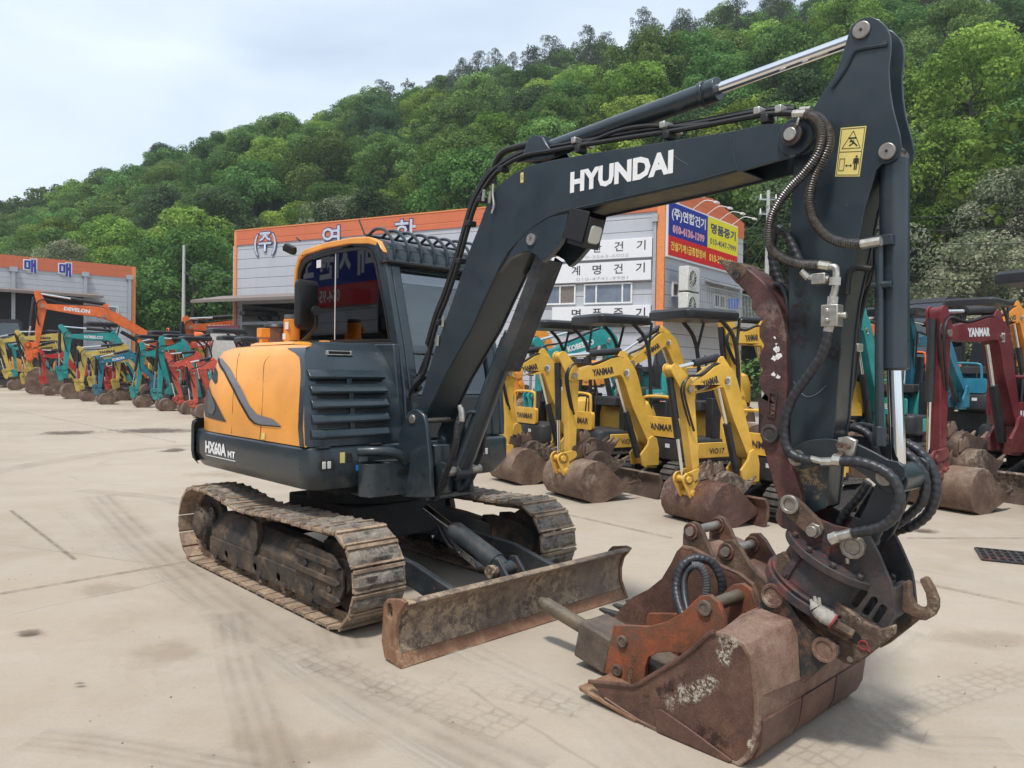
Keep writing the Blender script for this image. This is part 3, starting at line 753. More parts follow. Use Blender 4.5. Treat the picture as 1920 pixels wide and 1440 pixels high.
# panel gaps (thin dark seams following the hood sections)
def on_side(u, w, out=.002):
    """point on the hood's outer side at (u, height w)"""
    sc = None
    ss = [q for q in us]
    for i in range(len(ss)-1):
        if ss[i][0] <= u <= ss[i+1][0]:
            t = (u-ss[i][0])/(ss[i+1][0]-ss[i][0]); sc = tuple(ss[i][k]*(1-t)+ss[i+1][k]*t for k in range(3)); break
    if sc is None: sc = ss[-1] if u > ss[-1][0] else ss[0]
    s_ = hood_sec(u, sc[1], sc[2])[1:]
    for a1, b1 in zip(s_, s_[1:]):
        if a1[2] <= w <= b1[2]+1e-9:
            t = (w-a1[2])/max(1e-6, b1[2]-a1[2]); return Vector((u, a1[1]*(1-t)+b1[1]*t-out, w))
    return Vector((u, s_[-2][1], s_[-2][2]+out))
bm = B()
for px in ((205, 400), (390, 640)): pass
def seam(pix, r=.0022):
    pts = []
    for x, y in pix:
        u, w = P(x, y, -.86); q = on_side(u, min(1.76, max(1.08, w)), .0005)
        # refine with the real v of the surface
        for _ in range(3):
            u, w = P(x, y, q.y); q = on_side(u, min(1.76, max(1.08, w)), .0005)
        pts.append(q)
    tube(bm, pts, r, 5, 3)
seam([(434, 813), (436, 770), (438, 735), (443, 720), (444, 690), (446, 672), (450, 662)])
seam([(487, 826), (490, 790), (493, 740), (494, 700), (496, 680), (505, 668)])
obj('panel_seam', bm, 'seal_black', HOOD, 0)
def side_patch(name, pix, mat, out=.004, thick=.006, parent=None, sub=1):
    """a flat shape laid on the hood side, traced in the photograph"""
    poly = []
    for x, y in pix:
        v = -.88
        for _ in range(4):
            u, w = P(x, y, v); q = on_side(u, min(1.765, max(1.08, w)), 0); v = q.y
        poly.append((u, w))
    bm = B(); plate(bm, poly, 0, -.0001)
    bmesh.ops.triangulate(bm, faces=bm.faces[:])
    for _ in range(3):
        long_e = [e for e in bm.edges if e.calc_length() > .06]
        if long_e: bmesh.ops.subdivide_edges(bm, edges=long_e, cuts=1, use_grid_fill=False)
        bmesh.ops.triangulate(bm, faces=bm.faces[:])
    # keep only one side
    bm.normal_update()
    for q in bm.verts:
        s_ = on_side(q.co.x, min(1.765, max(1.08, q.co.z)), out); q.co.y = s_.y
    bmesh.ops.remove_doubles(bm, verts=bm.verts[:], dist=.0004)
    return obj(name, bm, mat, parent or HOOD, 40)
side_patch('stripe', [(410, 671), (417, 672), (432, 690), (452, 726), (470, 762), (483, 777), (500, 782), (513, 786), (521, 793), (527, 799), (490, 796), (480, 793), (470, 783), (455, 757), (436, 720), (424, 697)], 'grey_decal', .004)
side_patch('stripe_edge', [(408, 670), (412, 672), (424, 697), (436, 720), (455, 757), (470, 783), (480, 793), (490, 796), (528, 799), (528, 801), (488, 798), (478, 795), (467, 785), (452, 759), (433, 722), (421, 699)], 'seal_black', .006)
side_patch('side_vent', [(388, 713), (392, 722), (404, 750), (425, 790), (424, 791), (386, 781)], 'charcoal', .004)
side_patch('vent_screen', [(392, 730), (396, 733), (404, 755), (405, 768), (400, 777), (392, 774), (391, 752)], 'inner_grey', .008)
side_patch('air_grille', [(394, 683), (404, 688), (409, 698), (408, 716), (405, 720), (395, 704), (393, 690)], 'seat_fabric', .004)
# ---- dark louvred front cover
bm = B()
def cov(v, w, out=0.0):
    """front face of the cover"""
    k = max(0, min(1, (w-1.078)/.69)); uf = .672-.06*k-.27*k**2.8
    c = max(0, (-v-.72)/.18); uf -= .035*c*c      # rounds back towards the outer corner
    return Vector((uf+out, v, w))
vs_ = np.linspace(-.905, -.15, 14)
grid = []
wl = list(np.linspace(1.078, 1.76, 16))
for w in wl:
    row = []
    for v in vs_:
        k = (w-1.078)/.69
        vmin = -.895+.0*k
        t = (v+.905)/.755; vo_ = (on_side(-.02, min(1.765, w), .006).y)
        vv = vo_*(1-t)+(-.15)*t
        row.append(bm.verts.new(cov(vv, w, .012)))
    grid.append(row)
# top, running back
for du, dz in ((-.06, .022), (-.16, .030), (-.34, .032)):
    row = []
    for i, v in enumerate(vs_):
        t = i/(len(vs_)-1); vo_ = -.66; base = grid[len(wl)-1][i].co
        q = Vector((base.x+du, vo_*(1-t)+(-.15)*t if du < -.1 else base.y, 1.76+dz-.006*(1-t)))
        row.append(bm.verts.new(q))
    grid.append(row)
for a1, b1 in zip(grid, grid[1:]):
    for i in range(len(a1)-1): bm.faces.new((a1[i], a1[i+1], b1[i+1], b1[i]))
# outer side wing wrapping round the shoulder
wing = []
for w in np.linspace(1.078, 1.765, 22):
    k = (w-1.078)/.69; q0 = cov(on_side(-.02, w, .006).y, w, .012)
    back_ = .05+.02*k+ (.34 if k > .86 else .0)*((k-.86)/.14)**1.2 if k > .86 else .05+.02*k
    row = [bm.verts.new(q0)]
    for j in (1, 2, 3):
        u = q0.x-back_*j/3; q = on_side(min(-.02, u), w, .006); row.append(bm.verts.new((u, q.y, q.z)))
    wing.append(row)
for a1, b1 in zip(wing, wing[1:]):
    for i in range(3): bm.faces.new((a1[i], a1[i+1], b1[i+1], b1[i]))
bmesh.ops.remove_doubles(bm, verts=bm.verts[:], dist=.002)
COV = obj('front_cover', bm, 'navy', EX, 50)
# louvres: five wide blades standing proud, with dark slots between
bm = B(); bs = B()
for k in range(5):
    w0 = 1.135+k*.098; w1 = w0+.052
    va = -.862+.010*k; vb = -.275+.008*k
    secs = []
    for v in np.linspace(va, vb, 9):
        a0 = cov(v, w0, .012); a1 = cov(v, w1, .012); e = .02 if v in (va,) else .034
        secs.append([(a0.x+.002, v, w0-.010), (a0.x+e, v, w0-.004), (a0.x+e+.004, v, w0+.012), (a1.x+.018, v, w1), (a1.x+.001, v, w1+.006)])
    loft(bm, secs)
    if k < 4:
        for (p0, p1) in ((va+.05, (va+vb)/2-.02), ((va+vb)/2+.03, vb-.05)):
            sec = []
            for v in np.linspace(p0, p1, 5):
                a0 = cov(v, w1+.008, .0145); a1 = cov(v, w0+.088, .0145)
                sec.append([(a0.x, v, w1+.012), (a1.x, v, w0+.086), (a1.x-.004, v, w0+.086), (a0.x-.004, v, w1+.012)])
            loft(bs, sec)
        box(bm, 0, 0.001, 0, .001, 0, .001)
        q = cov((va+vb)/2+.005, w1+.02, .012); box(bm, q.x-.01, q.x+.022, q.y-.018, q.y+.018, w1-.01, w0+.095)
explode(obj('louvre', bm, 'navy', COV, 30, .003)); obj('louvre_slot', bs, 'black_plastic', COV, 30)
bm = B()   # chromed recessed handle
q = cov(-.52, 1.70, .014)
for (v0, v1, w0, w1) in ((-.62, -.42, 1.685, 1.693), (-.62, -.42, 1.711, 1.719), (-.62, -.605, 1.685, 1.719), (-.435, -.42, 1.685, 1.719)):
    a0 = cov(v0, (w0+w1)/2, .012); box(bm, a0.x-.01, a0.x+.016, v0, v1, w0, w1)
hd = obj('door_handle', bm, 'zinc', COV, 30, .003)
bm = B(); a0 = cov(-.52, 1.70, .012); box(bm, a0.x-.01, a0.x+.006, -.606, -.434, 1.692, 1.712); obj('handle_recess', bm, 'black_plastic', hd, 30)
# skirt hardware: work lights, stickers, hinges
def on_skirt(x, y):
    v, w = H.u(x, y, .717); return v, w
bm = B()
for v, col in ((on_skirt(609, 872)[0], 0),): pass
for (x, y) in ((612, 872), (908, 846)):
    v, w = on_skirt(x, y); bm = B(); box(bm, .714, .724, v-.055, v+.055, w-.034, w+.034); lt = obj('work_light', bm, 'black_plastic', SK, 30, .008)
    bm = B()
    for dv in (-.022, .016): box(bm, .722, .729, v+dv-.013, v+dv+.013, w-.024, w+.024)
    obj('lamp_glass', bm, 'lamp_glass', lt, 30, .003)
v, w = on_skirt(642, 858); bm = B(); box(bm, .716, .7185, v-.018, v+.018, w-.035, w+.035); obj('sticker', bm, 'sticker_yellow', SK, 0)
v, w = on_skirt(655, 858); bm = B(); box(bm, .714, .728, v-.016, v+.016, w-.032, w+.032)
for k in (-.018, 0, .018): cyl(bm, (.727, v, w+k), (.732, v, w+k), .006, n=8)
obj('socket_plate', bm, 'black_plastic', SK, 30, .003)
v, w = on_skirt(682, 862); bm = B(); box(bm, .716, .7185, v-.035, v+.03, w-.012, w+.028); obj('sticker', bm, 'grey_decal', SK, 0)
v, w = on_skirt(669, 877); bm = B(); box(bm, .716, .7195, v-.006, v+.012, w-.018, w+.018); obj('sticker', bm, 'sticker_blue', SK, 0)
bm = B()
for x, y in ((606, 837), (704, 829)):
    v, w = on_skirt(x, y); box(bm, .70, .722, v-.05, v+.05, 1.068, 1.082); cyl(bm, (.72, v-.04, 1.074), (.72, v+.04, 1.074), .009, n=10)
explode(obj('hinge', bm, 'black_plastic', COV, 30))
# model name on the skirt
o_ = P(385, 846, -.918); e_ = P(441, 858, -.918)
text('model_name', 'HX60A', 'white_ink', SK, (o_[0], -.9175, o_[1]-.01), (1, 0, 0), (0, 0, 1), .100, P(424, 850, -.918)[0]-o_[0], bold=.05)
text('model_name', 'MT', 'white_ink', SK, (P(427, 850, -.918)[0], -.9175, o_[1]-.01), (1, 0, 0), (0, 0, 1), .052, P(441, 850, -.918)[0]-P(427, 850, -.918)[0], bold=.03)
bm = B(); q0 = P(386, 853, -.918)[0]; box(bm, o_[0]+.02, P(441, 858, -.918)[0], -.9185, -.9165, o_[1]-.030, o_[1]-.025); obj('underline', bm, 'white_ink', SK, 0)
bm = B(); a = P(494, 817, -.905); box(bm, a[0]-.022, a[0]+.022, -.9085, -.904, a[1]-.025, a[1]+.02); obj('sticker', bm, 'sticker_yellow', HOOD, 0)
# things on top of the hood
bm = B()
loft(bm, [[(-.75, -.64, 1.764), (-.02, -.66, 1.768), (-.02, -.08, 1.772), (-.75, -.08, 1.772)], [(-.72, -.60, 1.79), (-.06, -.62, 1.79), (-.06, -.10, 1.79), (-.72, -.10, 1.79)]])
box(bm, -.98, -.88, -.52, -.44, 1.764, 1.79); box(bm, .02, .09, -.45, -.39, 1.78, 1.80)
HT = obj('hood_top_panel', bm, 'orange', HOOD, 30, .006)
def top_at(x, y, w): q = at_z(x, y, w) if abs(w-CH) > .05 else None; return H.local(q)
cx = P3(494, 625, -.50); bm = B(); box(bm, cx.x-.04, cx.x+.04, -.54, -.46, 1.84, 1.915); box(bm, cx.x-.02, cx.x+.03, -.53, -.47, 1.78, 1.83); obj('lamp_bracket', bm, 'orange_metal', HOOD, 30, .004)
cx = P3(538, 620, -.42)
bm = B(); cyl(bm, (cx.x, -.38, 1.785), (cx.x, -.38, 1.985), .062, n=28); box(bm, cx.x-.10, cx.x+.09, -.46, -.31, 1.783, 1.80); MUF = obj('exhaust_box', bm, 'orange_metal', HOOD, 35, .003)
bm = B(); cyl(bm, (cx.x, -.38, 1.985), (cx.x, -.38, 2.02), .058, n=28); obj('exhaust_cap', bm, 'inner_grey', MUF, 35, .004)
bm = B(); box(bm, cx.x+.004, cx.x+.064, -.4415, -.439, 1.90, 1.96); box(bm, cx.x-.03, cx.x+.02, -.4425, -.4405, 1.82, 1.87); obj('sticker', bm, 'sticker_white', MUF, 0)
cx = P3(519, 605, -.2); bm = B(); cyl(bm, (cx.x, -.2, 1.80), (cx.x, -.2, 1.95), .10, n=24); PC = obj('pre_cleaner', bm, 'bucket_tan', HOOD, 35, .006)
bm = B(); cyl(bm, (cx.x, -.2, 1.95), (cx.x, -.2, 1.975), .115, .10, 28); cyl(bm, (cx.x, -.2, 1.975), (cx.x, -.2, 2.0), .10, .05, 28); obj('cap', bm, 'black_plastic', PC, 35)
bm = B(); tube(bm, [(cx.x-.12, -.3, 1.80), (cx.x-.06, -.34, 1.84), (cx.x+.02, -.33, 1.80)], .012); obj('hose', bm, 'black_hose', HOOD, 40)
# ---- cab
CV = -.10       # right side face of the cab
CL = .88        # left side
prr = PL([(548, 655), (551, 560), (553, 490), (560, 468), (580, 457), (620, 447), (680, 437), (700, 438), (712, 447), (722, 468), (735, 560), (748, 645)], CV)
ftop = P(722, 455, CV); roofw = 2.60; ur_, zr_ = -1.00, 1.78
prof = [(-1.0, 1.10), (-1.0, 1.78), (-1.005, 2.35), (-.985, 2.47), (-.93, 2.55), (-.82, 2.595), (-.5, 2.615), (-.1, 2.61), (.14, 2.59), (.27, 2.55), (.34, 2.47), (.375, 2.38), (.47, 2.05), (.56, 1.75), (.63, 1.45), (.655, 1.20), (.655, 1.08)]
win = PL([(557, 655), (556, 570), (558, 500), (566, 478), (584, 468), (640, 455), (690, 449), (703, 456), (711, 478), (722, 560), (731, 640), (724, 640), (600, 640)], CV)
def clampw(p): return p
win = [(-.955, 1.815), (-.955, 2.36), (-.93, 2.45), (-.87, 2.51), (-.78, 2.535), (-.4, 2.555), (.0, 2.545), (.12, 2.53), (.20, 2.49), (.25, 2.40), (.37, 2.05), (.445, 1.80)]
bm = B(); plate(bm, prof, CV, CV+.05, [win]); plate(bm, prof, CL-.05, CL, [win])
# front frame: opening between pillars
frp = prof[8:]
rows = []
for (u, w) in frp[3:]:
    rows.append((u, w))
for (v0, v1) in ((CV+.05, CV+.13), (CL-.13, CL-.05)):
    loft(bm, [[(u, v0, w), (u, v1, w), (u-.045, v1, w-.01), (u-.045, v0, w-.01)] for (u, w) in rows], cap=True)
box(bm, .30, .64, CV+.05, CL-.05, 1.08, 1.40)
box(bm, .245, .33, CV+.05, CL-.05, 2.44, 2.52)
box(bm, -.99, -.95, CV+.05, CL-.05, 1.10, 1.85)
box(bm, -.95, .60, CV+.06, CL-.06, 1.09, 1.16)
CAB = obj('cab', bm, 'navy', EX, 30, .010, 2)
# front column beside the cover (dark fairing from the skirt up to the windscreen)
bm = B()
loft(bm, [[(.30, -.15, 1.075), (.672, -.15, 1.075), (.672, -.10, 1.075), (.30, -.10, 1.075)], [(.18, -.16, 1.78), (.555, -.15, 1.78), (.56, -.10, 1.78), (.18, -.10, 1.78)]])
obj('cab_fairing', bm, 'navy', CAB, 30, .01)
# roof: orange rim over the side window, dark glass panel
bm = B()
rimo = [(-1.015, 2.30), (-1.0, 2.46), (-.945, 2.565), (-.83, 2.612), (-.5, 2.633), (-.1, 2.628), (.15, 2.607), (.285, 2.562), (.36, 2.47), (.385, 2.40)]
rimi = [(.355, 2.395), (.33, 2.45), (.26, 2.525), (.14, 2.555), (-.1, 2.58), (-.5, 2.585), (-.82, 2.565), (-.915, 2.53), (-.965, 2.45), (-.985, 2.30)]
plate(bm, rimo+rimi, CV-.018, CV+.03)
obj('roof_rim', bm, 'orange', CAB, 35, .008)
bm = B()
secs = []
for (u, w) in [(-1.0, 2.46), (-.945, 2.56), (-.83, 2.605), (-.5, 2.625), (-.1, 2.62), (.15, 2.60), (.285, 2.555)]:
    secs.append([(u, CV+.03, w), (u, CL-.01, w), (u-.0, CL-.01, w-.05), (u, CV+.03, w-.05)])
loft(bm, secs); obj('roof_panel', bm, 'charcoal', CAB, 40)
bm = B()   # sloping roof brow at the front (where the guard bars stand)
loft(bm, [[(.285, v, 2.553), (.36, v, 2.47), (.385, v, 2.40), (.34, v, 2.40), (.25, v, 2.50)] for v in (CV-.018, CL)])
obj('roof_brow', bm, 'navy', CAB, 40)
# roof guard: seven curved bars over brow with grey windows
bm = B(); bg_ = B()
nb = 8
for k in range(nb):
    v = CV+.05+k*(CL-CV-.1)/(nb-1)
    tube(bm, [(.06, v, 2.635), (.16, v, 2.672), (.28, v, 2.650), (.385, v, 2.56), (.415, v, 2.46), (.405, v, 2.405)], .013, 8, 5)
    if k < nb-1:
        vv = v+.055; loft(bg_, [[(.300, vv, 2.552), (.352, vv, 2.50), (.349, vv+.035, 2.50), (.297, vv+.035, 2.552)], [(.303, vv, 2.555), (.356, vv, 2.502), (.356, vv+.035, 2.502), (.303, vv+.035, 2.555)]])
tube(bm, [(.06, CV+.03, 2.633), (.06, CL-.03, 2.633)], .012, 8, 1); tube(bm, [(.405, CV+.0, 2.405), (.405, CL-.03, 2.405)], .014, 8, 1)
explode(obj('roof_guard', bm, 'navy', CAB, 40)); explode(obj('guard_slot', bg_, 'black_plastic', CAB, 0))
bm = B(); box(bm, .30, .372, CV-.01, CL-.02, 2.385, 2.402); obj('windscreen_trim', bm, 'seal_black', CAB, 30, .003)
# glass
bm = B(); plate(bm, [(u*1.0, w) for u, w in win], CV+.012, CV+.018); obj('side_window', bm, 'cab_glass_dark', CAB, 0)
bm = B(); x_ = P(640, 560, CV+.01)[0]
xm = -.36
loft(bm, [[(xm-.004, CV+.008, 1.82), (xm+.004, CV+.008, 1.82), (xm+.004, CV+.014, 1.82), (xm-.004, CV+.014, 1.82)], [(xm-.004, CV+.008, 2.545), (xm+.004, CV+.008, 2.545), (xm+.004, CV+.014, 2.545), (xm-.004, CV+.014, 2.545)]])
obj('window_divider', bm, 'sticker_white', CAB, 0)
bm = B()  # window seal
ring_in = [(u+(.02 if u < -.3 else -.02)*(1 if abs(u+.35) > .5 else .3), w+(.02 if w < 2.2 else -.02)) for u, w in win]
plate(bm, win, CV-.003, CV+.012, [ring_in]); obj('window_seal', bm, 'seal_black', CAB, 30)
bm = B(); q = (-.62, 2.43); box(bm, -.66, -.59, CV+.006, CV+.011, 2.44, 2.505); obj('sticker', bm, 'sticker_white', CAB, 0)
bm = B()   # windscreen
ws = [(.268, 2.445), (.315, 2.37), (.41, 2.05), (.50, 1.75), (.57, 1.45), (.585, 1.41)]
r0 = [bm.verts.new((u+.028, CV+.12, w)) for u, w in ws]; r1 = [bm.verts.new((u+.028, CL-.12, w)) for u, w in ws]
for i in range(len(ws)-1): bm.faces.new((r0[i], r0[i+1], r1[i+1], r1[i]))
obj('windscreen', bm, 'cab_glass', CAB, 40, fixn=False)
bm = B(); q0 = [bm.verts.new((u+.0295, CV+.12, w)) for u, w in ((.272, 2.44), (.315, 2.37), (.352, 2.25))]; q1 = [bm.verts.new((u+.0295, CL-.12, w)) for u, w in ((.272, 2.44), (.315, 2.37), (.352, 2.25))]
for i in range(2): bm.faces.new((q0[i], q0[i+1], q1[i+1], q1[i]))
obj('sun_band', bm, 'roof_glass', CAB, 40, fixn=False)
bm = B(); box(bm, .515, .555, CV+.11, CL-.12, 1.715, 1.73); obj('windscreen_rail', bm, 'inner_grey', CAB, 30)
bm = B(); box(bm, -.97, -.955, CV+.055, CL-.055, 1.2, 1.95); box(bm, -.95, .25, CV+.06, CL-.06, 2.535, 2.55); obj('cab_lining', bm, 'inner_grey', CAB, 0)
for vv in (CL-.055,):
    bm = B(); plate(bm, win, vv+.03, vv+.036); obj('side_window', bm, 'cab_glass', CAB, 0)
bm = B(); box(bm, -.985, -.98, CV+.06, CL-.06, 1.86, 2.45); obj('rear_window', bm, 'cab_glass', CAB, 0)
bm = B()   # interior: seat, console, monitor, tray
box(bm, -.62, -.14, .22, .62, 1.42, 1.56); 
loft(bm, [[(-.62, .22, 1.52), (-.50, .22, 1.52), (-.50, .62, 1.52), (-.62, .62, 1.52)], [(-.80, .26, 2.12), (-.72, .26, 2.14), (-.72, .58, 2.14), (-.80, .58, 2.12)]])
loft(bm, [[(-.80, .32, 2.14), (-.74, .32, 2.14), (-.74, .52, 2.14), (-.80, .52, 2.14)], [(-.82, .32, 2.32), (-.76, .32, 2.32), (-.76, .52, 2.32), (-.82, .52, 2.32)]])
box(bm, -.5, -.25, .30, .54, 1.16, 1.42)
obj('operator_seat', bm, 'seat_fabric', CAB, 30, .03, 3)
bm = B(); box(bm, -.60, .20, CV+.10, CV+.26, 1.5, 1.84); box(bm, .22, .30, CV+.12, CV+.25, 1.86, 2.0); box(bm, .12, .16, CV+.12, CV+.25, 1.84, 1.90); box(bm, -.9, -.3, CV+.08, CL-.1, 1.5, 1.60)
cyl(bm, (.30, .22, 1.16), (.24, .22, 1.9), .012); cyl(bm, (.30, .55, 1.16), (.24, .55, 1.9), .012)
obj('console', bm, 'inner_grey', CAB, 30, .015)
bm = B(); 
for (a, c, w0, w1) in ((-.72, -.42, 1.86, 1.872), (-.60, -.44, 1.90, 1.91), (-.60, -.44, 1.945, 1.955), (-.42, -.38, 1.86, 1.96), (-.62, -.61, 1.86, 1.955), (-.50, -.49, 1.86, 1.955)): box(bm, a, c, CV+.05, CV+.06, w0, w1)
obj('storage_rack', bm, 'lime_plastic', CAB, 0)
# mirror on its stalk
bm = B(); tube(bm, [P3(551, 645, -.42), P3(565, 640, -.42), P3(585, 622, -.43), P3(592, 605, -.44), P3(590, 585, -.45)], .012, 10, 6); cyl(bm, P3(546, 645, -.42), P3(556, 645, -.42), .03, n=14)
cyl(bm, P3(588, 583, -.45)+Vector((.02, 0, 0)), P3(588, 583, -.45)+Vector((.055, 0, 0)), .035, n=14)
MS = obj('mirror_stalk', bm, 'black_plastic', CAB, 40)
bm = B(); cm = P3(575, 572, -.47)
M = Matrix.Translation(cm) @ Matrix.Rotation(R(14), 4, 'Z')
pts = rrect(-.105, .105, -.185, .185, .035)
loft(bm, [[M @ Vector((-.03, y*.9, z*.92)) for y, z in pts], [M @ Vector((-.015, y, z)) for y, z in pts], [M @ Vector((.012, y*1.02, z*1.02)) for y, z in pts], [M @ Vector((.028, y*.86, z*.9)) for y, z in pts]])
obj('mirror', bm, 'black_plastic', MS, 40)
# rear mirror / lamp at the back of the roof, antenna, wiper, front corner hoses
bm = B(); cm = P3(545, 468, -.14); M = Matrix.Translation(cm) @ Matrix.Rotation(R(25), 4, 'Y') @ Matrix.Rotation(R(20), 4, 'Z')
loft(bm, [[M @ Vector((x, y, -.03)) for x, y in rrect(-.07, .05, -.03, .03, .02)], [M @ Vector((x*1.1, y*1.2, .0)) for x, y in rrect(-.07, .05, -.03, .03, .02)], [M @ Vector((x*.9, y*.9, .035)) for x, y in rrect(-.07, .05, -.03, .03, .02)]])
obj('rear_lamp', bm, 'black_plastic', CAB, 40)
bm = B(); cyl(bm, P3(684, 440, CV+.1), P3(673, 412, CV+.1), .007, n=6); cyl(bm, P3(563, 452, CV+.3), P3(556, 446, CV+.3), .008, n=6); explode(obj('antenna', bm, 'black_plastic', CAB, 0))
bm = B()
box(bm, .385, .41, CV+.03, CV+.09, 2.10, 2.19)
tube(bm, [(.33, CV+.06, 2.40), (.36, CV+.055, 2.28), (.385, CV+.075, 2.15), (.43, CV+.07, 2.0), (.48, CV+.11, 1.85)], .007, 6, 5)
for dv in (0, .014, -.012): tube(bm, [(.335, CV+.055+dv, 2.38), (.35, CV+.045-dv, 2.25), (.40, CV+.065+dv, 2.12), (.43, CV+.05-dv, 2.0), (.48, CV+.075+dv, 1.88)], .006, 6, 5)
obj('wiring', bm, 'black_hose', CAB, 40)
bm = B(); beam(bm, (.495, CV+.10, 1.90), (.615, CV+.11, 1.50), .02, .012); tube(bm, [(.625, CV+.11, 1.50), (.64, CV+.10, 1.46), (.66, CV+.12, 1.44)], .012); cyl(bm, (.60, CV+.12, 1.46), (.66, CV+.12, 1.46), .022, n=12); obj('wiper', bm, 'black_plastic', CAB, 30)
# ---- swing post and front bracket
VC = -.03       # centre plane of boom and arm
def PLc(pts, v): return PL(pts, v)
bm = B()
# two ears of the post and the tower below them
ear = PL([(776, 767), (786, 769), (795, 778), (800, 800), (806, 860), (810, 933), (755, 933), (745, 880), (738, 836), (745, 815), (757, 792), (765, 773)], -.22)
ear = [(max(.74, u), w) for u, w in ear]
plate(bm, ear, -.225, -.19); 
ear2 = [(u, w) for u, w in ear]
plate(bm, ear2, .12, .155)
box(bm, .70, .86, -.19, .12, .70, .98)
POST = obj('swing_post', bm, 'navy', EX, 35, .008)
bm = B(); a = P(774, 786, -.225); cyl(bm, (a[0], -.236, a[1]), (a[0], .165, a[1]), .032, n=24); obj('pin', bm, 'pin_steel', POST, 35, .004)
FOOT = a
# lower casting with cylinder mount
bm = B()
u0, u1 = .80, 1.10
box(bm, .78, 1.02, -.19, .20, .70, .735); 
for vv in (-.13, .10): plate(bm, [(.80, .735), (1.03, .735), (1.13, .80), (1.19, .88), (1.17, .96), (1.09, .97), (1.0, .92), (.90, .98), (.85, 1.10), (.80, 1.12)], vv, vv+.03)
cyl(bm, (.92, VC, .735), (.92, VC, 1.08), .12, n=28)
obj('swing_bracket', bm, 'navy', POST, 35, .008)
bb = P(838, 885, -.15); 
bm = B(); cyl(bm, (bb[0], -.16, bb[1]), (bb[0], .14, bb[1]), .032, n=20); cyl(bm, (bb[0], -.172, bb[1]), (bb[0], -.155, bb[1]), .022, n=20); obj('pin', bm, 'pin_steel', POST, 35, .003)
# curved bracket at the right of the post (steps out from the house front)
bm = B()
o1 = P(672, 860, -.62)
pts = [(.68, -.50), (.745, -.545), (.81, -.535), (.845, -.46), (.855, -.34), (.855, -.21)]
ow = catmull([Vector((x, y, 0)) for x, y in pts], 5)
sec = []
for q in ow:
    n_ = Vector((.3, -1, 0)).normalized()
    sec.append([(q.x, q.y, .735), (q.x, q.y, .955), (q.x-.018, q.y+.006, .955), (q.x-.018, q.y+.006, .735)])
loft(bm, sec)
BR = obj('front_bracket', bm, 'navy', EX, 40, .003)
bm = B(); box(bm, .60, .835, -.52, -.20, .728, .742); box(bm, .60, .845, -.40, -.20, .955, .962); obj('bracket_floor', bm, 'navy_worn', BR, 35, .01)
bm = B(); M = None; s_ = slot(-.27, .885, .085, .045, 0)
loft(bm, [[(.8595, y, z) for y, z in s_], [(.8565, y, z) for y, z in s_]]); obj('bracket_slot', bm, 'seal_black', BR, 35)
bm = B(); tube(bm, [(.70, -.52, 1.03), (.78, -.45, 1.035), (.83, -.36, 1.03), (.85, -.28, 1.0), (.85, -.24, .95)], .035, 12, 6); obj('grab_rail', bm, 'navy', BR, 40)
# ---- boom
bo = [(784, 762), (813, 663), (830, 615), (857, 539), (883, 462), (896, 430), (904, 408), (915, 378), (935, 347), (962, 326), (993, 311), (1032, 301), (1094, 290), (1258, 264), (1366, 247), (1438, 232), (1485, 232), (1512, 240), (1526, 249), (1531, 262), (1524, 282), (1510, 289), (1497, 291), (1458, 302), (1419, 313), (1382, 323), (1304, 344), (1227, 362), (1149, 379), (1087, 393), (1048, 402), (1024, 413), (1001, 428), (978, 449), (955, 473), (935, 508), (912, 558), (886, 616), (857, 667), (832, 711), (797, 786), (783, 796), (770, 794), (766, 783), (772, 768)]
VB0, VB1 = VC-.13, VC+.13
bo_ = PL(bo, VB0)
bm = B(); plate(bm, bo_, VB0, VB0+.012); plate(bm, bo_, VB1-.012, VB1)
# top and bottom plates inset between the sides; leave the fork open at the tip
top_ix = list(range(0, 16)); bot_ix = list(range(25, 41))
def strip(ix, inset, v0, v1):
    rows = []
    cen = Vector((0, 0))
    for i in ix:
        a = Vector(bo_[i-1]); c = Vector(bo_[(i+1) % len(bo_)]); t = (c-a).normalized(); n = Vector((t.y, -t.x)); rows.append((Vector(bo_[i]), n))
    sg = 1
    secs = []
    for q, n in rows:
        q0 = q+n*inset; q1 = q+n*(inset+.012); secs.append([(q0.x, v0, q0.y), (q0.x, v1, q0.y), (q1.x, v1, q1.y), (q1.x, v0, q1.y)])
    loft(bm, secs)
strip(top_ix, .010, VB0+.012, VB1-.012); strip(bot_ix, .010, VB0+.012, VB1-.012)
BOOM = obj('boom', bm, 'boom_paint', EX, 30, .003)
bm = B(); tube(bm, [Vector((bo_[i][0], VB0-.001, bo_[i][1]+.012)) for i in range(25, 41)], .0045, 6, 1); obj('weld_seam', bm, 'navy', BOOM, 60)
bm = B(); tube(bm, [P3(1366, 249, VB0-.0005), P3(1383, 321, VB0-.0005)], .003, 6, 1); obj('weld_seam', bm, 'navy', BOOM, 60)
# cylinder gusset under the elbow
gs = PL([(934, 512), (952, 486), (975, 474), (992, 470), (1006, 478), (1016, 492), (1024, 486), (1034, 476), (1050, 456), (1060, 430), (1065, 400), (1030, 408), (1000, 426), (972, 452)], VB0-.004)
bm = B(); plate(bm, gs, VB0-.006, VB0+.03); plate(bm, gs, VB1-.03, VB1+.006); GU = obj('cylinder_gusset', bm, 'navy', BOOM, 35, .004)
a = P(996, 449, VB0-.01); bm = B(); ring(bm, (a[0], VB0-.012, a[1]), (0, 1, 0), .014, .034, .006); ring(bm, (a[0], VB1+.012, a[1]), (0, 1, 0), .014, .034, .006); cyl(bm, (a[0], VB0-.008, a[1]), (a[0], VB1+.008, a[1]), .016, n=12); obj('pin', bm, 'zinc', GU, 35)
BCT = Vector((a[0], VC, a[1]))
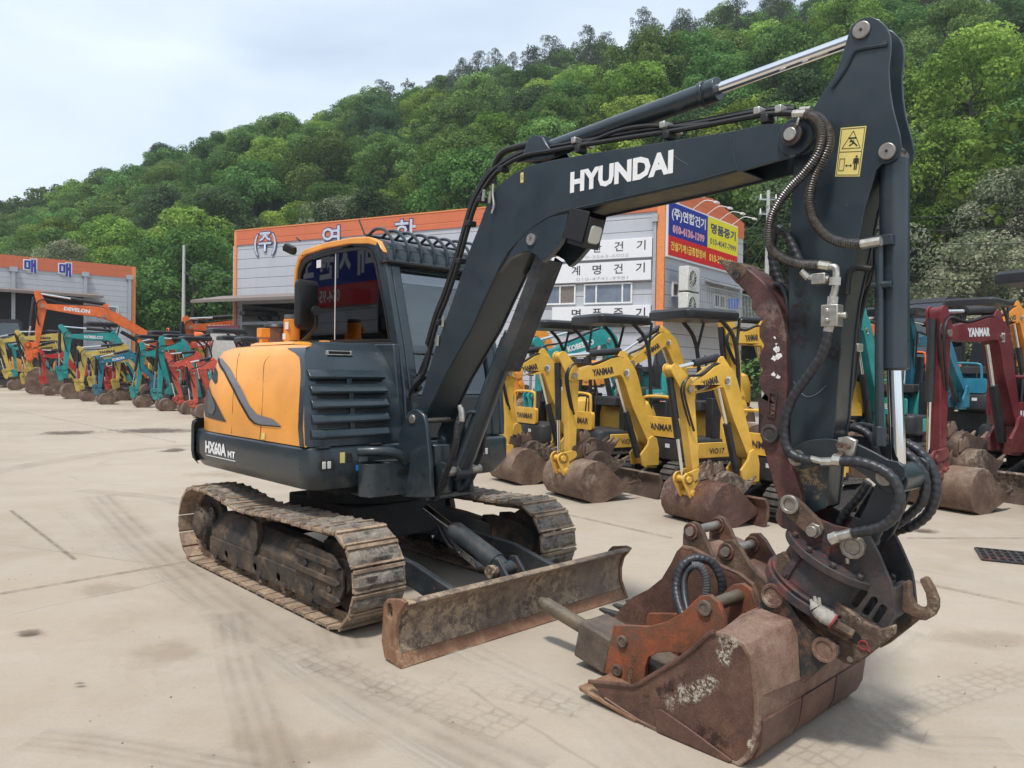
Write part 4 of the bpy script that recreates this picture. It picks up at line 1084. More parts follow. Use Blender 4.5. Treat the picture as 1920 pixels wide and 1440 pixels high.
# weld bead / bottom flange highlight, tip boss
bm = B(); a = P(1493, 257, VB0); 
for s_, vv in ((-1, VB0), (1, VB1)):
    cyl(bm, (a[0], vv, a[1]), (a[0], vv+s_*.018, a[1]), .085, .080, 32)
TB = explode(obj('tip_boss', bm, 'navy', BOOM, 35, .003))[0]
bm = B(); cyl(bm, (a[0], VB0-.055, a[1]), (a[0], VB1+.055, a[1]), .036, n=20); ring(bm, (a[0], VB0-.045, a[1]), (0, 1, 0), .03, .048, .008)
obj('pin', bm, 'coupler_dark', TB, 35, .003)
bm = B(); cyl(bm, (a[0], VB0-.064, a[1]), (a[0], VB0-.052, a[1]), .028, n=20); cyl(bm, (a[0]+.03, VB0-.06, a[1]+.03), (a[0]+.04, VB0-.06, a[1]+.06), .006, n=8); obj('pin_cap', bm, 'zinc', TB, 35, .003)
TIP = Vector((a[0], VC, a[1]))
# lettering on the boom
o0 = P(1069, 363, VB0); o1 = P(1262, 325, VB0); o2 = P(1068, 331, VB0)
xd = Vector((o1[0]-o0[0], 0, o1[1]-o0[1])); 
text('boom_name', 'HYUNDAI', 'white_ink', BOOM, (o0[0], VB0-.0005, o0[1]), xd, (xd.z*-1, 0, xd.x), .118, xd.length, bold=.05, shear=0)
bm = B(); a = P(979, 333, VB0); box(bm, a[0]-.012, a[0]+.012, VB0-.002, VB0-.0005, a[1]-.03, a[1]+.03); ST = obj('sticker', bm, 'sticker_yellow', BOOM, 0)
text('hook_mark', 'S', 'black_ink', BOOM, (a[0]-.006, VB0-.002, a[1]-.012), (1, 0, 0), (0, 0, 1), .025)
# work lamp under the elbow
bm = B(); a = P3(1082, 433, VB0); M = Matrix.Translation(a+Vector((.02, .06, 0))) @ Matrix.Rotation(R(18), 4, 'Y')
box(bm, -.07, .06, -.065, .065, -.085, .085, 0, M)
for s_ in (-.075, .07): box(bm, -.10, .05, s_, s_+.006, -.06, .11, 0, M)
LM = obj('work_lamp', bm, 'black_plastic', BOOM, 30, .008)
bm = B(); loft(bm, [[M @ Vector((.061, y, z)) for y, z in rrect(-.045, .045, -.055, .045, .02)], [M @ Vector((.070, y, z)) for y, z in rrect(-.042, .042, -.05, .042, .02)]]); 
obj('lamp_glass', bm, 'lamp_glass', LM, 40)
# ---- boom cylinder
b0 = Vector((P(838, 885, VC)[0], VC, P(838, 885, VC)[1]))
b0 = Vector((bb[0], VC, bb[1])); dd = (BCT-b0); Lc = dd.length; d = dd.normalized()
bm = B(); cyl(bm, b0+d*.05, b0+d*(Lc*.60), .062, n=32); cyl(bm, b0+d*(Lc*.60), b0+d*(Lc*.63), .056, n=32); cyl(bm, b0+Vector((0, -.06, 0)), b0+Vector((0, .06, 0)), .06)
tube(bm, [b0+d*.12+Vector((-.03, -.085, .03)), b0+d*.3+Vector((-.05, -.075, .03)), b0+d*.42+Vector((-.045, -.075, .03)), b0+d*.46+Vector((0, -.055, 0))], .014)
BC = obj('boom_cylinder', bm, 'navy', EX, 40, .003)
bm = B(); cyl(bm, b0+d*(Lc*.62), b0+d*(Lc*.97), .033, n=24); obj('rod', bm, 'chrome', BC, 40)
bm = B(); cyl(bm, BCT+Vector((0, -.07, 0)), BCT+Vector((0, .07, 0)), .055); cyl(bm, BCT-d*.09, BCT, .045); obj('rod_eye', bm, 'coupler_dark', BC, 40, .004)
# cylinder rod guard (dark channel on the front side)
bm = B(); n_ = Vector((d.z, 0, -d.x)); g0 = b0+d*(Lc*.50)+n_*.075; g1 = b0+d*(Lc*.955)+n_*.075; sd = Vector((0, 1, 0))
loft(bm, [[g+n_*-.05-sd*.085, g+n_*.035-sd*.075, g+n_*.035+sd*.075, g+n_*-.05+sd*.085, g+n_*-.05+sd*.079, g+n_*.029+sd*.069, g+n_*.029-sd*.069, g+n_*-.05-sd*.079] for g in (g0, g1)])
obj('rod_guard', bm, 'navy_worn', BC, 30, .003)
bm = B(); tube(bm, [P3(866, 775, -.2), P3(858, 800, -.22), P3(855, 830, -.22), P3(845, 865, -.2), P3(835, 890, -.18), P3(825, 920, -.15), P3(815, 935, -.12)], .022, 10, 6, ribs=.06, pitch=.03)
obj('hose', bm, 'wrapped_hose', EX, 40); bm = B()
tube(bm, [P3(905, 760, .05), P3(908, 820, .08), P3(898, 860, .10), P3(880, 880, .10), P3(862, 890, .08)], .018, 10, 6)
tube(bm, [P3(800, 700, -.02), P3(780, 720, .0), P3(765, 745, .05), P3(770, 790, .08)], .03, 10, 6, ribs=.08, pitch=.02)
for k in range(5): tube(bm, [P3(812-k*3, 640+k*7, -.12+.03*k), P3(795-k*2, 700, -.1+.04*k), P3(770+k*2, 735, -.08+.05*k), P3(768+k*4, 790, -.05+.05*k)], .014, 8, 6)
explode(obj('hose', bm, 'wrapped_hose', EX, 40))
bm = B(); tube(bm, [P3(864, 765, -.21), P3(866, 776, -.21), P3(866, 790, -.21)], .02, 8, 3); cyl(bm, P3(862, 760, -.21), P3(866, 780, -.21), .017, n=10); obj('hose_fitting', bm, 'zinc', EX, 40)
# ---- hoses along the boom top
def along(pix, v): return [P3(x, y, v) for x, y in pix]
bm = B()
tp = [(806, 655), (822, 600), (838, 560), (858, 500), (875, 440), (888, 395), (902, 365), (925, 330), (955, 305), (990, 290), (1032, 283), (1094, 272), (1180, 258), (1260, 246), (1340, 232), (1420, 217), (1470, 212), (1490, 213)]
for k, (off, v) in enumerate(((0, VB0+.03), (-7, VB0+.08), (-3, VB0+.14), (-10, VB0+.19))):
    tube(bm, along([(x+off*.6 if x < 930 else x, y+off) for x, y in tp], v), .0135, 8, 4)
tube(bm, along([(925, 345), (928, 310), (945, 285), (975, 275), (1010, 268)], VC), .022, 10, 6)
tube(bm, along([(1040, 285), (1100, 268), (1160, 245), (1215, 236), (1270, 238), (1330, 232)], VB0+.05), .012, 8, 5)
explode(obj('boom_hose', bm, 'black_hose', BOOM, 40))
bm = B()
for x, y in ((1096, 268), (1262, 240), (1438, 215), (1478, 212)):
    q = P3(x, y+2, VC-.02); box(bm, q.x-.016, q.x+.016, VB0+.01, VB1-.08, q.z-.016, q.z+.018)
explode(obj('hose_clamp', bm, 'zinc', BOOM, 30, .005))
bm = B()
for x, y in ((828, 605), (866, 490), (884, 420), (905, 375), (945, 318), (1090, 282), (1256, 256), (1440, 226)):
    q = P3(x, y, VB0+.04); box(bm, q.x-.018, q.x+.018, VB0+.0, VB0+.07, q.z-.018, q.z+.018)
explode(obj('hose_bracket', bm, 'black_plastic', BOOM, 30, .005))
bm = B(); 
for (x, y) in ((918, 372), (830, 604), (820, 640), (906, 368)): 
    q = P3(x, y, VB0-.01); cyl(bm, q+Vector((-.0, 0, -.03)), q+Vector((.01, 0, .04)), .010, n=8)
tube(bm, along([(925, 345), (924, 365), (926, 385), (922, 400)], VB0-.014), .007, 6, 4)
explode(obj('hose_fitting', bm, 'zinc', BOOM, 30))
# arm cylinder on top of the boom
AP = Vector((P(1616, 57, VC-.06)[0], VC, P(1616, 57, VC-.06)[1]))
ce = P3(1345, 166, VC); cs = P3(1015, 287, VC)
d = (AP-cs).normalized()
Lt = (AP-cs).length; lb = (ce-cs).length
bm = B(); cyl(bm, cs, cs+d*lb, .054, n=32); cyl(bm, cs+d*(lb-.05), cs+d*(lb+.008), .058, n=32); cyl(bm, cs-d*.06+Vector((0, -.05, 0)), cs-d*.06+Vector((0, .05, 0)), .05)
cyl(bm, cs+d*(lb-.09)-Vector((.0, .0, .0)), cs+d*(lb-.06), .062, n=32)
AC = obj('arm_cylinder', bm, 'navy', EX, 40, .004)
bm = B(); cyl(bm, cs+d*(lb), AP, .028, n=24); obj('rod', bm, 'chrome', AC, 40)
bm = B(); cyl(bm, AP+Vector((0, -.045, 0)), AP+Vector((0, .045, 0)), .05); obj('rod_eye', bm, 'navy', AC, 40)
bm = B()
for vv in (VC-.085, VC+.065): plate(bm, PL([(985, 310), (1000, 292), (1008, 268), (1020, 258), (1034, 262), (1042, 275), (1060, 300), (1030, 305)], VC), vv, vv+.02)
box(bm, *sorted((P(1008, 270, VC)[0], P(1030, 262, VC)[0])), VC-.06, VC+.06, P(1020, 272, VC)[1], P(1020, 260, VC)[1])
explode(obj('cylinder_bracket', bm, 'navy', BOOM, 35, .004))
# ---- arm
ar = [(1590, 66), (1598, 47), (1613, 35), (1633, 31), (1648, 36), (1662, 50), (1669, 68), (1670, 90), (1666, 128), (1668, 167), (1674, 205), (1686, 249), (1690, 272), (1685, 294), (1668, 305), (1652, 308), (1643, 318), (1634, 350), (1622, 389), (1612, 440), (1600, 500), (1587, 560), (1580, 613), (1573, 693), (1567, 780), (1557, 850), (1552, 913), (1547, 953), (1524, 962), (1503, 945), (1486, 890), (1481, 813), (1478, 580), (1480, 480), (1483, 400), (1488, 300), (1492, 250), (1514, 218), (1532, 191), (1563, 144), (1577, 109)]
VA0, VA1 = VC-.075, VC+.085
ar_ = PL(ar, VA0)
bm = B(); plate(bm, ar_, VA0, VA0+.014)
# far plate: same outline
plate(bm, ar_, VA1-.014, VA1)
ix = list(range(15, 28)); ix2 = list(range(29, len(ar_)))
def strip2(ix, inset):
    secs = []
    for i in ix:
        a = Vector(ar_[i-1]); c = Vector(ar_[(i+1) % len(ar_)]); t = (c-a).normalized(); n = Vector((t.y, -t.x)); q = Vector(ar_[i]); q0 = q+n*inset; q1 = q+n*(inset+.014)
        secs.append([(q0.x, VA0+.014, q0.y), (q0.x, VA1-.014, q0.y), (q1.x, VA1-.014, q1.y), (q1.x, VA0+.014, q1.y)])
    loft(bm, secs)
strip2(ix, .006); strip2(ix2, .008)
ARM = obj('arm', bm, 'boom_paint', EX, 30, .003)
bm = B()   # weld ridge near the head
tube(bm, [P3(1664, 84, VA0-.002), P3(1640, 88, VA0-.002), P3(1612, 93, VA0-.002), P3(1600, 100, VA0-.002), P3(1585, 130, VA0-.002), P3(1560, 165, VA0-.002)], .008, 6, 5)
obj('weld_seam', bm, 'navy', ARM, 40)
for x, y, rad in ((1616, 57, .036), (1664, 284, .034)):
    a = P(x, y, VA0); bm = B(); cyl(bm, (a[0], VA0-.012, a[1]), (a[0], VA1+.012, a[1]), rad, n=24); pn_ = obj('pin', bm, 'pin_steel', ARM, 35, .004)
    bm = B(); cyl(bm, (a[0], VA0-.014, a[1]), (a[0], VA0-.011, a[1]), .006, n=10); obj('grease_nipple', bm, 'black_ink', pn_, 0)
# warning label with its two pictograms
c0 = P(1566, 331, VA0); c1 = P(1612, 331, VA0); c2 = P(1577, 240, VA0); c3 = P(1625, 236, VA0)
bm = B(); vvs = [(c[0], VA0-.0015, c[1]) for c in (c0, c1, c3, c2)]; f = bm.faces.new([bm.verts.new(p) for p in vvs]); WL = obj('warning_label', bm, 'sticker_yellow', ARM, 0, fixn=False)
def lab(s, t): # bilinear in the label
    a = Vector(c0).lerp(Vector(c1), s); b2 = Vector(c2).lerp(Vector(c3), s); q = a.lerp(b2, t); return (q.x, VA0-.0025, q.y)
bm = B()
def lpoly(pts): bm.faces.new([bm.verts.new(lab(*p)) for p in pts])
def lline(p, q, w=.012):
    p, q = Vector((p[0], p[1]*2)), Vector((q[0], q[1]*2)); d_ = (q-p).normalized(); n_ = Vector((-d_.y, d_.x))*w
    lpoly([((p+n_).x, (p+n_).y/2), ((q+n_).x, (q+n_).y/2), ((q-n_).x, (q-n_).y/2), ((p-n_).x, (p-n_).y/2)])
for a_, b2 in (((.05, .03), (.95, .03)), ((.95, .03), (.95, .97)), ((.95, .97), (.05, .97)), ((.05, .97), (.05, .03)), ((.05, .5), (.95, .5)), ((.15, .57), (.88, .57)), ((.88, .57), (.52, .92)), ((.52, .92), (.15, .57))): lline(a_, b2, .012)
lpoly([(.35, .76), (.68, .76), (.68, .79), (.35, .79)]); lline((.45, .74), (.6, .68), .03); lline((.6, .68), (.42, .62), .025); lline((.6, .68), (.75, .61), .025); lline((.42, .70), (.6, .72), .02)
for a_, b2 in (((.12, .12), (.32, .12)), ((.32, .12), (.32, .36)), ((.32, .36), (.12, .36)), ((.12, .36), (.12, .12)), ((.38, .22), (.6, .22))): lline(a_, b2, .012)
lpoly([(.36, .22), (.44, .25), (.44, .19)]); lpoly([(.64, .22), (.56, .19), (.56, .25)])
lpoly([(.70, .26), (.86, .26), (.86, .37), (.70, .37)]); lpoly([(.72, .13), (.77, .13), (.77, .26), (.72, .26)]); lpoly([(.79, .13), (.84, .13), (.84, .26), (.79, .26)])
lpoly([(.74, .385), (.82, .385), (.82, .42), (.74, .42)]); lpoly([(.66, .24), (.69, .24), (.69, .36), (.66, .36)]); lpoly([(.87, .24), (.90, .24), (.90, .36), (.87, .36)])
obj('pictogram', bm, 'black_ink', WL, 0, fixn=False)
# ---- bucket cylinder in front of the arm
t0 = P3(1668, 290, VC); t1 = P3(1677, 690, VC); t2 = P3(1686, 872, VC)
t0 = P3(1678, 303, VC); q0 = P3(1677, 300, VC); q1 = P3(1677, 692, VC); q2 = P3(1684, 880, VC)
bm = B(); cyl(bm, q0, q1, .057, n=36); cyl(bm, q1+(q0-q1).normalized()*.03, q1-(q0-q1).normalized()*.006, .050, n=32); cyl(bm, P3(1664, 284, VC)+Vector((0, -.04, 0)), P3(1664, 284, VC)+Vector((0, .04, 0)), .05)
cyl(bm, P3(1664, 284, VC), q0, .045, .055)
BK = obj('bucket_cylinder', bm, 'navy', EX, 40, .004)
bm = B(); dn = (q1-q0).normalized(); off = Vector((-.035, -.066, 0))
tube(bm, [q0+dn*(.58)+off, q0+dn*.75+off, q0+dn*.95+off, q0+dn*1.12+off], .018, 12, 2)
box(bm, *sorted((q0.x-.07, q0.x+.03)), VC-.09, VC-.02, (q0+dn*.34).z-.02, (q0+dn*.34).z+.02)
cyl(bm, q0+dn*.34+off, q0+dn*.60+off, .017, n=12)
cyl(bm, q0+dn*1.10+off, q0+dn*1.18+off, .028, n=8); cyl(bm, q0+dn*.52+off+Vector((-.03, 0, 0)), q0+dn*.52+off+Vector((.05, 0, 0)), .016, n=10)
obj('oil_pipe', bm, 'navy', BK, 40, .002)
bm = B(); cyl(bm, q1, q2, .031, n=32); obj('rod', bm, 'chrome', BK, 40)
LK = P3(1690, 895, VC)
bm = B(); cyl(bm, q2-dn*.02, q2+dn*.03, .038, n=24); cyl(bm, LK+Vector((0, -.10, 0)), LK+Vector((0, .10, 0)), .06, n=32); obj('rod_eye', bm, 'navy', BK, 40, .004)
# ---- linkage plates
gl = [(1484, 869), (1483, 852), (1492, 838), (1505, 829), (1519, 825), (1545, 822), (1567, 824), (1606, 832), (1636, 846), (1667, 863), (1686, 867), (1697, 876), (1697, 892), (1688, 904), (1674, 920), (1655, 916), (1641, 908), (1624, 893), (1597, 876), (1567, 869), (1538, 870), (1519, 877), (1505, 880), (1492, 877)]
VG0 = VC-.14
gl_ = PL(gl, VG0)
for vv in (VG0, VC+.12):
    bm = B(); plate(bm, gl_, vv, vv+.018); gp = obj('guide_link', bm, 'arm_dark', EX, 35, .004)
    for x, y in ((1496, 858), (1662, 894)):
        a = P(x, y, VG0); bm = B(); yy = vv-.012 if vv < 0 else vv+.03; ring(bm, (a[0], yy, a[1]), (0, 1, 0), .020, .034, .010); cyl(bm, (a[0], yy-.008, a[1]), (a[0], yy+.008, a[1]), .021, n=16); obj('pin', bm, 'pin_steel', gp, 35)
bm = B(); g = PL([(1572, 820), (1590, 818), (1607, 826), (1600, 860), (1585, 858), (1570, 842)], VG0-.02); plate(bm, g, VG0-.028, VG0-.002)
CB = obj('hose_clamp_block', bm, 'zinc', EX, 35, .004)
bm = B()
for x, y in ((1576, 834), (1589, 837), (1577, 852)): q = P3(x, y, VG0-.03); cyl(bm, q, q+Vector((0, -.018, 0)), .013, n=8)
explode(obj('bolt', bm, 'coupler_rust', CB, 35))
bl_ = PL([(1641, 908), (1655, 916), (1674, 920), (1690, 905), (1680, 930), (1660, 985), (1646, 1012), (1632, 1030), (1610, 1035), (1592, 1025), (1606, 985), (1625, 945)], VC-.09)
bm = B(); plate(bm, bl_, VC-.09, VC-.065); plate(bm, bl_, VC+.065, VC+.09)
a = P(1601, 1024, VC-.09)
c0_ = PL([(1650, 930), (1672, 935), (1650, 990), (1630, 985)], VC)
plate(bm, c0_, VC-.065, VC+.065); a = P(1612, 1020, VC); cyl(bm, (a[0], VC-.12, a[1]), (a[0], VC+.12, a[1]), .055, n=28)
obj('bucket_link', bm, 'arm_dark', EX, 35, .004)
# ---- thumb (clamp) on the back of the arm
tb = [(1383, 493), (1407, 507), (1433, 530), (1453, 557), (1466, 590), (1473, 630), (1476, 713), (1471, 780), (1468, 827), (1473, 853), (1487, 880), (1503, 930), (1503, 952), (1494, 962), (1478, 964), (1466, 950), (1450, 910), (1437, 863), (1430, 833), (1425, 813), (1424, 795), (1430, 782), (1422, 773), (1420, 755), (1432, 738), (1423, 727), (1423, 705), (1430, 693), (1422, 683), (1423, 665), (1432, 648), (1423, 632), (1423, 612), (1430, 600), (1420, 592), (1408, 577), (1410, 562), (1395, 545), (1380, 530)]
VT0, VT1 = VC-.11, VC+.06
bm = B(); plate(bm, PL(tb, VT0), VT0, VT1); TH = obj('thumb', bm, 'thumb_paint', EX, 30, .006)
for vv in (VT0-.004, VT1-.05):
    bm = B(); tt = PL([(1345, 487), (1362, 487), (1384, 492), (1400, 500), (1398, 515), (1381, 532), (1362, 509)], VT0); plate(bm, tt, vv, vv+.055)
    tt_ = obj('tooth', bm, 'coupler_rust', TH, 30, .006)
    a = P(1381, 515, VT0); bm = B(); ring(bm, (a[0], vv-.003, a[1]), (0, 1, 0), .010, .022, .006); cyl(bm, (a[0], vv-.006, a[1]), (a[0], vv, a[1]), .010, n=12); obj('pin', bm, 'coupler_dark', tt_, 35)
a = P(1446, 813, VT0); bm = B(); ring(bm, (a[0], VT0-.012, a[1]), (0, 1, 0), .026, .042, .012); cyl(bm, (a[0], VT0-.02, a[1]), (a[0], VT1+.02, a[1]), .027, n=20); obj('pin', bm, 'coupler_dark', TH, 35, .003)
# brand plate cast in the thumb
bm = B(); g = PL([(1442, 733), (1458, 737), (1454, 785), (1440, 781)], VT0); g2 = PL([(1444.5, 737), (1455.5, 740), (1452, 781), (1442.5, 778)], VT0)
plate(bm, g, VT0-.006, VT0-.001, [g2]); obj('cast_frame', bm, 'thumb_paint', TH, 0)
o0 = P(1454, 779, VT0); o1 = P(1457, 742, VT0)
text('cast_name', 'TALC', 'coupler_rust', TH, (o0[0], VT0-.001, o0[1]), (o1[0]-o0[0], 0, o1[1]-o0[1]), (-1, 0, 0), .02, .085, bold=.02, thick=.003)
bm = B()    # chipped white paint
rp = random.Random(4)
for (x, y, s_) in ((1453, 633, 3), (1455, 655, 7), (1459, 668, 8), (1452, 672, 7), (1460, 655, 5), (1456, 645, 3), (1451, 702, 5), (1459, 706, 5)):
    n_ = 9; c_ = P(x, y, VT0); sc_ = s_*.0023
    vsn = [bm.verts.new((c_[0]+sc_*rp.uniform(.4, 1.2)*math.cos(t), VT0-.0016, c_[1]+sc_*rp.uniform(.4, 1.2)*math.sin(t))) for t in [2*math.pi*k/n_ for k in range(n_)]]
    bm.faces.new(vsn)
explode(obj('paint_chip', bm, 'sticker_white', TH, 0))
# thumb link at the bottom
bm = B(); g = PL([(1466, 938), (1472, 931), (1484, 930), (1497, 936), (1540, 980), (1545, 992), (1540, 1004), (1528, 1008), (1515, 1003), (1478, 970), (1466, 956)], VT0-.03); plate(bm, g, VT0-.034, VT0-.006)
TL = obj('thumb_link', bm, 'coupler_rust', EX, 35, .005)
bm = B(); a = P(1484, 945, VT0-.03); ring(bm, (a[0], VT0-.044, a[1]), (0, 1, 0), .026, .042, .012); cyl(bm, (a[0], VT0-.048, a[1]), (a[0], VT1+.04, a[1]), .027, n=20)
a = P(1529, 994, VT0-.03); cyl(bm, (a[0], VT0-.05, a[1]), (a[0], VT0-.03, a[1]), .034, n=6); cyl(bm, (a[0], VT0-.075, a[1]), (a[0], VT0-.05, a[1]), .024, n=20); obj('pin', bm, 'pin_steel', TL, 35, .003)
# ---- tilt rotator: upper plates, drum, lower coupler, hook
up = [(1469, 960), (1478, 955), (1500, 950), (1512, 960), (1537, 975), (1564, 986), (1601, 994), (1630, 1007), (1646, 1038), (1669, 1092), (1673, 1115), (1677, 1154), (1656, 1191), (1648, 1189), (1580, 1133), (1611, 1086), (1580, 1064), (1557, 1047), (1504, 1014), (1494, 1003), (1471, 989)]
VU0, VU1 = VC-.13, VC+.13
slots = []
for (ax_, ay_, bx_, by_) in ((1602, 1133, 1620, 1109), (1622, 1149, 1639, 1125), (1640, 1164, 1656, 1140)):
    a = P(ax_, ay_, VU0); c = P(bx_, by_, VU0); mid = ((a[0]+c[0])/2, (a[1]+c[1])/2); slots.append(slot(mid[0], mid[1], math.hypot(c[0]-a[0], c[1]-a[1])+.028, .030, math.atan2(c[1]-a[1], c[0]-a[0])))
up_ = PL(up, VU0)
bm = B(); plate(bm, up_, VU0, VU0+.022, slots); plate(bm, up_, VU1-.022, VU1, slots)
fa = Vector(P(1496, 1008, VU0)); fb = Vector(P(1611, 1084, VU0)); ax = (fb-fa).normalized(); dn2 = Vector((ax.y, -ax.x))   # along the flange, and down the rotator axis
if dn2.y > 0: dn2 = -dn2
fc = (fa+fb)/2
RT = obj('rotator_frame', bm, 'coupler_dark', EX, 35, .005)
c3_ = lambda q, v=VC: Vector((q.x, v, q.y))
bm = B(); ctr = fc+ax*.0
cyl(bm, c3_(ctr+dn2*-.005), c3_(ctr+dn2*.03), .235, n=56); cyl(bm, c3_(ctr+dn2*.03), c3_(ctr+dn2*.165), .190, .205, n=56); cyl(bm, c3_(ctr+dn2*.165), c3_(ctr+dn2*.18), .232, n=56); cyl(bm, c3_(ctr+dn2*.184), c3_(ctr+dn2*.225), .245, n=56)
for k in range(12):
    t = 2*math.pi*(k+.5)/12; e1 = c3_(ax, 0); e2 = Vector((0, 1, 0)); q = c3_(ctr+dn2*-.006)+(e1*math.cos(t)+e2*math.sin(t))*.215; cyl(bm, q, q-c3_(dn2, 0)*.02, .013, n=10)
DR = obj('rotator_drum', bm, 'coupler_dark', RT, 40, .004)
bm = B()
for t in (R(-118),):
    e1 = c3_(ax, 0); e2 = Vector((0, 1, 0)); rd = e1*math.cos(t)+e2*math.sin(t); q = c3_(ctr+dn2*.03)+rd*.196; q2 = c3_(ctr+dn2*.165)+rd*.210; beam(bm, q, q2, .035, .012, up=rd)
    for qq in (q.lerp(q2, .12), q.lerp(q2, .88)): cyl(bm, qq, qq+rd*.014, .012, n=12)
obj('drum_strap', bm, 'coupler_dark', DR, 35)
a = P(1601, 1024, VU0); bm = B(); ring(bm, (a[0], VU0-.01, a[1]), (0, 1, 0), .034, .052, .014, 10); cyl(bm, (a[0], VU0-.022, a[1]), (a[0], VU1+.022, a[1]), .033, n=24); cyl(bm, (a[0]-.02, VU0-.012, a[1]-.05), (a[0]-.02, VU0-.012, a[1]-.075), .010, n=8); obj('pin', bm, 'pin_steel', RT, 35, .003)
a = P(1492, 958, VU0)
bm = B(); cyl(bm, (P(1497, 965, VC)[0], VC-.12, P(1497, 965, VC)[1]), (P(1497, 965, VC)[0], VC+.12, P(1497, 965, VC)[1]), .05, n=24); box(bm, fa.x+.02, fb.x-.06, VU0+.022, VU1-.022, fc.y-.0, fc.y+.03); obj('arm_pin_boss', bm, 'coupler_dark', RT, 35, .003)
# lower coupler
VQ0, VQ1 = VC-.16, VC+.16
lo_ = PL([(1452, 1068), (1457, 1045), (1465, 1034), (1478, 1045), (1500, 1072), (1530, 1100), (1575, 1132), (1620, 1165), (1650, 1180), (1677, 1172), (1677, 1190), (1650, 1212), (1617, 1238), (1600, 1247), (1583, 1244), (1565, 1232), (1552, 1200), (1530, 1175), (1490, 1130), (1462, 1095)], VQ0)
bm = B(); plate(bm, lo_, VQ0, VQ0+.03); plate(bm, lo_, VQ1-.03, VQ1)
q0_, q1_ = Vector(lo_[3]), Vector(lo_[8]); 
LC = obj('quick_coupler', bm, 'coupler_rust', EX, 30, .006)
bm = B(); ms = [Vector(p_) for p_ in lo_]; core = PL([(1470, 1060), (1640, 1182), (1610, 1235), (1560, 1215), (1500, 1130), (1462, 1085)], VQ0); plate(bm, core, VQ0+.03, VQ1-.03); obj('coupler_core', bm, 'coupler_dark', LC, 30, .004)
bm = B()
for x, y, rr_ in ((1470, 1084, .016), (1594, 1236, .012), (1604, 1196, .024)):
    a = P(x, y, VQ0); cyl(bm, (a[0], VQ0-.003, a[1]), (a[0], VQ0+.004, a[1]), rr_, n=18, mi=0 if rr_ != .024 else 1)
obj('coupler_plug', bm, ['pin_steel', 'seal_black'], LC, 30)
a = P(1619, 1209, VQ0); bm = B(); ring(bm, (a[0], VQ0-.004, a[1]), (0, 1, 0), .015, .020, .003); cyl(bm, (a[0]+.012, VQ0-.004, a[1]-.012), (a[0]+.030, VQ0-.004, a[1]-.022), .003, n=8); obj('lynch_pin', bm, 'glove_red', LC, 35)
bm = B(); cyl(bm, P3(1555, 1175, VQ0-.03), P3(1592, 1195, VQ0-.02), .020, n=6); cyl(bm, P3(1562, 1168, VQ0-.05), P3(1600, 1190, VQ0-.04), .022, .020, n=8); cyl(bm, P3(1555, 1163, VQ0-.05), P3(1564, 1169, VQ0-.05), .013, n=10); obj('safety_bolt', bm, 'coupler_rust', LC, 35)
# lifting hook
hk_o = [(1686, 1094), (1700, 1090), (1705, 1096), (1706, 1120), (1712, 1134), (1722, 1141), (1733, 1141), (1738, 1133), (1735, 1112), (1725, 1092), (1724, 1086), (1731, 1083), (1738, 1086), (1748, 1104), (1757, 1126), (1757, 1142), (1750, 1156), (1735, 1164), (1718, 1162), (1703, 1152), (1694, 1148), (1688, 1140)]
VH = VC+.02
bm = B(); plate(bm, PL(hk_o, VH-.022), VH-.022, VH+.022); HK = obj('lifting_hook', bm, 'coupler_rust', RT, 30, .014, 3, 30)
bm = B(); plate(bm, PL([(1664, 1100), (1682, 1092), (1694, 1095), (1692, 1150), (1680, 1160), (1676, 1150)], VC), VC-.10, VC+.06); obj('hook_mount', bm, 'coupler_dark', HK, 30, .005)
# ---- armoured hoses round the arm
bm = B()
o_ = VA0-.03
tube(bm, along([(1510, 215), (1528, 222), (1540, 245), (1535, 285), (1508, 325), (1475, 360), (1450, 400), (1442, 435), (1446, 465), (1470, 485), (1500, 495), (1535, 497)], VB0-.05), .020, 12, 6, ribs=.10, pitch=.010)
tube(bm, along([(1510, 212), (1538, 222), (1553, 245), (1552, 280), (1530, 325), (1518, 370), (1525, 410), (1548, 440), (1580, 455), (1615, 458)], VB0-.03), .020, 12, 6, ribs=.10, pitch=.010)
explode(obj('armoured_hose', bm, 'spring_guard', ARM, 40))
bm = B()
for a1, a2 in (((1488, 215), (1512, 213)), ((1535, 497), (1556, 500)), ((1615, 458), (1652, 452)), ((1505, 213), (1520, 218)), ((1500, 206), (1520, 204))): cyl(bm, P3(*a1, VB0-.045), P3(*a2, VB0-.045), .020 if a1[0] != 1500 else .012, n=8)
tube(bm, along([(1556, 500), (1566, 502), (1568, 515), (1566, 540), (1562, 556)], VB0-.045), .015, 10, 4)
cyl(bm, P3(1566, 520, VB0-.045), P3(1565, 535, VB0-.045), .024, n=8); cyl(bm, P3(1518, 520, VB0-.045), P3(1555, 523, VB0-.045), .014, n=8); cyl(bm, P3(1505, 508, VB0-.045), P3(1518, 522, VB0-.045), .018, n=8)
cyl(bm, P3(1562, 556, VB0-.045), P3(1560, 576, VB0-.045), .022, n=8); cyl(bm, P3(1556, 608, VB0-.045), P3(1552, 622, VB0-.045), .020, n=8)
cyl(bm, P3(1540, 866, VG0-.04), P3(1562, 865, VG0-.04), .018, n=8); cyl(bm, P3(1520, 860, VG0-.04), P3(1545, 866, VG0-.04), .014, n=8); cyl(bm, P3(1563, 862, VG0-.045), P3(1578, 864, VG0-.045), .026, n=8)
cyl(bm, P3(1598, 1000, VU0-.04), P3(1570, 1007, VU0-.04), .022, n=10); cyl(bm, P3(1572, 1006, VU0-.04), P3(1558, 1012, VU0-.04), .026, n=6)
explode(obj('hose_fitting', bm, 'zinc', ARM, 35))
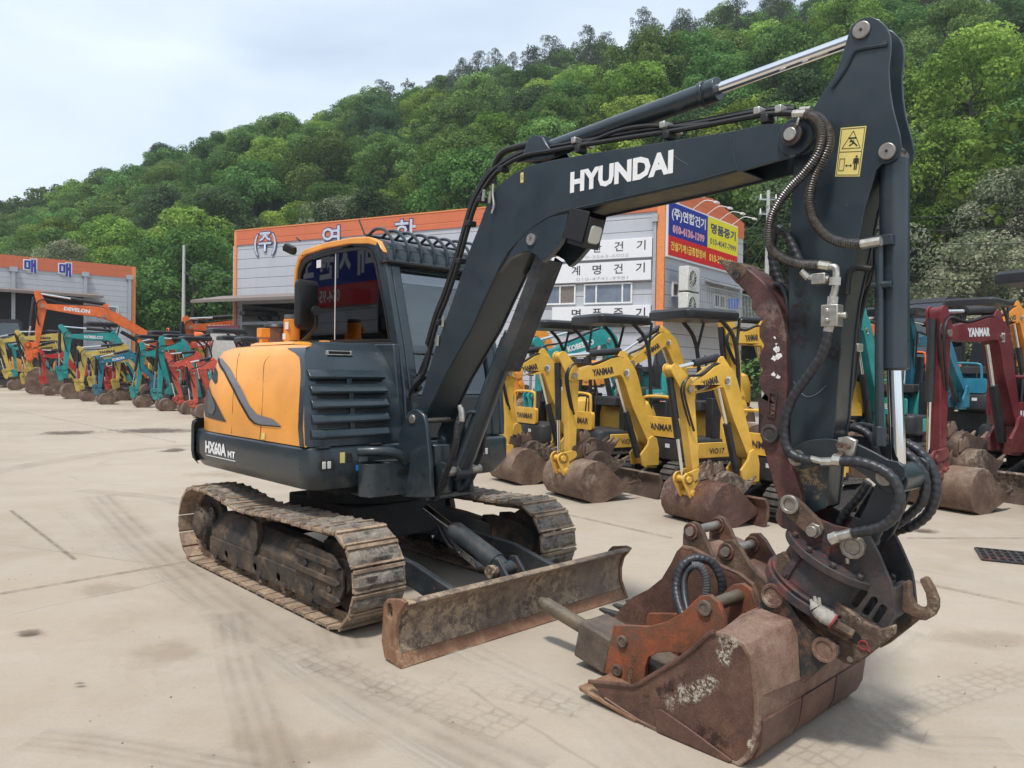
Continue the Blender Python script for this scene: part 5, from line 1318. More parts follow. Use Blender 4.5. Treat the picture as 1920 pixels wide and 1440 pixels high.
bm = B(); q = P3(1560, 592, VB0-.045); box(bm, q.x-.035, q.x+.035, q.y-.03, q.y+.03, q.z-.045, q.z+.045); q2 = P3(1538, 522, VB0-.045); box(bm, q2.x-.03, q2.x+.03, q2.y-.025, q2.y+.025, q2.z-.025, q2.z+.02)
for dz in (-.02, .02): cyl(bm, q+Vector((-.005, -.045, dz)), q+Vector((-.005, -.02, dz)), .010, n=8)
cyl(bm, q+Vector((.03, 0, 0)), q+Vector((.06, 0, 0)), .014, n=8)
explode(obj('valve_block', bm, 'zinc', ARM, 30, .004))
bm = B()
W_ = dict(ribs=.075, pitch=.030, spiral=True)
tube(bm, along([(1552, 622), (1548, 645), (1535, 675), (1515, 705), (1490, 740), (1475, 775), (1470, 810), (1476, 840), (1490, 855), (1510, 862), (1522, 863)], VB0-.05), .020, 12, 7, **W_)
tube(bm, along([(1578, 865), (1610, 866), (1645, 877), (1672, 895), (1686, 925), (1684, 955), (1665, 980), (1640, 992), (1610, 998), (1600, 1000)], VG0-.05), .021, 12, 7, **W_)
tube(bm, along([(1560, 830), (1575, 810), (1600, 802), (1628, 815), (1642, 842), (1650, 870)], VA1+.02), .018, 12, 7, **W_)
tube(bm, along([(1600, 800), (1625, 800), (1655, 815), (1672, 850), (1678, 885)], VA1+.10), .018, 12, 7, **W_)
tube(bm, along([(1696, 830), (1725, 848), (1748, 880), (1755, 920), (1742, 960), (1712, 985), (1680, 995), (1660, 1010)], VC+.18), .022, 12, 7, **W_)
tube(bm, along([(1694, 845), (1720, 870), (1735, 900), (1728, 940), (1705, 965), (1680, 985)], VC+.12), .020, 12, 7, **W_)
tube(bm, along([(1628, 905), (1612, 930), (1590, 955), (1570, 985), (1560, 1000)], VC+.10), .020, 12, 7, **W_)
tube(bm, along([(1642, 915), (1625, 940), (1610, 965), (1600, 990)], VC+.16), .016, 12, 7, **W_)
tube(bm, along([(1480, 480), (1492, 520), (1500, 560), (1485, 500)], VC+.1), .018, 10, 6)
tube(bm, along([(1455, 430), (1448, 470), (1452, 500), (1462, 530)], VC+.05), .022, 12, 7, **W_)
tube(bm, along([(1440, 540), (1462, 535), (1474, 560), (1478, 600)], VC-.02), .018, 10, 6)
tube(bm, along([(1458, 428), (1475, 440), (1490, 470), (1505, 505)], VA0-.03), .020, 12, 7, **W_)
explode(obj('wrapped_hose', bm, 'wrapped_hose', ARM, 40))
bm = B()   # steel pipes down the arm's front edge
tube(bm, along([(1632, 440), (1628, 520), (1605, 560), (1608, 620), (1600, 680), (1594, 745), (1580, 790), (1572, 840)], VA1+.015), .012, 8, 4)
tube(bm, along([(1640, 450), (1638, 500), (1612, 600), (1604, 700), (1585, 770), (1578, 820)], VA1+.05), .012, 8, 4)
tube(bm, along([(1635, 505), (1605, 502), (1592, 515), (1588, 545), (1588, 552)], VA0-.02), .014, 10, 4)
explode(obj('arm_pipe', bm, 'black_hose', ARM, 40))
bm = B(); q = P3(1601, 652, VA1+.03); box(bm, q.x-.03, q.x+.03, q.y-.03, q.y+.03, q.z-.018, q.z+.018); obj('pipe_clamp', bm, 'zinc', ARM, 30, .004)
# ---- big grading bucket on the coupler
VK0, VK1 = -.545, .50
side = [(1105, 1278), (1130, 1281), (1160, 1283), (1189, 1286), (1218, 1270), (1250, 1250), (1287, 1227), (1310, 1206), (1327, 1191), (1341, 1186), (1363, 1190), (1395, 1209), (1406, 1228), (1414, 1262), (1419, 1310), (1420, 1353), (1414, 1400), (1402, 1422), (1385, 1437), (1368, 1442), (1341, 1436), (1305, 1415), (1233, 1371), (1193, 1350), (1132, 1308)]
sd_ = PL(side, VK0); sd_ = [(u, max(.006, w)) for u, w in sd_]
bm = B()
for v0, v1 in ((VK0, VK0+.022), (VK1-.022, VK1)): plate(bm, sd_, v0, v1)
# shell: from the top back corner (index 9) round to the lip (index 24)
shell_ix = list(range(9, 25)); secs = []
cen = Vector((sum(p_[0] for p_ in sd_)/len(sd_), sum(p_[1] for p_ in sd_)/len(sd_)))
def shell_rows(v): 
    outp = []; inp = []
    for i in shell_ix:
        q = Vector(sd_[i]); n_ = (cen-q).normalized(); outp.append((q.x-n_.x*.006, v, max(.001, q.y-n_.y*.006))); inp.append((q.x+n_.x*.016, v, q.y+n_.y*.016))
    return outp+inp[::-1]
loft(bm, [shell_rows(VK0-.002), shell_rows(VK1+.002)], mi=1)
BUC = obj('grading_bucket', bm, ['bucket_rust', 'bucket_tan'], EX, 30, .004)
# cutting lip
bm = B(); lp = Vector(sd_[24]); lt = Vector(P(1085, 1286, VK0)); 
loft(bm, [[(sd_[23][0], v, sd_[23][1]+.004), (lt.x, v, max(.03, lt.y)), (lt.x+.01, v, max(.02, lt.y)-.02), (sd_[23][0], v, max(.002, sd_[23][1]-.022))] for v in (VK0-.006, VK1+.006)])
obj('cutting_lip', bm, 'blade_edge', BUC, 30, .004)
# reinforcing bands on the back and side
bm = B()
for v0 in (VK0+.03, VK0+.37, VK0+.71):
    v1 = v0+.325
    secs = []
    for i in (15, 16, 17, 18, 19, 20):
        q = Vector(sd_[i]); n_ = (cen-q).normalized(); secs.append([(q.x-n_.x*.016, v0, max(.001, q.y-n_.y*.016)), (q.x-n_.x*.016, v1, max(.001, q.y-n_.y*.016)), (q.x, v1, q.y), (q.x, v0, q.y)])
    loft(bm, secs)
explode(obj('wear_strip', bm, 'bucket_rust', BUC, 30, .004))
bm = B(); g = PL([(1233, 1371), (1225, 1330), (1240, 1328), (1290, 1362), (1375, 1425), (1368, 1441), (1341, 1436), (1305, 1415)], VK0); g = [(u, max(.006, w)) for u, w in g]; plate(bm, g, VK0-.010, VK0-.001); 
obj('side_cutter', bm, 'bucket_rust', BUC, 30, .004)
bm = B(); tube(bm, [P3(*q, VK0-.001) for q in ((1105, 1278), (1160, 1283), (1189, 1286), (1218, 1270), (1287, 1227), (1327, 1191), (1341, 1186))], .011, 8, 4); tube(bm, [P3(*q, VK1) for q in []] or [(0, 0, .02), (0, .0, .021)], .0001, 3, 1) if False else None
obj('rim_bar', bm, 'bucket_rust', BUC, 40)
# hinge ears: two dark blue plates carrying the coupler pins
VE0, VE1 = VQ0-.045, VQ1+.045
er = [(1432, 1110), (1438, 1100), (1451, 1096), (1464, 1102), (1478, 1130), (1500, 1165), (1530, 1192), (1553, 1200), (1572, 1212), (1572, 1228), (1556, 1240), (1540, 1252), (1520, 1270), (1508, 1282), (1490, 1270), (1470, 1235), (1440, 1190), (1395, 1175), (1420, 1140)]
er_ = PL(er, VE0)
for v0, v1 in ((VE0, VE0+.03), (VE1-.03, VE1)):
    bm = B(); plate(bm, er_, v0, v1); ee = obj('bucket_ear', bm, 'bucket_ear', BUC, 30, .005)
    for x, y in ((1451, 1116), (1548, 1217)):
        a = P(x, y, VE0); bm = B(); s_ = -1 if v0 < 0 else 1; vv = v0 if s_ < 0 else v1; ring(bm, (a[0], vv+s_*.008, a[1]), (0, 1, 0), .036, .052, .012); cyl(bm, (a[0], vv-.01, a[1]), (a[0], vv+s_*.015, a[1]), .037, n=22); obj('pin', bm, 'bucket_tan', ee, 35, .004)
bm = B()
for x, y in ((1451, 1116), (1548, 1217)):
    a = P(x, y, VE0); cyl(bm, (a[0], VE0, a[1]), (a[0], VE1, a[1]), .034, n=20)
explode(obj('coupler_pin', bm, 'pin_steel', BUC, 35))
# boxed top of the bucket between wall and ears
bm = B()
A_ = P3(1341, 1187, VK0+.01); 
tops = [(1358, 1190), (1395, 1208), (1410, 1240)]
top_l = [Vector((sd_[i][0], 0, sd_[i][1])) for i in (9, 10, 11, 12)]
g = [P(1400, 1180, VE0), P(1445, 1152, VE0), P(1490, 1175, VE0), P(1503, 1225, VE0), P(1508, 1282, VE0)]
secs = []
for v, k in ((VK0+.001, 0.0), (VE0-.001, 1.0)):
    row = []
    base = [(sd_[9][0]+.005, sd_[9][1]), (sd_[10][0], sd_[10][1]+.0), (sd_[11][0], sd_[11][1]), (sd_[12][0]+.004, sd_[12][1]), (sd_[14][0]+.004, sd_[14][1])]
    add = [(-.06, .0), (-.01, .045), (.05, .05), (.05, .02), (.03, .0)]
    for (bu, bw), (du, dw) in zip(base, add): row.append((bu+du*k, v, bw+dw*k))
    row += [(base[4][0]-.06, v, base[4][1]), (base[0][0], v, base[0][1]-.06)]
    secs.append(row)
loft(bm, secs)
loft(bm, [[(u, -v+2*VC if False else v2, w) for (u, v, w) in secs[i]] for i, v2 in ((1, VE1+.001), (0, VK1-.001))])
loft(bm, [[(u, v2, w) for (u, v, w) in secs[1]] for v2 in (VE0+.031, VE1-.031)])
obj('bucket_top', bm, 'bucket_tan', BUC, 30, .006)

# worn and scraped patches on the steel
def steel_patch(name, mt, parent, v, c, w_px, h_px, ang=0.0, frm=None):
    bm = B(); uvl = bm.loops.layers.uv.new('UVMap'); ca, sa = math.cos(R(ang)), math.sin(R(ang)); vs = []
    for sx, sy in ((-1, 1), (1, 1), (1, -1), (-1, -1)):
        x, y = sx*w_px/2, sy*h_px/2; q = P(c[0]+x*ca-y*sa, c[1]+x*sa+y*ca, v); vs.append(bm.verts.new((q[0], v, q[1])))
    f = bm.faces.new(vs)
    for lp, uvv in zip(f.loops, ((0, 0), (1, 0), (1, 1), (0, 1))): lp[uvl].uv = uvv
    return obj(name, bm, mt, parent, 0, fixn=False)
def scuff_mat(name, col, dens, sc):
    m, nt = mk(name); b = NB(nt); uv = b.n('ShaderNodeUVMap').outputs[0]; sp = b.n('ShaderNodeSeparateXYZ', {0: uv}); v = coords(b)
    dx = b.math('SUBTRACT', sp.outputs[0], .5); dy = b.math('SUBTRACT', sp.outputs[1], .5); r_ = b.math('SQRT', b.math('ADD', b.math('MULTIPLY', dx, dx), b.math('MULTIPLY', dy, dy)))
    f = b.math('MULTIPLY', b.ramp(b.math('ADD', r_, b.math('MULTIPLY', b.math('SUBTRACT', b.noise(sc*.3, 5, .7, v), .5), .8)), [(.25, G(1)), (.42, G(0))]), b.ramp(b.noise(sc, 9, .8, v), [(.47, G(0)), (.55, G(1))]))
    p = b.n('ShaderNodeBsdfPrincipled', {'Base Color': tuple(col)+(1,), 'Roughness': .7}); t = b.n('ShaderNodeBsdfTransparent')
    mxs = b.n('ShaderNodeMixShader', {0: b.math('MULTIPLY', f, dens, True), 1: t.outputs[0], 2: p.outputs[0]}); b.n('ShaderNodeOutputMaterial', {'Surface': mxs.outputs[0]}); MATS[name] = m
scuff_mat('scuff_pale', (.52, .47, .38), .85, 40); scuff_mat('scuff_tan', (.36, .26, .16), .8, 22); scuff_mat('scuff_dark', (.03, .018, .015), .7, 26)
for c, w_, h_, an in (((1357, 1225), 42, 80, 0), ((1300, 1297), 130, 52, -27), ((1408, 1398), 26, 46, 15), ((1372, 1205), 40, 30, 0)): steel_patch('scuff', 'scuff_pale', BUC, VK0-.0035, c, w_, h_, an)
for c, w_, h_, an in (((1250, 1290), 150, 40, -30), ((1330, 1380), 120, 60, 30)): steel_patch('scuff', 'scuff_dark', BUC, VK0-.0028, c, w_, h_, an)
for c, w_, h_ in (((1520, 900), 70, 90), ((1500, 600), 50, 160), ((1560, 640), 60, 120)): steel_patch('scuff', 'scuff_tan' if c[1] > 800 else 'scuff_dark', ARM, VA0-.0018, c, w_, h_)
bm = B(); tube(bm, [P3(x, y, VA0-.001) for x, y in ((1488, 715), (1500, 735), (1515, 744), (1532, 738), (1550, 722))], .0016, 5, 6); tube(bm, [P3(x, y, VB0-.001) for x, y in ((1262, 290), (1275, 300), (1290, 308))], .001, 5, 4); explode(obj('scratch', bm, 'grey_decal', ARM, 0))
# ================================================================ loose attachments on the ground
# ---- hydraulic breaker lying in the bucket
BK0, BK1 = -.30, .02
BRK = thing('hydraulic_breaker', 'worn orange red hydraulic breaker with a steel chisel lying in the front bucket', 'breaker', H.O, H.yaw)
sp = [(1150, 1173), (1175, 1173), (1215, 1175), (1250, 1166), (1280, 1148), (1298, 1130), (1312, 1118), (1330, 1116), (1347, 1130), (1356, 1155), (1361, 1185), (1345, 1200), (1320, 1235), (1290, 1232), (1272, 1224), (1252, 1222), (1232, 1224), (1216, 1232), (1210, 1250), (1208, 1275), (1200, 1285), (1170, 1283), (1133, 1272), (1139, 1230)]
sp_ = PL(sp, BK0); sp_ = [(u, max(.05, w)) for u, w in sp_]
for v0, v1 in ((BK0, BK0+.028), (BK1-.028, BK1)):
    bm = B(); plate(bm, sp_, v0, v1); sp_o = obj('side_plate', bm, 'breaker_red', BRK, 30, .006)
    vv = v0 if v0 < -.1 else v1; s_ = -1 if v0 < -.1 else 1
    bm = B()
    for x, y, r_ in ((1168, 1202, .030), (1158, 1276, .030), (1322, 1140, .036)):
        a = P(x, y, BK0); a = (a[0], max(.09, a[1])); ring(bm, (a[0], vv+s_*.004, a[1]), (0, 1, 0), r_*.55, r_, .010); cyl(bm, (a[0], vv-.005, a[1]), (a[0], vv+s_*.010, a[1]), r_*.6, n=14)
    explode(obj('boss', bm, 'breaker_body', sp_o, 35, .003))
o0 = P(1184, 1280, BK0); o1 = P(1195, 1212, BK0)
text('cast_name', 'MSB-21AS', 'bucket_tan', BRK, (o0[0], BK0-.0005, o0[1]), (o1[0]-o0[0], 0, o1[1]-o0[1]), (-1, 0, .1), .024, .15, bold=.02, thick=.003)
a = P(1322, 1140, BK0); bm = B(); cyl(bm, (a[0], BK0-.005, a[1]), (a[0], BK1+.005, a[1]), .032, n=20); obj('hinge_pin', bm, 'chisel', BRK, 35)
# main body: box along its axis, chisel pointing away from the bucket
tipq = P3(1012, 1126, -.14); backq = P3(1110, 1185, -.14); ax3 = (backq-tipq).normalized(); nn = Vector((0, 1, 0)); upv = ax3.cross(nn).normalized()
if upv.z < 0: upv = -upv
bm = B()
def bxs(s0, s1, hw, h0, h1): 
    a = tipq+ax3*s0; b2 = tipq+ax3*s1
    loft(bm, [[q-nn*hw-upv*h0, q+nn*hw-upv*h0, q+nn*hw+upv*h1, q-nn*hw+upv*h1] for q in (a, b2)])
bxs(.40, .62, .115, .115, .085); bxs(.62, 1.35, .105, .115, .08)
obj('breaker_body', bm, 'breaker_body', BRK, 30, .012)
bm = B(); q = tipq+ax3*.85-nn*.13; bxs(.80, 1.18, .118, .12, .02); obj('tie_block', bm, 'breaker_red', BRK, 30, .01)
bm = B(); cyl(bm, tipq, tipq+ax3*.05, .022, .038, 20); cyl(bm, tipq+ax3*.05, tipq+ax3*.36, .041, n=24); cyl(bm, tipq+ax3*.36, tipq+ax3*.41, .055, .065, 24); obj('chisel', bm, 'chisel', BRK, 40, .006)
bm = B()
tube(bm, [P3(1285, 1165, -.20), P3(1272, 1130, -.16), P3(1268, 1095, -.12), P3(1280, 1060, -.08), P3(1305, 1047, -.03), P3(1335, 1055, .02), P3(1352, 1085, .04), P3(1355, 1115, .05), P3(1352, 1140, .05)], .023, 12, 7, ribs=.05, pitch=.024, spiral=True)
tube(bm, [P3(1290, 1150, -.16), P3(1283, 1115, -.12), P3(1284, 1080, -.08), P3(1298, 1062, -.05), P3(1310, 1062, -.02)], .018, 10, 6)
explode(obj('breaker_hose', bm, 'wrapped_hose', BRK, 40))
bm = B(); tube(bm, [P3(1296, 1060, -.06), P3(1312, 1062, -.03), P3(1322, 1080, -.01), P3(1325, 1105, 0), P3(1322, 1125, 0)], .021, 10, 6, ribs=.06, pitch=.014); obj('hose_sleeve', bm, 'inner_grey', BRK, 40)
# ---- narrow digging bucket standing behind it
V2a, V2b = .12, .56
DB = thing('digging_bucket', 'narrow rusty digging bucket with teeth leaning behind the orange breaker', 'bucket', H.O, H.yaw)
b2 = [(1150, 1158), (1165, 1138), (1185, 1120), (1215, 1105), (1240, 1085), (1258, 1055), (1268, 1034), (1278, 1024), (1298, 1028), (1328, 1044), (1350, 1060), (1385, 1075), (1410, 1095), (1425, 1130), (1428, 1170), (1410, 1200), (1380, 1210), (1300, 1205), (1230, 1195), (1188, 1182), (1160, 1170)]
b2_ = PL(b2, V2a); b2_ = [(u, max(.03, w)) for u, w in b2_]
bm = B()
for v0, v1 in ((V2a, V2a+.02), (V2b-.02, V2b)): plate(bm, b2_, v0, v1)
cen2 = Vector((sum(p_[0] for p_ in b2_)/len(b2_), sum(p_[1] for p_ in b2_)/len(b2_)))
def sr(v):
    o2 = []; i2 = []
    for i in list(range(7, 21))+[0]:
        q = Vector(b2_[i]); n_ = (cen2-q).normalized(); o2.append((q.x-n_.x*.004, v, q.y-n_.y*.004)); i2.append((q.x+n_.x*.014, v, q.y+n_.y*.014))
    return o2+i2[::-1]
loft(bm, [sr(V2a-.002), sr(V2b+.002)], mi=1)
obj('bucket_shell', bm, ['bucket_rust', 'bucket_tan'], DB, 30, .004)
for k in range(4):
    v = V2a+.03+k*(V2b-V2a-.06)/3; q = Vector(b2_[0]); bm = B(); t_ = P(1120, 1143, V2a)
    loft(bm, [[(q.x+.03, v-.03, q.y-.02), (q.x+.03, v+.03, q.y-.02), (q.x+.03, v+.03, q.y+.025), (q.x+.03, v-.03, q.y+.025)], [(t_[0], v-.018, t_[1]-.006), (t_[0], v+.018, t_[1]-.006), (t_[0], v+.018, t_[1]+.006), (t_[0], v-.018, t_[1]+.006)]])
    obj('tooth', bm, 'coupler_dark', DB, 30, .004)
e2 = [(1283, 1040), (1284, 1000), (1290, 983), (1300, 977), (1312, 982), (1322, 1000), (1334, 1030), (1344, 1048), (1352, 1025), (1362, 1012), (1378, 1012), (1390, 1025), (1410, 1060), (1440, 1090), (1450, 1130), (1440, 1170), (1400, 1150), (1355, 1095), (1330, 1060)]
e2_ = PL(e2, V2a+.04)
for v0 in (V2a+.02, V2a+.28):
    bm = B(); plate(bm, e2_, v0, v0+.03); ee = obj('hinge_ear', bm, 'coupler_rust' if v0 < .2 else 'bucket_rust', DB, 30, .005)
    bm = B()
    for x, y in ((1300, 995), (1366, 1033)):
        a = P(x, y, V2a+.04); ring(bm, (a[0], v0+.015, a[1]), (0, 1, 0), .030, .044, .024); cyl(bm, (a[0], v0-.012, a[1]), (a[0], v0+.04, a[1]), .028, n=18)
    explode(obj('boss', bm, 'bucket_rust', ee, 35, .003))
bm = B()
for x, y in ((1300, 995), (1366, 1033)): a = P(x, y, V2a+.04); cyl(bm, (a[0], V2a+.0, a[1]), (a[0], V2a+.33, a[1]), .024, n=18)
explode(obj('hinge_pin', bm, 'pin_steel', DB, 35))
# ---- cotton glove stuffed over a coupler bolt
GL = thing('work_glove', 'dirty white cotton work glove with a red cuff on the coupler of the big excavator', 'glove', H.O, H.yaw)
bm = B(); gp = [P3(1526, 1128, VQ0-.07), P3(1530, 1140, VQ0-.075), P3(1540, 1150, VQ0-.075), P3(1552, 1158, VQ0-.07), P3(1562, 1165, VQ0-.065)]
rr_ = random.Random(5)
PTS = catmull(gp, 6); rows = []
for i, q in enumerate(PTS):
    t = i/(len(PTS)-1); d = (PTS[min(i+1, len(PTS)-1)]-PTS[max(0, i-1)]).normalized(); x_ = d.orthogonal().normalized(); y_ = d.cross(x_)
    r0_ = .015+.017*math.sin(min(1, t*1.6)*math.pi/2)
    rows.append([bm.verts.new(q+(x_*math.cos(a)+y_*math.sin(a)*.8)*r0_*(1+.22*mnoise.noise(Vector((i*.35, k*1.3, 2.2))))) for k, a in enumerate([2*math.pi*j/16 for j in range(16)])])
for a1, b1 in zip(rows, rows[1:]):
    for k in range(16): bm.faces.new((a1[k], a1[(k+1) % 16], b1[(k+1) % 16], b1[k]))
bm.faces.new(rows[0][::-1]); bm.faces.new(rows[-1])
for (x, y, x2, y2) in ((1524, 1132, 1520, 1124), (1530, 1126, 1527, 1118), (1536, 1130, 1536, 1121)): cyl(bm, P3(x, y+4, VQ0-.072), P3(x2, y2, VQ0-.072), .010, .006, 8)
obj('glove_body', bm, 'glove_cotton', GL, 60)
bm = B(); q = P3(1562, 1165, VQ0-.065); d = (gp[-1]-gp[-2]).normalized(); ring(bm, q, d, .027, .034, .004, 20); obj('cuff', bm, 'glove_red', GL, 50)
# ================================================================ buildings
def siding(name, col, pitch=.42, line=.35):
    m, nt = mk(name); b = NB(nt); v = coords(b); sp = b.n('ShaderNodeSeparateXYZ', {0: v})
    z = b.math('FRACT', b.math('DIVIDE', sp.outputs[2], pitch)); e = b.ramp(z, [(.0, G(0)), (.03, G(0)), (.06, G(1)), (.97, G(1)), (1.0, G(.4))])
    n = b.noise(.8, 5, .6, v); st = b.n('ShaderNodeMapping', {'Vector': v}); st.inputs['Scale'].default_value = (3, 3, .25)
    c = b.mix(b.ramp(n, [(.3, G(0)), (.7, G(1))]), tuple(x*.93 for x in col), col)
    c = b.mix(b.math('MULTIPLY', b.ramp(b.noise(1.6, 5, .6, st.outputs[0]), [(.5, G(0)), (.75, G(1))]), .25), c, tuple(x*.7 for x in col))
    c = b.mix(e, tuple(x*line for x in col), c)
    MATS[name] = finish(m, b, c, .55, 0, b.bump(e, .5, .02)); return m
siding('panel_grey', (.47, .485, .52)); siding('panel_orange', (.60, .155, .065), .42, .75)
plain('trim_orange', (.72, .25, .08), .5); plain('roof_metal', (.30, .30, .31), .5); plain('awning_brown', (.20, .16, .14), .6); plain('dark_interior', (.012, .012, .014), .8)
plain('window_frame', (.75, .75, .74), .4); plain('door_white', (.52, .50, .46), .6, var=.15); plain('door_maroon', (.26, .08, .10), .6)
plain('sign_white', (.74, .74, .76), .5, var=.03); plain('sign_blue', (.02, .035, .30), .4, var=.04); plain('sign_red', (.62, .02, .025), .4, var=.04); plain('sign_yellow', (.78, .70, .04), .4, var=.04)
plain('ink_navy', (.02, .03, .14), .4); plain('ink_grey', (.42, .42, .43), .5); plain('ink_dark', (.035, .03, .04), .5); plain('ink_yellow', (.85, .75, .12), .5); plain('ink_pink', (.75, .25, .30), .5)
plain('pane_dark', (.05, .06, .07), .06, spec=.9, var=.3, scale=1.2, bump=.0); plain('pane_blind', (.17, .20, .25), .25, var=.2, scale=2); plain('pane_curtain', (.19, .16, .14), .3, var=.1)
plain('downpipe', (.42, .43, .45), .4, .3); plain('rail_steel', (.42, .43, .42), .4, .5); plain('ac_white', (.60, .60, .56), .5); plain('concrete_wall', (.40, .39, .36), .8)
plain('pole_concrete', (.45, .45, .43), .8); plain('blue_bucket', (.03, .12, .5), .4)
plain('letter_grey', (.50, .53, .60), .5)
def facebox(bm, u0, u1, v0, v1, w0, w1, mi=0): box(bm, min(u0, u1), max(u0, u1), v0, v1, min(w0, w1), max(w0, w1), mi)
def window(fr, root, x0, y0, x1, y1, side=1, split=(.5,), panes=('pane_curtain', 'pane_blind'), base=0.0):
    """window traced by its corners on the wall plane; side=+1 when the wall faces +v"""
    a = fr.v(x0, y0, base); c = fr.v(x1, y1, base); u0, u1 = sorted((a[0], c[0])); w1, w0 = max(a[1], c[1]), min(a[1], c[1])
    d = (lambda k0, k1: (base+k0, base+k1)) if side > 0 else (lambda k0, k1: (base-k1, base-k0))
    bm = B(); t = .055
    for (p, q, r_, s_) in ((u0, u1, w0, w0+t), (u0, u1, w1-t, w1), (u0, u0+t, w0+t, w1-t), (u1-t, u1, w0+t, w1-t)): facebox(bm, p, q, *d(.0, .07), r_, s_)
    cuts = [0]+list(split)+[1]
    for k in split: uu = u0+(u1-u0)*k; facebox(bm, uu-t/2, uu+t/2, *d(.0, .06), w0+t, w1-t)
    wf = obj('window', bm, 'window_frame', root, 30, .006)
    for i in range(len(cuts)-1):
        bm = B(); facebox(bm, u0+(u1-u0)*cuts[i]+t*.6, u0+(u1-u0)*cuts[i+1]-t*.6, *d(.01, .035), w0+t, w1-t); obj('pane', bm, panes[i % len(panes)], wf, 0)
    return wf
def frame_thing(name, label, cat, fr, group=None): return thing(name, label, cat, fr.O, fr.yaw, group)
# ---- workshop in the middle (long front, gable end with the big sign)
CX, CY = 4.9, 25.0
FW = Frame(CX, CY, math.atan2(.444, -.896)); SW = Frame(CX, CY, math.atan2(.778, .628))
LF, LS, EAVE = 19.1, 6.6, 7.55
far = FW.O+FW.F*LF
BD = frame_thing('workshop_building', 'grey panelled workshop with an orange roof band and white shop signs behind the yellow excavators', 'building', FW)
dS = FW.local(SW.O+SW.F*LS); dS2 = Vector((LF, 0, 0))+dS
# walls (front with the open workshop door at the left end)
bm = B()
do0, do1, dz = 14.35, 18.75, 4.35
a = FW.v(545, 560, 0)
for (u0, u1, w0, w1) in ((0, do0, 0, EAVE-.62), (do1, LF, 0, EAVE-.62), (do0, do1, dz, EAVE-.62)): box(bm, u0, u1, -.2, 0, w0, w1)
def slab(bm, A, C_, t, z0, z1, mi=0):
    d = Vector((C_[0]-A[0], C_[1]-A[1], 0)).normalized(); n = Vector((-d.y, d.x, 0))*t
    vs = [bm.verts.new((p[0]+q.x, p[1]+q.y, z)) for z in (z0, z1) for p, q in ((A, Vector((0, 0, 0))), (C_, Vector((0, 0, 0))), (C_, n), (A, n))]
    for f in ((0, 1, 2, 3), (4, 7, 6, 5), (0, 4, 5, 1), (1, 5, 6, 2), (2, 6, 7, 3), (3, 7, 4, 0)):
        ff = bm.faces.new([vs[i] for i in f]); ff.material_index = mi
slab(bm, (LF, -.005), (dS2.x, dS2.y), .2, 0, EAVE-.62)
WL_ = obj('wall', bm, 'panel_grey', BD, 0)
bm = B(); d_ = Vector((dS.x, dS.y, 0))
slab(bm, (0, 0), (dS.x, dS.y), .2, 0, EAVE-.6); obj('gable_wall', bm, 'panel_grey', BD, 0)
bm = B(); ridge = EAVE+.45
def gp(t, w, off=0.0):
    n = Vector((d_.y, -d_.x, 0)).normalized(); n = n if n.dot(Vector((-1, 0, 0))) > 0 else -n
    return Vector((dS.x*t, dS.y*t, w))+n*off
vs = [bm.verts.new(gp(t, w, o)) for o in (.03, -.18) for t, w in ((0, EAVE-.6), (1, EAVE-.6), (1, EAVE+.02), (.55, ridge), (0, EAVE+.02))]
bm.faces.new(vs[:5]); bm.faces.new(vs[5:][::-1])
for i in range(5): j = (i+1) % 5; bm.faces.new((vs[i], vs[i+5], vs[j+5], vs[j]))
obj('gable_fascia', bm, 'panel_orange', BD, 0)
bm = B(); box(bm, -.03, LF+.03, -.1, .04, EAVE-.62, EAVE); obj('fascia', bm, 'panel_orange', BD, 0)
bm = B(); box(bm, .0, LF, -.12, .055, EAVE+.002, EAVE+.05); obj('coping', bm, 'trim_orange', BD, 0)
bm = B()   # roof
vs = [bm.verts.new(p) for p in ((0, -.1, EAVE-.05), (LF, -.1, EAVE-.05), (LF+dS.x*.5, dS.y*.5, ridge-.08), (dS.x*.5, dS.y*.5, ridge-.08), (dS2.x, dS2.y, EAVE-.05), (dS.x, dS.y, EAVE-.05))]
bm.faces.new((vs[0], vs[1], vs[2], vs[3])); bm.faces.new((vs[3], vs[2], vs[4], vs[5])); obj('roof', bm, 'roof_metal', BD, 0)
bm = B(); box(bm, -.04, .22, -.10, .06, 0, EAVE-.005); obj('corner_trim', bm, 'trim_orange', BD, 0, .01)
bm = B(); box(bm, LF-.10, LF+.05, -.10, .045, 0, EAVE-.005); obj('corner_trim', bm, 'trim_orange', BD, 0, .01)
# front details
window(FW, BD, 1020, 536, 1080, 571, split=(.48,)); window(FW, BD, 1096, 533, 1186, 569, split=(.2, .74), panes=('pane_blind', 'pane_blind', 'pane_blind'))
def fsign(pix, txt, num, ty, ny):
    P0 = [FW.v(x, y, .0) for x, y in pix]; u1, u0 = P0[0][0], P0[1][0]; w1 = (P0[0][1]+P0[1][1])/2; w0 = (P0[2][1]+P0[3][1])/2
    bm = B(); box(bm, u0, u1, .01, .14, w0, w1); s = obj('shop_sign', bm, 'sign_white', BD, 0, .01); W = u1-u0; Hh = w1-w0
    for k, ch in enumerate(txt):
        text('sign_letter', ch, 'ink_dark', s, (u1-W*(.21+.215*k), .142, w0+Hh*ty), (-1, 0, 0), (0, 0, 1), Hh*.50, Hh*.47, bold=.012)
    text('sign_number', num, 'ink_grey', s, (u1-W*.26, .142, w0+Hh*ny), (-1, 0, 0), (0, 0, 1), Hh*.16, W*.52)
    return u0, u1, w0, w1
fsign([(1038, 460), (1225, 444), (1225, 482), (1038, 493)], '대한건기', '010-3563-6002', .38, .08)
fsign([(1038, 498), (1223, 488), (1223, 525), (1038, 533)], '계명건기', '010-4741-9981', .38, .08)
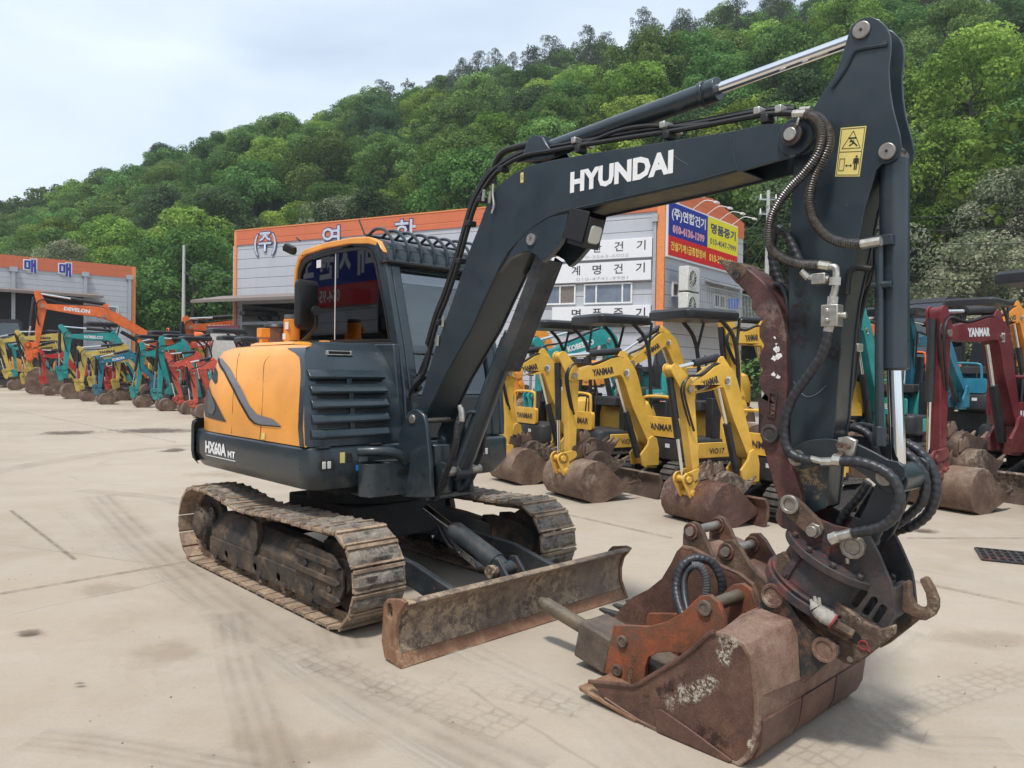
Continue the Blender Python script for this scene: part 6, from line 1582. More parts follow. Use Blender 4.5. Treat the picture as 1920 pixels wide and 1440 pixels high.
fsign([(1038, 577), (1222, 572), (1222, 612), (1038, 615)], '명품중기', '010-4047-7999', .38, .08)
bm = B(); a = FW.v(1228, 413, .1); box(bm, a[0]-.05, a[0]+.05, .01, .10, 0, a[1]); box(bm, a[0]-.10, a[0]+.10, .005, .16, a[1]-.05, a[1]+.2); obj('downpipe', bm, 'downpipe', BD, 30)
for k, (ch, px) in enumerate((('(주)', 497), ('연', 621), ('합', 760), ('건', 925), ('기', 1098))):
    a = FW.v(px, 467 if k == 0 else 440, .05); zc_ = EAVE-.62-.02; w_ = 1.25 if k == 0 else .95
    a = (a[0]+w_/2, a[1])
    text('wall_letter', ch, 'ink_navy', BD, (a[0]+.03, .048, zc_-.53), (-1, 0, 0), (0, 0, 1), 1.06, w_+.06, bold=.045)
    text('wall_letter', ch, 'letter_grey', BD, (a[0], .06, zc_-.49), (-1, 0, 0), (0, 0, 1), .98, w_, bold=.012)
# awning, doorway and its open leaves
bm = B(); A0_ = FW.v(545, 524, 0)[0]
loft(bm, [[(u, .0, 4.75), (u, 1.7, 4.42), (u, 1.7, 4.30), (u, 0, 4.62)] for u in (13.3, 19.9)])
obj('door_awning', bm, 'awning_brown', BD, 0)
bm = B(); box(bm, do0, do1, -3.2, -3.1, 0, 4.5); box(bm, do0, do1, -3.1, -.2, 4.36, 4.45); obj('doorway_inside', bm, 'dark_interior', BD, 0)
bm = B(); 
for u in (do0, do1-.1): box(bm, u, u+.1, -.18, .03, 0, dz)
box(bm, do0+.1, do1-.1, -.15, .02, 3.45, 3.58); obj('door_frame', bm, 'downpipe', BD, 0)
for (x0, x1) in ((387, 448), (497, 543)):
    a = FW.v(x0, 569, 1.2); c = FW.v(x1, 569, 1.2)
    u0, u1 = sorted((a[0], c[0])); bm = B(); box(bm, u0, u1, 1.15, 1.2, .1, 3.35); dl = obj('door_leaf', bm, 'door_maroon', BD, 0)
    bm = B(); box(bm, u0+.12, u1-.12, 1.201, 1.215, .2, 3.2); obj('door_panel', bm, 'door_white', dl, 0)
bm = B(); box(bm, 14.6, 16.6, -1.2, -1.1, 0, 3.3); obj('inner_door', bm, 'awning_brown', BD, 0)
# gable end: sign, windows, gallery
S_ = frame_thing('billboard', 'large blue, yellow and red billboard with Korean lettering on the gable end of the workshop', 'sign', SW)
def sq(px, py, v=-.12): return SW.v(px, py, v)
t0, t1 = sq(1255.5, 377)[0], sq(1384, 427)[0]; tm = sq(1327, 440)[0]
ztop = sq(1256, 377)[1]; zbot = sq(1252, 477)[1]; zbm = sq(1256, 441)[1]
bm = B(); box(bm, t0-.06, t1+.04, -.10, -.02, zbot-.06, ztop+.05); obj('board', bm, 'sign_white', S_, 0)
for nm, mt, (a, c, z0, z1) in (('blue_panel', 'sign_blue', (t0, tm, zbm, ztop)), ('yellow_panel', 'sign_yellow', (tm, t1, zbm, ztop)), ('red_panel', 'sign_red', (t0, t1, zbot, zbm))):
    bm = B(); box(bm, a, c, -.115, -.101, z0, z1); obj(nm, bm, mt, S_, 0)
hh = ztop-zbm; wb = tm-t0; wy = t1-tm; hr = zbm-zbot
yy = -.1155
def st(s, mt, x, z, h, w, bold=.02): return text('sign_text', s, mt, S_, (x, yy, z), (1, 0, 0), (0, 0, 1), h, w, bold=bold, thick=.003)
st('(주)연합건기', 'sign_white', t0+wb*.06, zbm+hh*.47, hh*.40, wb*.88, .03)
st('010-4136-1399', 'sign_white', t0+wb*.09, zbm+hh*.10, hh*.26, wb*.82, .05); text('sign_text', '010-4136-1399', 'ink_pink', S_, (t0+wb*.10, yy-.004, zbm+hh*.11), (1, 0, 0), (0, 0, 1), hh*.24, wb*.80, bold=.02, thick=.003)
st('명품중기', 'ink_navy', tm+wy*.10, zbm+hh*.50, hh*.33, wy*.82, .03); st('010-4047-7999', 'ink_navy', tm+wy*.08, zbm+hh*.14, hh*.20, wy*.86, .01)
st('건설기계1급종합정비', 'ink_yellow', t0+wb*.05, zbot+hr*.28, hr*.46, wb*.90, .015); st('010-3506-1399', 'ink_yellow', tm+wy*.06, zbot+hr*.28, hr*.42, wy*.88, .015)
for k in range(5):
    bm = B(); u = t0+.7+k*(t1-t0-.9)/4.2; tube(bm, [(u, -.05, ztop+.05), (u, -.5, ztop+.30), (u, -.85, ztop+.22)], .015, 6, 3); box(bm, u-.05, u+.2, -.95, -.85, ztop+.17, ztop+.23); obj('sign_light', bm, 'window_frame', S_, 30)
SR = thing('gable_fixture', 'x', 'x'); bpy.data.objects.remove(SR)
def side_part(bmf, name, mt, sm=0, bev=0):
    o = obj(name, bmf, mt, BD, sm, bev); o.matrix_local = Matrix.Rotation(SW.yaw-FW.yaw, 4, 'Z'); return o
def side_window(*a, **k):
    wf = window(*a, **k); wf.matrix_local = Matrix.Rotation(SW.yaw-FW.yaw, 4, 'Z'); return wf
side_window(SW, BD, 1259, 529, 1280, 560, side=-1); side_window(SW, BD, 1294, 536, 1308, 574, side=-1); side_window(SW, BD, 1336, 550, 1357, 580, side=-1, panes=('pane_dark', 'pane_curtain'))
bm = B()
for (x, y, w_) in ((1277, 518, 1.4), (1322, 530, 1.8), (1362, 540, 1.3)):
    a = SW.v(x, y, 0); loft(bm, [[(u, 0, a[1]+.12), (u, -.75, a[1]-.12), (u, -.75, a[1]-.16), (u, 0, a[1]+.06)] for u in (a[0], a[0]+w_)])
side_part(bm, 'window_awning', 'roof_metal')
bm = B(); box(bm, .0, 9.5, -1.3, -.0, 3.30, 3.45)
side_part(bm, 'gallery_floor', 'concrete_wall')
bm = B()
for k in range(70): u = .05+k*.135; cyl(bm, (u, -1.27, 3.45), (u, -1.27, 4.42), .011, n=5)
box(bm, 0, 9.5, -1.295, -1.245, 4.42, 4.46); box(bm, 0, 9.5, -1.285, -1.255, 3.52, 3.55)
beam(bm, (8.2, -1.3, 3.4), (9.4, -1.3, 4.9), .05, .05)
side_part(bm, 'gallery_railing', 'rail_steel')
for lo_z, lab_ in ((3.46, 'lower'), (4.32, 'upper')):
    bm = B(); box(bm, .30, 1.15, -.75, -.40, lo_z, lo_z+.80); 
    ac = thing('air_conditioner', 'white outdoor air conditioner unit, '+('the lower one standing on the gallery floor' if lab_ == 'lower' else 'the upper one stacked on another on the gallery'), 'air conditioner', SW.O, SW.yaw, 'outdoor air conditioner units on the gallery')
    obj('case', bm, 'ac_white', ac, 30, .02); bm = B(); ring(bm, (.60, -.755, lo_z+.4), (0, 1, 0), .0, .30, .006, 28); fg = obj('fan_grille', bm, 'inner_grey', ac, 40)
    bm = B(); ring(bm, (.60, -.765, lo_z+.4), (0, 1, 0), .27, .30, .008, 28); cyl(bm, (.6, -.765, lo_z+.4), (.6, -.775, lo_z+.4), .05)
    for t in range(6): a = math.pi*t/6; beam(bm, (.6-.29*math.cos(a), -.768, lo_z+.4-.29*math.sin(a)), (.6+.29*math.cos(a), -.768, lo_z+.4+.29*math.sin(a)), .012, .012)
    obj('grille_bar', bm, 'ac_white', fg, 40)
bm = B(); cyl(bm, (3.1, -1.1, 3.9), (3.1, -1.1, 4.25), .16, .2, 16); o = obj('plastic_bucket', bm, 'blue_bucket', None, 40); o.matrix_world = Matrix.Translation(SW.O) @ Matrix.Rotation(SW.yaw, 4, 'Z'); tag(o, 'blue plastic bucket hanging on the gallery railing', 'bucket')
# ---- hall at the left
FL = Frame(-.4975*62, 62.0, math.atan2(-.651, -.759)); HL = FL.v(250, 500, 0)[1]; fz = .95
HB = frame_thing('sales_hall', 'long grey hall with an orange roof band and two Korean letters, far left', 'building', FL)
LL = 26
bm = B(); box(bm, 0, LL, -14, 0, 0, HL-fz); obj('wall', bm, 'panel_grey', HB, 0)
bm = B(); box(bm, -.05, LL, -14.05, .05, HL-fz, HL); obj('fascia', bm, 'panel_orange', HB, 0)
bm = B(); box(bm, -.10, .18, -.25, .06, 0, HL-.01); obj('corner_trim', bm, 'trim_orange', HB, 0)
for px, py in ((56.5, 499), (122, 506)):
    a = FL.v(px+10, py+11, .06); h_ = abs(FL.v(px, py-13, .06)[1]-FL.v(px, py+12, .06)[1]); w_ = abs(FL.v(px+11, py, .06)[0]-FL.v(px-11, py, .06)[0])
    a = (FL.v(px-11, py, .06)[0], FL.v(px, py+12, .06)[1])
    text('wall_letter', '매', 'sign_white', HB, (a[0]+.08, .055, a[1]-.08), (-1, 0, 0), (0, 0, 1), h_+.16, w_+.16, bold=.10)
    text('wall_letter', '매', 'sign_blue', HB, (a[0], .08, a[1]), (-1, 0, 0), (0, 0, 1), h_, w_, bold=.03)
window(FL, HB, 200, 574, 222, 597, split=(.15,), panes=('pane_blind', 'pane_blind'))
bm = B(); a = FL.v(185, 557, 0); c = FL.v(20, 548, 1.2); loft(bm, [[(u, 0, a[1]+.25), (u, 1.6, a[1]), (u, 1.6, a[1]-.2), (u, 0, a[1]+.05)] for u in (a[0], a[0]+9)]); obj('door_awning', bm, 'awning_brown', HB, 0)
bm = B(); box(bm, a[0]+1.0, a[0]+8.5, .01, .06, 0, a[1]-.1); obj('doorway', bm, 'dark_interior', HB, 0)
for px in (25, 160, 243):
    bm = B(); a = FL.v(px, 505+px*.07, .1); box(bm, a[0]-.12, a[0]+.12, .01, .2, 0, a[1]); box(bm, a[0]-.25, a[0]+.25, .01, .25, a[1]-.1, a[1]+.25); obj('downpipe', bm, 'downpipe', HB, 0)
# ---- hall behind the camera, seen only as a mirror image in the cab glass
q = H.O+H.F*-8+H.L*-12
RB = Frame(q.x, q.y, H.yaw); RH = frame_thing('opposite_hall', 'grey hall with a long blue and red sign, mirrored in the cab window', 'building', RB)
bm = B(); box(bm, -34, 14, -10, 0, 0, 7.6); obj('wall', bm, 'panel_grey', RH, 0)
bm = B(); box(bm, -22, 2, .01, .12, 4.75, 7.3); rs_ = obj('blue_board', bm, 'sign_blue', RH, 0)
bm = B(); box(bm, -22, 2, .01, .12, 3.95, 4.75); rr2 = obj('red_board', bm, 'sign_red', RH, 0)
text('sign_text', '매매 지원 오일', 'sign_white', rs_, (-8.6, .125, 5.0), (-1, 0, 0), (0, 0, 1), 1.5, 7.6, bold=.03)
text('sign_text', '054-954-9955', 'sign_white', rr2, (-12.0, .125, 4.12), (-1, 0, 0), (0, 0, 1), .48, 3.0, bold=.02)
bm = B(); box(bm, -20, -6, .01, .05, 0, 2.9); obj('workshop_door', bm, 'dark_interior', RH, 0)
# ================================================================ the rows of smaller excavators
CL_ = {'yellow': ((.76, .445, .055), 'ink_dark'), 'maroon': ((.155, .016, .024), 'sign_white'), 'teal': ((.015, .30, .29), 'sign_white'), 'orange': ((.78, .15, .025), 'sign_white'),
       'red': ((.60, .085, .05), 'sign_white'), 'blue': ((.014, .18, .27), 'sign_white'), 'crimson': ((.50, .025, .025), 'sign_white'), 'amber': ((.75, .28, .03), 'ink_dark'), 'pale': ((.62, .47, .10), 'ink_dark')}
for k, (c, _) in CL_.items(): paint('paint_'+k, c, .40, .30, tuple(.5*a+.5*b_ for a, b_ in zip(c, (.36, .29, .2))), 3.2, chips=.06, chipcol=(.07, .05, .04), low=(1.2, .3))
paint('mini_dark', (.014, .015, .018), .45, .2, (.12, .105, .09), 4, low=(.7, .1))
plain('canopy_black', (.018, .019, .021), .38, var=.2, scale=5)
plain('canopy_grey', (.22, .23, .25), .5)
rusty('rubber_track', [(.3, (.03, .028, .026)), (.5, (.08, .072, .065)), (.7, (.19, .165, .135))], 5, .9, .5)
rusty('mini_bucket', [(.28, (.06, .035, .025)), (.45, (.14, .085, .06)), (.58, (.23, .16, .115)), (.75, (.34, .25, .18))], 3.2, .75, .3, spots=[((.38, .31, .24), .12)])
rusty('mini_bucket_dark', [(.28, (.03, .02, .018)), (.45, (.07, .045, .035)), (.58, (.13, .085, .06)), (.75, (.25, .18, .13))], 3.2, .75, .3, spots=[((.34, .27, .2), .12)])
def put(name, bm, mats, parent, M, sm=35, bevel=0.0):
    bm.transform(M); return obj(name, bm, mats, parent, sm, bevel)
def offset_poly(cl, hw):
    """closed outline around a centre line with half widths"""
    L = []; Rr = []
    for i, p in enumerate(cl):
        a = cl[max(0, i-1)]; c = cl[min(len(cl)-1, i+1)]; t = (c-a).normalized(); n = Vector((-t.y, t.x)); L.append(p+n*hw[i]); Rr.append(p-n*hw[i])
    def cap(p, d, n, r): return [p+n*(r*math.cos(a))+d*(r*math.sin(a)) for a in (R(30), R(60), R(90), R(120), R(150))]
    d1 = (cl[-1]-cl[-2]).normalized(); d0 = (cl[0]-cl[1]).normalized()
    e1 = cap(cl[-1], d1, Vector((-d1.y, d1.x)), hw[-1]); e0 = cap(cl[0], d0, Vector((-d0.y, d0.x)), hw[0])
    return L+e1+Rr[::-1]+e0
def bucket_mesh(name, parent, M, s, wd, mats=('mini_bucket', 'mini_bucket_dark'), teeth=3, pro=None):
    """digging bucket; local u forward, lip towards -u, resting on w=0"""
    pr = [(-.50, .17), (-.36, .22), (-.22, .34), (-.08, .46), (.02, .49), (.13, .47), (.22, .40), (.27, .28), (.26, .15), (.20, .05), (.08, .0), (-.10, .006), (-.34, .09)]
    pr = [(x*s, z*s) for x, z in pr]; bm = B(); h_ = wd/2
    for v0, v1 in ((-h_, -h_+.015), (h_-.015, h_)): plate(bm, pr, v0, v1)
    cen = Vector((-.02*s, .24*s))
    def rows_(v):
        o2 = []; i2 = []
        for i in list(range(3, 13))+[0]:
            q = Vector(pr[i]); n_ = (cen-q).normalized(); o2.append((q.x-n_.x*.003, v, max(.001, q.y-n_.y*.003))); i2.append((q.x+n_.x*.014, v, q.y+n_.y*.014))
        return o2+i2[::-1]
    loft(bm, [rows_(-h_-.001), rows_(h_+.001)])
    bo = put(name, bm, [mats[0]], parent, M, 35, .004)
    for k in range(teeth):
        v = -h_+.04+k*(wd-.08)/max(1, teeth-1); bm = B()
        loft(bm, [[(-.45*s, v-.028, .13*s), (-.45*s, v+.028, .13*s), (-.46*s, v+.028, .20*s), (-.46*s, v-.028, .20*s)], [(-.62*s, v-.012, .215*s), (-.62*s, v+.012, .215*s), (-.62*s, v+.012, .23*s), (-.62*s, v-.012, .23*s)]])
        put('tooth', bm, [mats[1]], bo, M, 0)
    bm = B()
    for vv in (-.09, .07): plate(bm, [(-.06*s, .50*s), (-.03*s, .64*s), (.02*s, .66*s), (.06*s, .60*s), (.10*s, .66*s), (.15*s, .64*s), (.19*s, .48*s), (.05*s, .5*s)], vv, vv+.02)
    put('hinge_ear', bm, [mats[1]], bo, M, 35, .003)
    return bo
def mini(label, colour, foot, Z, heading, ear, tip, end, elbow, s=1.0, name_txt=None, roof='canopy', group=None, bw=.62, house=True, logo=None, hinge=None, extra_buckets=0, sb='', tcol=None, off=.80, blade=True, bmat=None, small=False, hs=None):
    cm = 'paint_'+colour; f0 = at_d(foot[0], foot[1], Z); yaw = math.atan2(heading[1], heading[0])
    fr = Frame(f0.x, f0.y, yaw); T = thing('mini_excavator' if s < 1.8 else 'excavator', label, 'excavator', fr.O, yaw, group)
    I = Matrix.Identity(4)
    P2 = lambda q: Vector(fr.v(q[0], q[1], 0))
    F0 = Vector((0, f0.z)); Ee, Ti, En, El = P2(ear), P2(tip), P2(end), P2(elbow)
    w = .085*s
    # boom
    e0 = F0.lerp(El, .72); e1 = El.lerp(Ti, .30)
    cl = [Vector(q[:2]) for q in catmull([(*F0, 0), (*F0.lerp(El, .5), 0), (*El, 0), (*El.lerp(Ti, .5), 0), (*Ti, 0)], 4)]
    n = len(cl); hw = [s*(.052+.060*math.sin(math.pi*i/(n-1))**1.2) for i in range(n)]
    bm = B(); plate(bm, [tuple(q) for q in offset_poly(cl, hw)], -w, w); BM = put('boom', bm, cm, T, I, 35, .008*s)
    if name_txt:
        a = El.lerp(Ti, .12); c = El.lerp(Ti, .80); d = (c-a); hgt = .085*s if not logo else logo
        L = d.length*.62; st_ = a.lerp(c, .80); dd = d.normalized(); nrm = Vector((dd.y, -dd.x)); nrm = nrm if nrm.y > 0 else -nrm
        o2 = st_-nrm*hgt*.5
        text('boom_name', name_txt, tcol or CL_[colour][1], BM, (o2.x, w+.001, o2.y), (-dd.x, 0, -dd.y), (nrm.x, 0, nrm.y), hgt, L, bold=.055, thick=.002)
    bm = B()
    for q, r_ in ((Ti, .035), (El-Vector((0, .06*s)), .032), (F0, .04)): cyl(bm, (q.x, -w-.02, q.y), (q.x, w+.02, q.y), r_*s, n=12)
    put('pin', bm, 'pin_steel', BM, I, 35)
    # arm
    cl = [Ee, Ee.lerp(Ti, .6), Ti, Ti.lerp(En, .35), Ti.lerp(En, .7), En]; hw = [.045*s, .072*s, .088*s, .070*s, .055*s, .045*s]
    aw = .055*s; bm = B(); plate(bm, [tuple(q) for q in offset_poly(cl, hw)], -aw, aw); AR = put('arm', bm, cm, T, I, 35, .006*s)
    bm = B()
    for vv in (-aw-.02*s, aw): plate(bm, [tuple(q) for q in offset_poly([Ee, Ee.lerp(Ti, .9)], [.06*s, .095*s])], vv, vv+.02*s)
    put('arm_lug', bm, cm, AR, I, 35, .003)
    # cylinders
    def ram(name, a, b_, r_, k, mt='mini_dark', vv=0.0):
        A = Vector((a.x, vv, a.y)); Bq = Vector((b_.x, vv, b_.y)); M1 = A.lerp(Bq, k); bm = B(); cyl(bm, A, M1, r_, n=14); c_ = put(name, bm, mt, T, I, 40); bm = B(); cyl(bm, M1, Bq, r_*.5, n=10); put('rod', bm, 'chrome', c_, I, 40)
        return c_
    topb = El.lerp(F0, .12); dE = (Ti-El).normalized(); up = Vector((dE.y, -dE.x)); up = up if up.y > 0 else -up
    lug = El+up*.21*s
    bm = B(); plate(bm, [tuple(El+up*.05*s-dE*.12*s), tuple(lug-dE*.04*s), tuple(lug+dE*.03*s), tuple(El+up*.05*s+dE*.14*s)], -.05*s, .05*s); put('cylinder_lug', bm, cm, BM, I, 35, .003)
    ram('arm_cylinder', lug, Ee, .042*s, .52)
    base = F0+Vector((.14*s, -.20*s)); ram('boom_cylinder', base, El.lerp(Ti, .12)-up*.12*s, .042*s, .58)
    dA = (En-Ti).normalized(); sideA = Vector((dA.y, -dA.x)); sideA = sideA if sideA.x > 0 else -sideA
    bl0 = Ee.lerp(Ti, .35)+sideA*.09*s; bl1 = En-dA*.12*s+sideA*.15*s; ram('bucket_cylinder', bl0, bl1, .038*s, .60, 'mini_dark')
    # link and coupler
    bm = B()
    for vv in (-.085*s, .065*s):
        plate(bm, [tuple(q) for q in offset_poly([En-dA*.16*s, bl1], [.05*s, .07*s])], vv, vv+.02*s); plate(bm, [tuple(q) for q in offset_poly([bl1, Vector((En.x+.10*s, max(.34*s, En.y-.16*s)))], [.075*s, .060*s])], vv, vv+.02*s)
    qh = max(.46, min(.62, (En.y-.10)/s*.9))*s
    hb = max(.2, (En.y-.08))
    plate(bm, [tuple(q) for q in offset_poly([En, Vector((En.x-.02*s, max(.40*s, hb-.03*s)))], [.075*s, .065*s])], -.075*s, .075*s)
    for q in (En, bl1, Vector((En.x+.10*s, max(.34*s, En.y-.16*s)))): cyl(bm, (q.x, -.105*s, q.y), (q.x, .105*s, q.y), .035*s, n=12)
    put('link', bm, cm, T, I, 35, .004)
    bs_ = max(.98*min(s, 1.12), hb/.62)*(.84 if small else 1.0)
    bucket_mesh('bucket', T, Matrix.Translation((En.x-.14*s, 0, 0)), bs_, bw*s, ('mini_bucket', 'mini_bucket_dark') if not bmat else bmat)
    # hoses
    bm = B()
    for vv in (w+.015, w-.03*s):
        tube(bm, [(F0.x+.05, vv*.4, F0.y+.1), (F0.lerp(El, .5).x-.10*s, vv*.5, F0.lerp(El, .5).y+.04*s), ((El+up*.12*s).x, vv*.5, (El+up*.12*s).y), (El.lerp(Ti, .6).x+up.x*.10*s, vv*.6, El.lerp(Ti, .6).y+up.y*.10*s), ((Ti+up*.14*s).x, vv, (Ti+up*.14*s).y), (Ti.x+.12*s, vv+.02, Ti.y-.02*s), (Ti.lerp(En, .3).x+.05*s, vv, Ti.lerp(En, .3).y), (Ti.lerp(En, .42).x, vv-.02, Ti.lerp(En, .42).y)], .013*s, 6, 4)
    explode(put('hose', bm, 'black_hose', BM, I, 40))
    if not house: return T
    s0 = s; s = hs or s
    # swing post
    bm = B()
    for vv in (-.12*s, .09*s): plate(bm, [(-.10*s, F0.y-.30*s), (.16*s, F0.y-.30*s), (.19*s, F0.y-.16*s), (.08*s, F0.y-.04*s), (.06*s, F0.y+.04*s), (0, F0.y+.07*s), (-.06*s, F0.y+.04*s), (-.10*s, F0.y-.10*s)], vv, vv+.03*s)
    cyl(bm, (-.06*s, 0, F0.y-.34*s), (-.06*s, 0, F0.y-.05*s), .085*s, n=16); put('swing_post', bm, cm, T, I, 35, .004)
    hx = -off*s; HM = Matrix.Translation((hx, 0, 0))
    zs = max(.40*s, F0.y-.36*s)     # underside of the house
    def lvl(z, ins, L0=.60, L1=-.66, hw_=.49, rc=.14):
        o = []
        for (cx_, cy_, a0_) in (((L0-rc), -(hw_-rc), -90), ((L0-rc), (hw_-rc), 0)):
            for i in range(4): t = R(a0_+30*i); o.append((s*(cx_+(rc-ins)*math.cos(t)), s*(cy_+(rc-ins)*math.sin(t)), z))
        for i in range(9): t = R(90+180*i/8); o.append((s*(-.15+(L1+.15)*-1*-1*(-1)*0+0)+s*((-.15)-(abs(L1)-.15-ins)*abs(math.cos(t))**.8-.0)+.15*s, s*(hw_-ins)*math.sin(t), z))
        return o
    bm = B(); loft(bm, [lvl(zs, .04), lvl(zs+.03*s, .0), lvl(zs+.26*s, .0), lvl(zs+.29*s, .02)]); put('house_skirt', bm, 'mini_dark', T, HM, 35)
    bm = B(); loft(bm, [[(x if x < -.02*s else -.02*s, y, z) for x, y, z in lvl(zs+.10*s, -.012)], [(x if x < -.02*s else -.02*s, y, z) for x, y, z in lvl(zs+.50*s, .0)], [(x if x < -.06*s else -.06*s, y*.96, z) for x, y, z in lvl(zs+.66*s, .05)], [(x if x < -.12*s else -.12*s, y*.85, z) for x, y, z in lvl(zs+.72*s, .14)]])
    put('engine_cover', bm, cm, T, HM, 35, .01)
    bm = B()
    for (xx, z0, z1) in ((.05, .26, .36),): box(bm, -.04*s, .56*s, -.44*s, .44*s, zs+.26*s, zs+.30*s)
    box(bm, -.30*s, .15*s, -.25*s, .25*s, zs+.62*s, zs+.76*s); SE = put('seat', bm, 'seat_fabric', T, HM, 35, .04*s)
    bm = B(); loft(bm, [[(-.34*s, -.23*s, zs+.74*s), (-.24*s, -.23*s, zs+.74*s), (-.24*s, .23*s, zs+.74*s), (-.34*s, .23*s, zs+.74*s)], [(-.42*s, -.19*s, zs+1.18*s), (-.35*s, -.19*s, zs+1.20*s), (-.35*s, .19*s, zs+1.20*s), (-.42*s, .19*s, zs+1.18*s)]]); put('seat_back', bm, 'seat_fabric', SE, HM, 35, .03*s)
    bm = B(); box(bm, -.06*s, .12*s, -.44*s, -.32*s, zs+.28*s, zs+.80*s); box(bm, -.06*s, .12*s, .32*s, .44*s, zs+.28*s, zs+.80*s)
    for vv in (-.37, .37): cyl(bm, (.02*s, vv*s, zs+.80*s), (.06*s, vv*s, zs+1.0*s), .035*s, .012*s, 8); cyl(bm, (.06*s, vv*s, zs+1.0*s), (.07*s, vv*s, zs+1.08*s), .018*s, n=8)
    for vv in (-.12, .12): cyl(bm, (.42*s, vv*s, zs+.28*s), (.36*s, vv*s, zs+.85*s), .012*s, n=6)
    explode(put('control_console', bm, 'mini_dark', T, HM, 35, .01))
    if not small:
        bm = B(); box(bm, -.30*s, .40*s, .478*s, .50*s, zs+.06*s, zs+.25*s); SPn = put('side_panel', bm, cm, T, HM, 35, .008)
        text('model_name', 'ViO17', tcol or CL_[colour][1], SPn, (hx+.22*s, .502*s, zs+.11*s), (-1, 0, 0), (0, 0, 1), .07*s, .26*s, bold=.02, thick=.002)
        bm = B()
        for q in range(6): box(bm, .598*s, .606*s, -.30*s, -.08*s, zs+(.05+.028*q)*s, zs+(.063+.028*q)*s)
        put('front_vent', bm, 'seal_black', T, HM, 0)
        bm = B(); box(bm, .60*s, .604*s, .12*s, .20*s, zs+.17*s, zs+.22*s); put('sticker', bm, 'sticker_white', T, HM, 0)
        bm = B(); q = El.lerp(F0, .06); box(bm, q.x-.03*s, q.x+.03*s, w, w+.002, q.y-.05*s, q.y+.04*s); put('sticker', bm, 'sticker_white', BM, I, 0)
    bm = B(); plate(bm, rrect(-.36*s, .30*s, zs+.30*s, zs+.55*s, .04*s), 0, .05*s); bm.transform(Matrix.Rotation(R(90), 4, 'Z')); bm.transform(Matrix.Translation((.60*s, .03*s, 0)))
    FG = put('front_guard', bm, cm, T, HM, 35, .01)
    if name_txt and not small:
        text('guard_name', name_txt, tcol or CL_[colour][1], FG, (hx+.602*s+.0, -.28*s+.03*s, zs+.38*s), (0, 1, 0), (0, 0, 1), .085*s, .50*s, bold=.03, thick=.003)
    bm = B(); tube(bm, [(.57*s, -.36*s, zs+.40*s), (.56*s, -.36*s, zs+.72*s), (.56*s, -.30*s, zs+.80*s), (.56*s, .16*s, zs+.80*s), (.56*s, .24*s, zs+.72*s), (.57*s, .25*s, zs+.40*s)], .02*s, 8, 5); put('handrail', bm, cm, T, HM, 40)
    if roof == 'canopy':
        zt = zs+1.92*s; bm = B(); oo = lambda z, k, sx=1: [(s*(x*sx+.02), s*y*k, z) for x, y in rrect(-.44, .50, -.40, .40, .10)]
        loft(bm, [oo(zt-.12*s, .96), oo(zt-.09*s, 1.0), oo(zt-.02*s, 1.0), oo(zt+.015*s, .90, .93)]); CN = put('canopy', bm, 'canopy_black', T, HM, 40, .02*s)
        bm = B()
        for vv in (-.36, .36):
            tube(bm, [(-.42*s, vv*s, zs+.5*s), (-.40*s, vv*s, zs+1.2*s), (-.30*s, vv*s, zs+1.6*s), (-.05*s, vv*s*.95, zt-.08*s)], .028*s, 8, 4)
            tube(bm, [(-.36*s, vv*s, zs+1.42*s), (-.45*s, vv*s*.9, zt-.08*s)], .02*s, 8, 1)
        explode(put('canopy_post', bm, 'canopy_black', CN, HM, 40))
    elif roof == 'cab':
        zt = zs+1.95*s; bm = B(); pr = [(-.36, .30), (.50, .30), (.52, .7), (.42, 1.35), (.30, 1.85), (.18, 1.95), (-.28, 1.95), (-.40, 1.85), (-.42, .6)]; pr = [(x*s, zs+z*s) for x, z in pr]
        wi = [(-.32, .95), (.45, .85), (.36, 1.40), (.25, 1.80), (-.28, 1.82), (-.34, 1.6)]; wi = [(x*s, zs+z*s) for x, z in wi]
        for vv in (-.44*s, .40*s): plate(bm, pr, vv, vv+.04*s, [wi])
        for (a, c) in ((4, 5), (5, 6), (6, 7), (7, 8), (0, 1), (1, 2)): loft(bm, [[(pr[i][0], -.40*s, pr[i][1]), (pr[i][0], .40*s, pr[i][1]), (pr[i][0]-.03*s, .40*s, pr[i][1]-.03*s), (pr[i][0]-.03*s, -.40*s, pr[i][1]-.03*s)] for i in (a, c)])
        CN = put('cab', bm, 'mini_dark', T, HM, 35, .01*s)
        bm = B(); plate(bm, wi, -.43*s, -.425*s); plate(bm, wi, .425*s, .43*s)
        loft(bm, [[(pr[i][0]-.02*s, -.40*s, pr[i][1]), (pr[i][0]-.02*s, .40*s, pr[i][1]), (pr[i][0]-.026*s, .40*s, pr[i][1]), (pr[i][0]-.026*s, -.40*s, pr[i][1])] for i in (2, 3, 4)]); put('cab_window', bm, 'cab_glass', CN, HM, 0)
    # tracks
    def track(v0, v1):
        bm = B(); r_ = .20*s; L0, L1 = .62*s, -.62*s; zc = r_; pts = []; N = 52; per = 2*(L0-L1)+2*math.pi*r_
        for i in range(N):
            q = per*i/N
            if q < L0-L1: pts.append((L1+q, 0.0, 0))
            elif q < L0-L1+math.pi*r_: a = (q-(L0-L1))/r_; pts.append((L0+r_*math.sin(a), zc-r_*math.cos(a), a))
            elif q < 2*(L0-L1)+math.pi*r_: pts.append((L0-(q-(L0-L1)-math.pi*r_), 2*r_, math.pi))
            else: a = (q-2*(L0-L1)-math.pi*r_)/r_; pts.append((L1-r_*math.sin(a), zc+r_*math.cos(a), math.pi+a))
        inner = [(L1+(x-L1)*1 if False else x, z) for x, z, a in pts]
        cenx = lambda x: min(L0, max(L1, x))
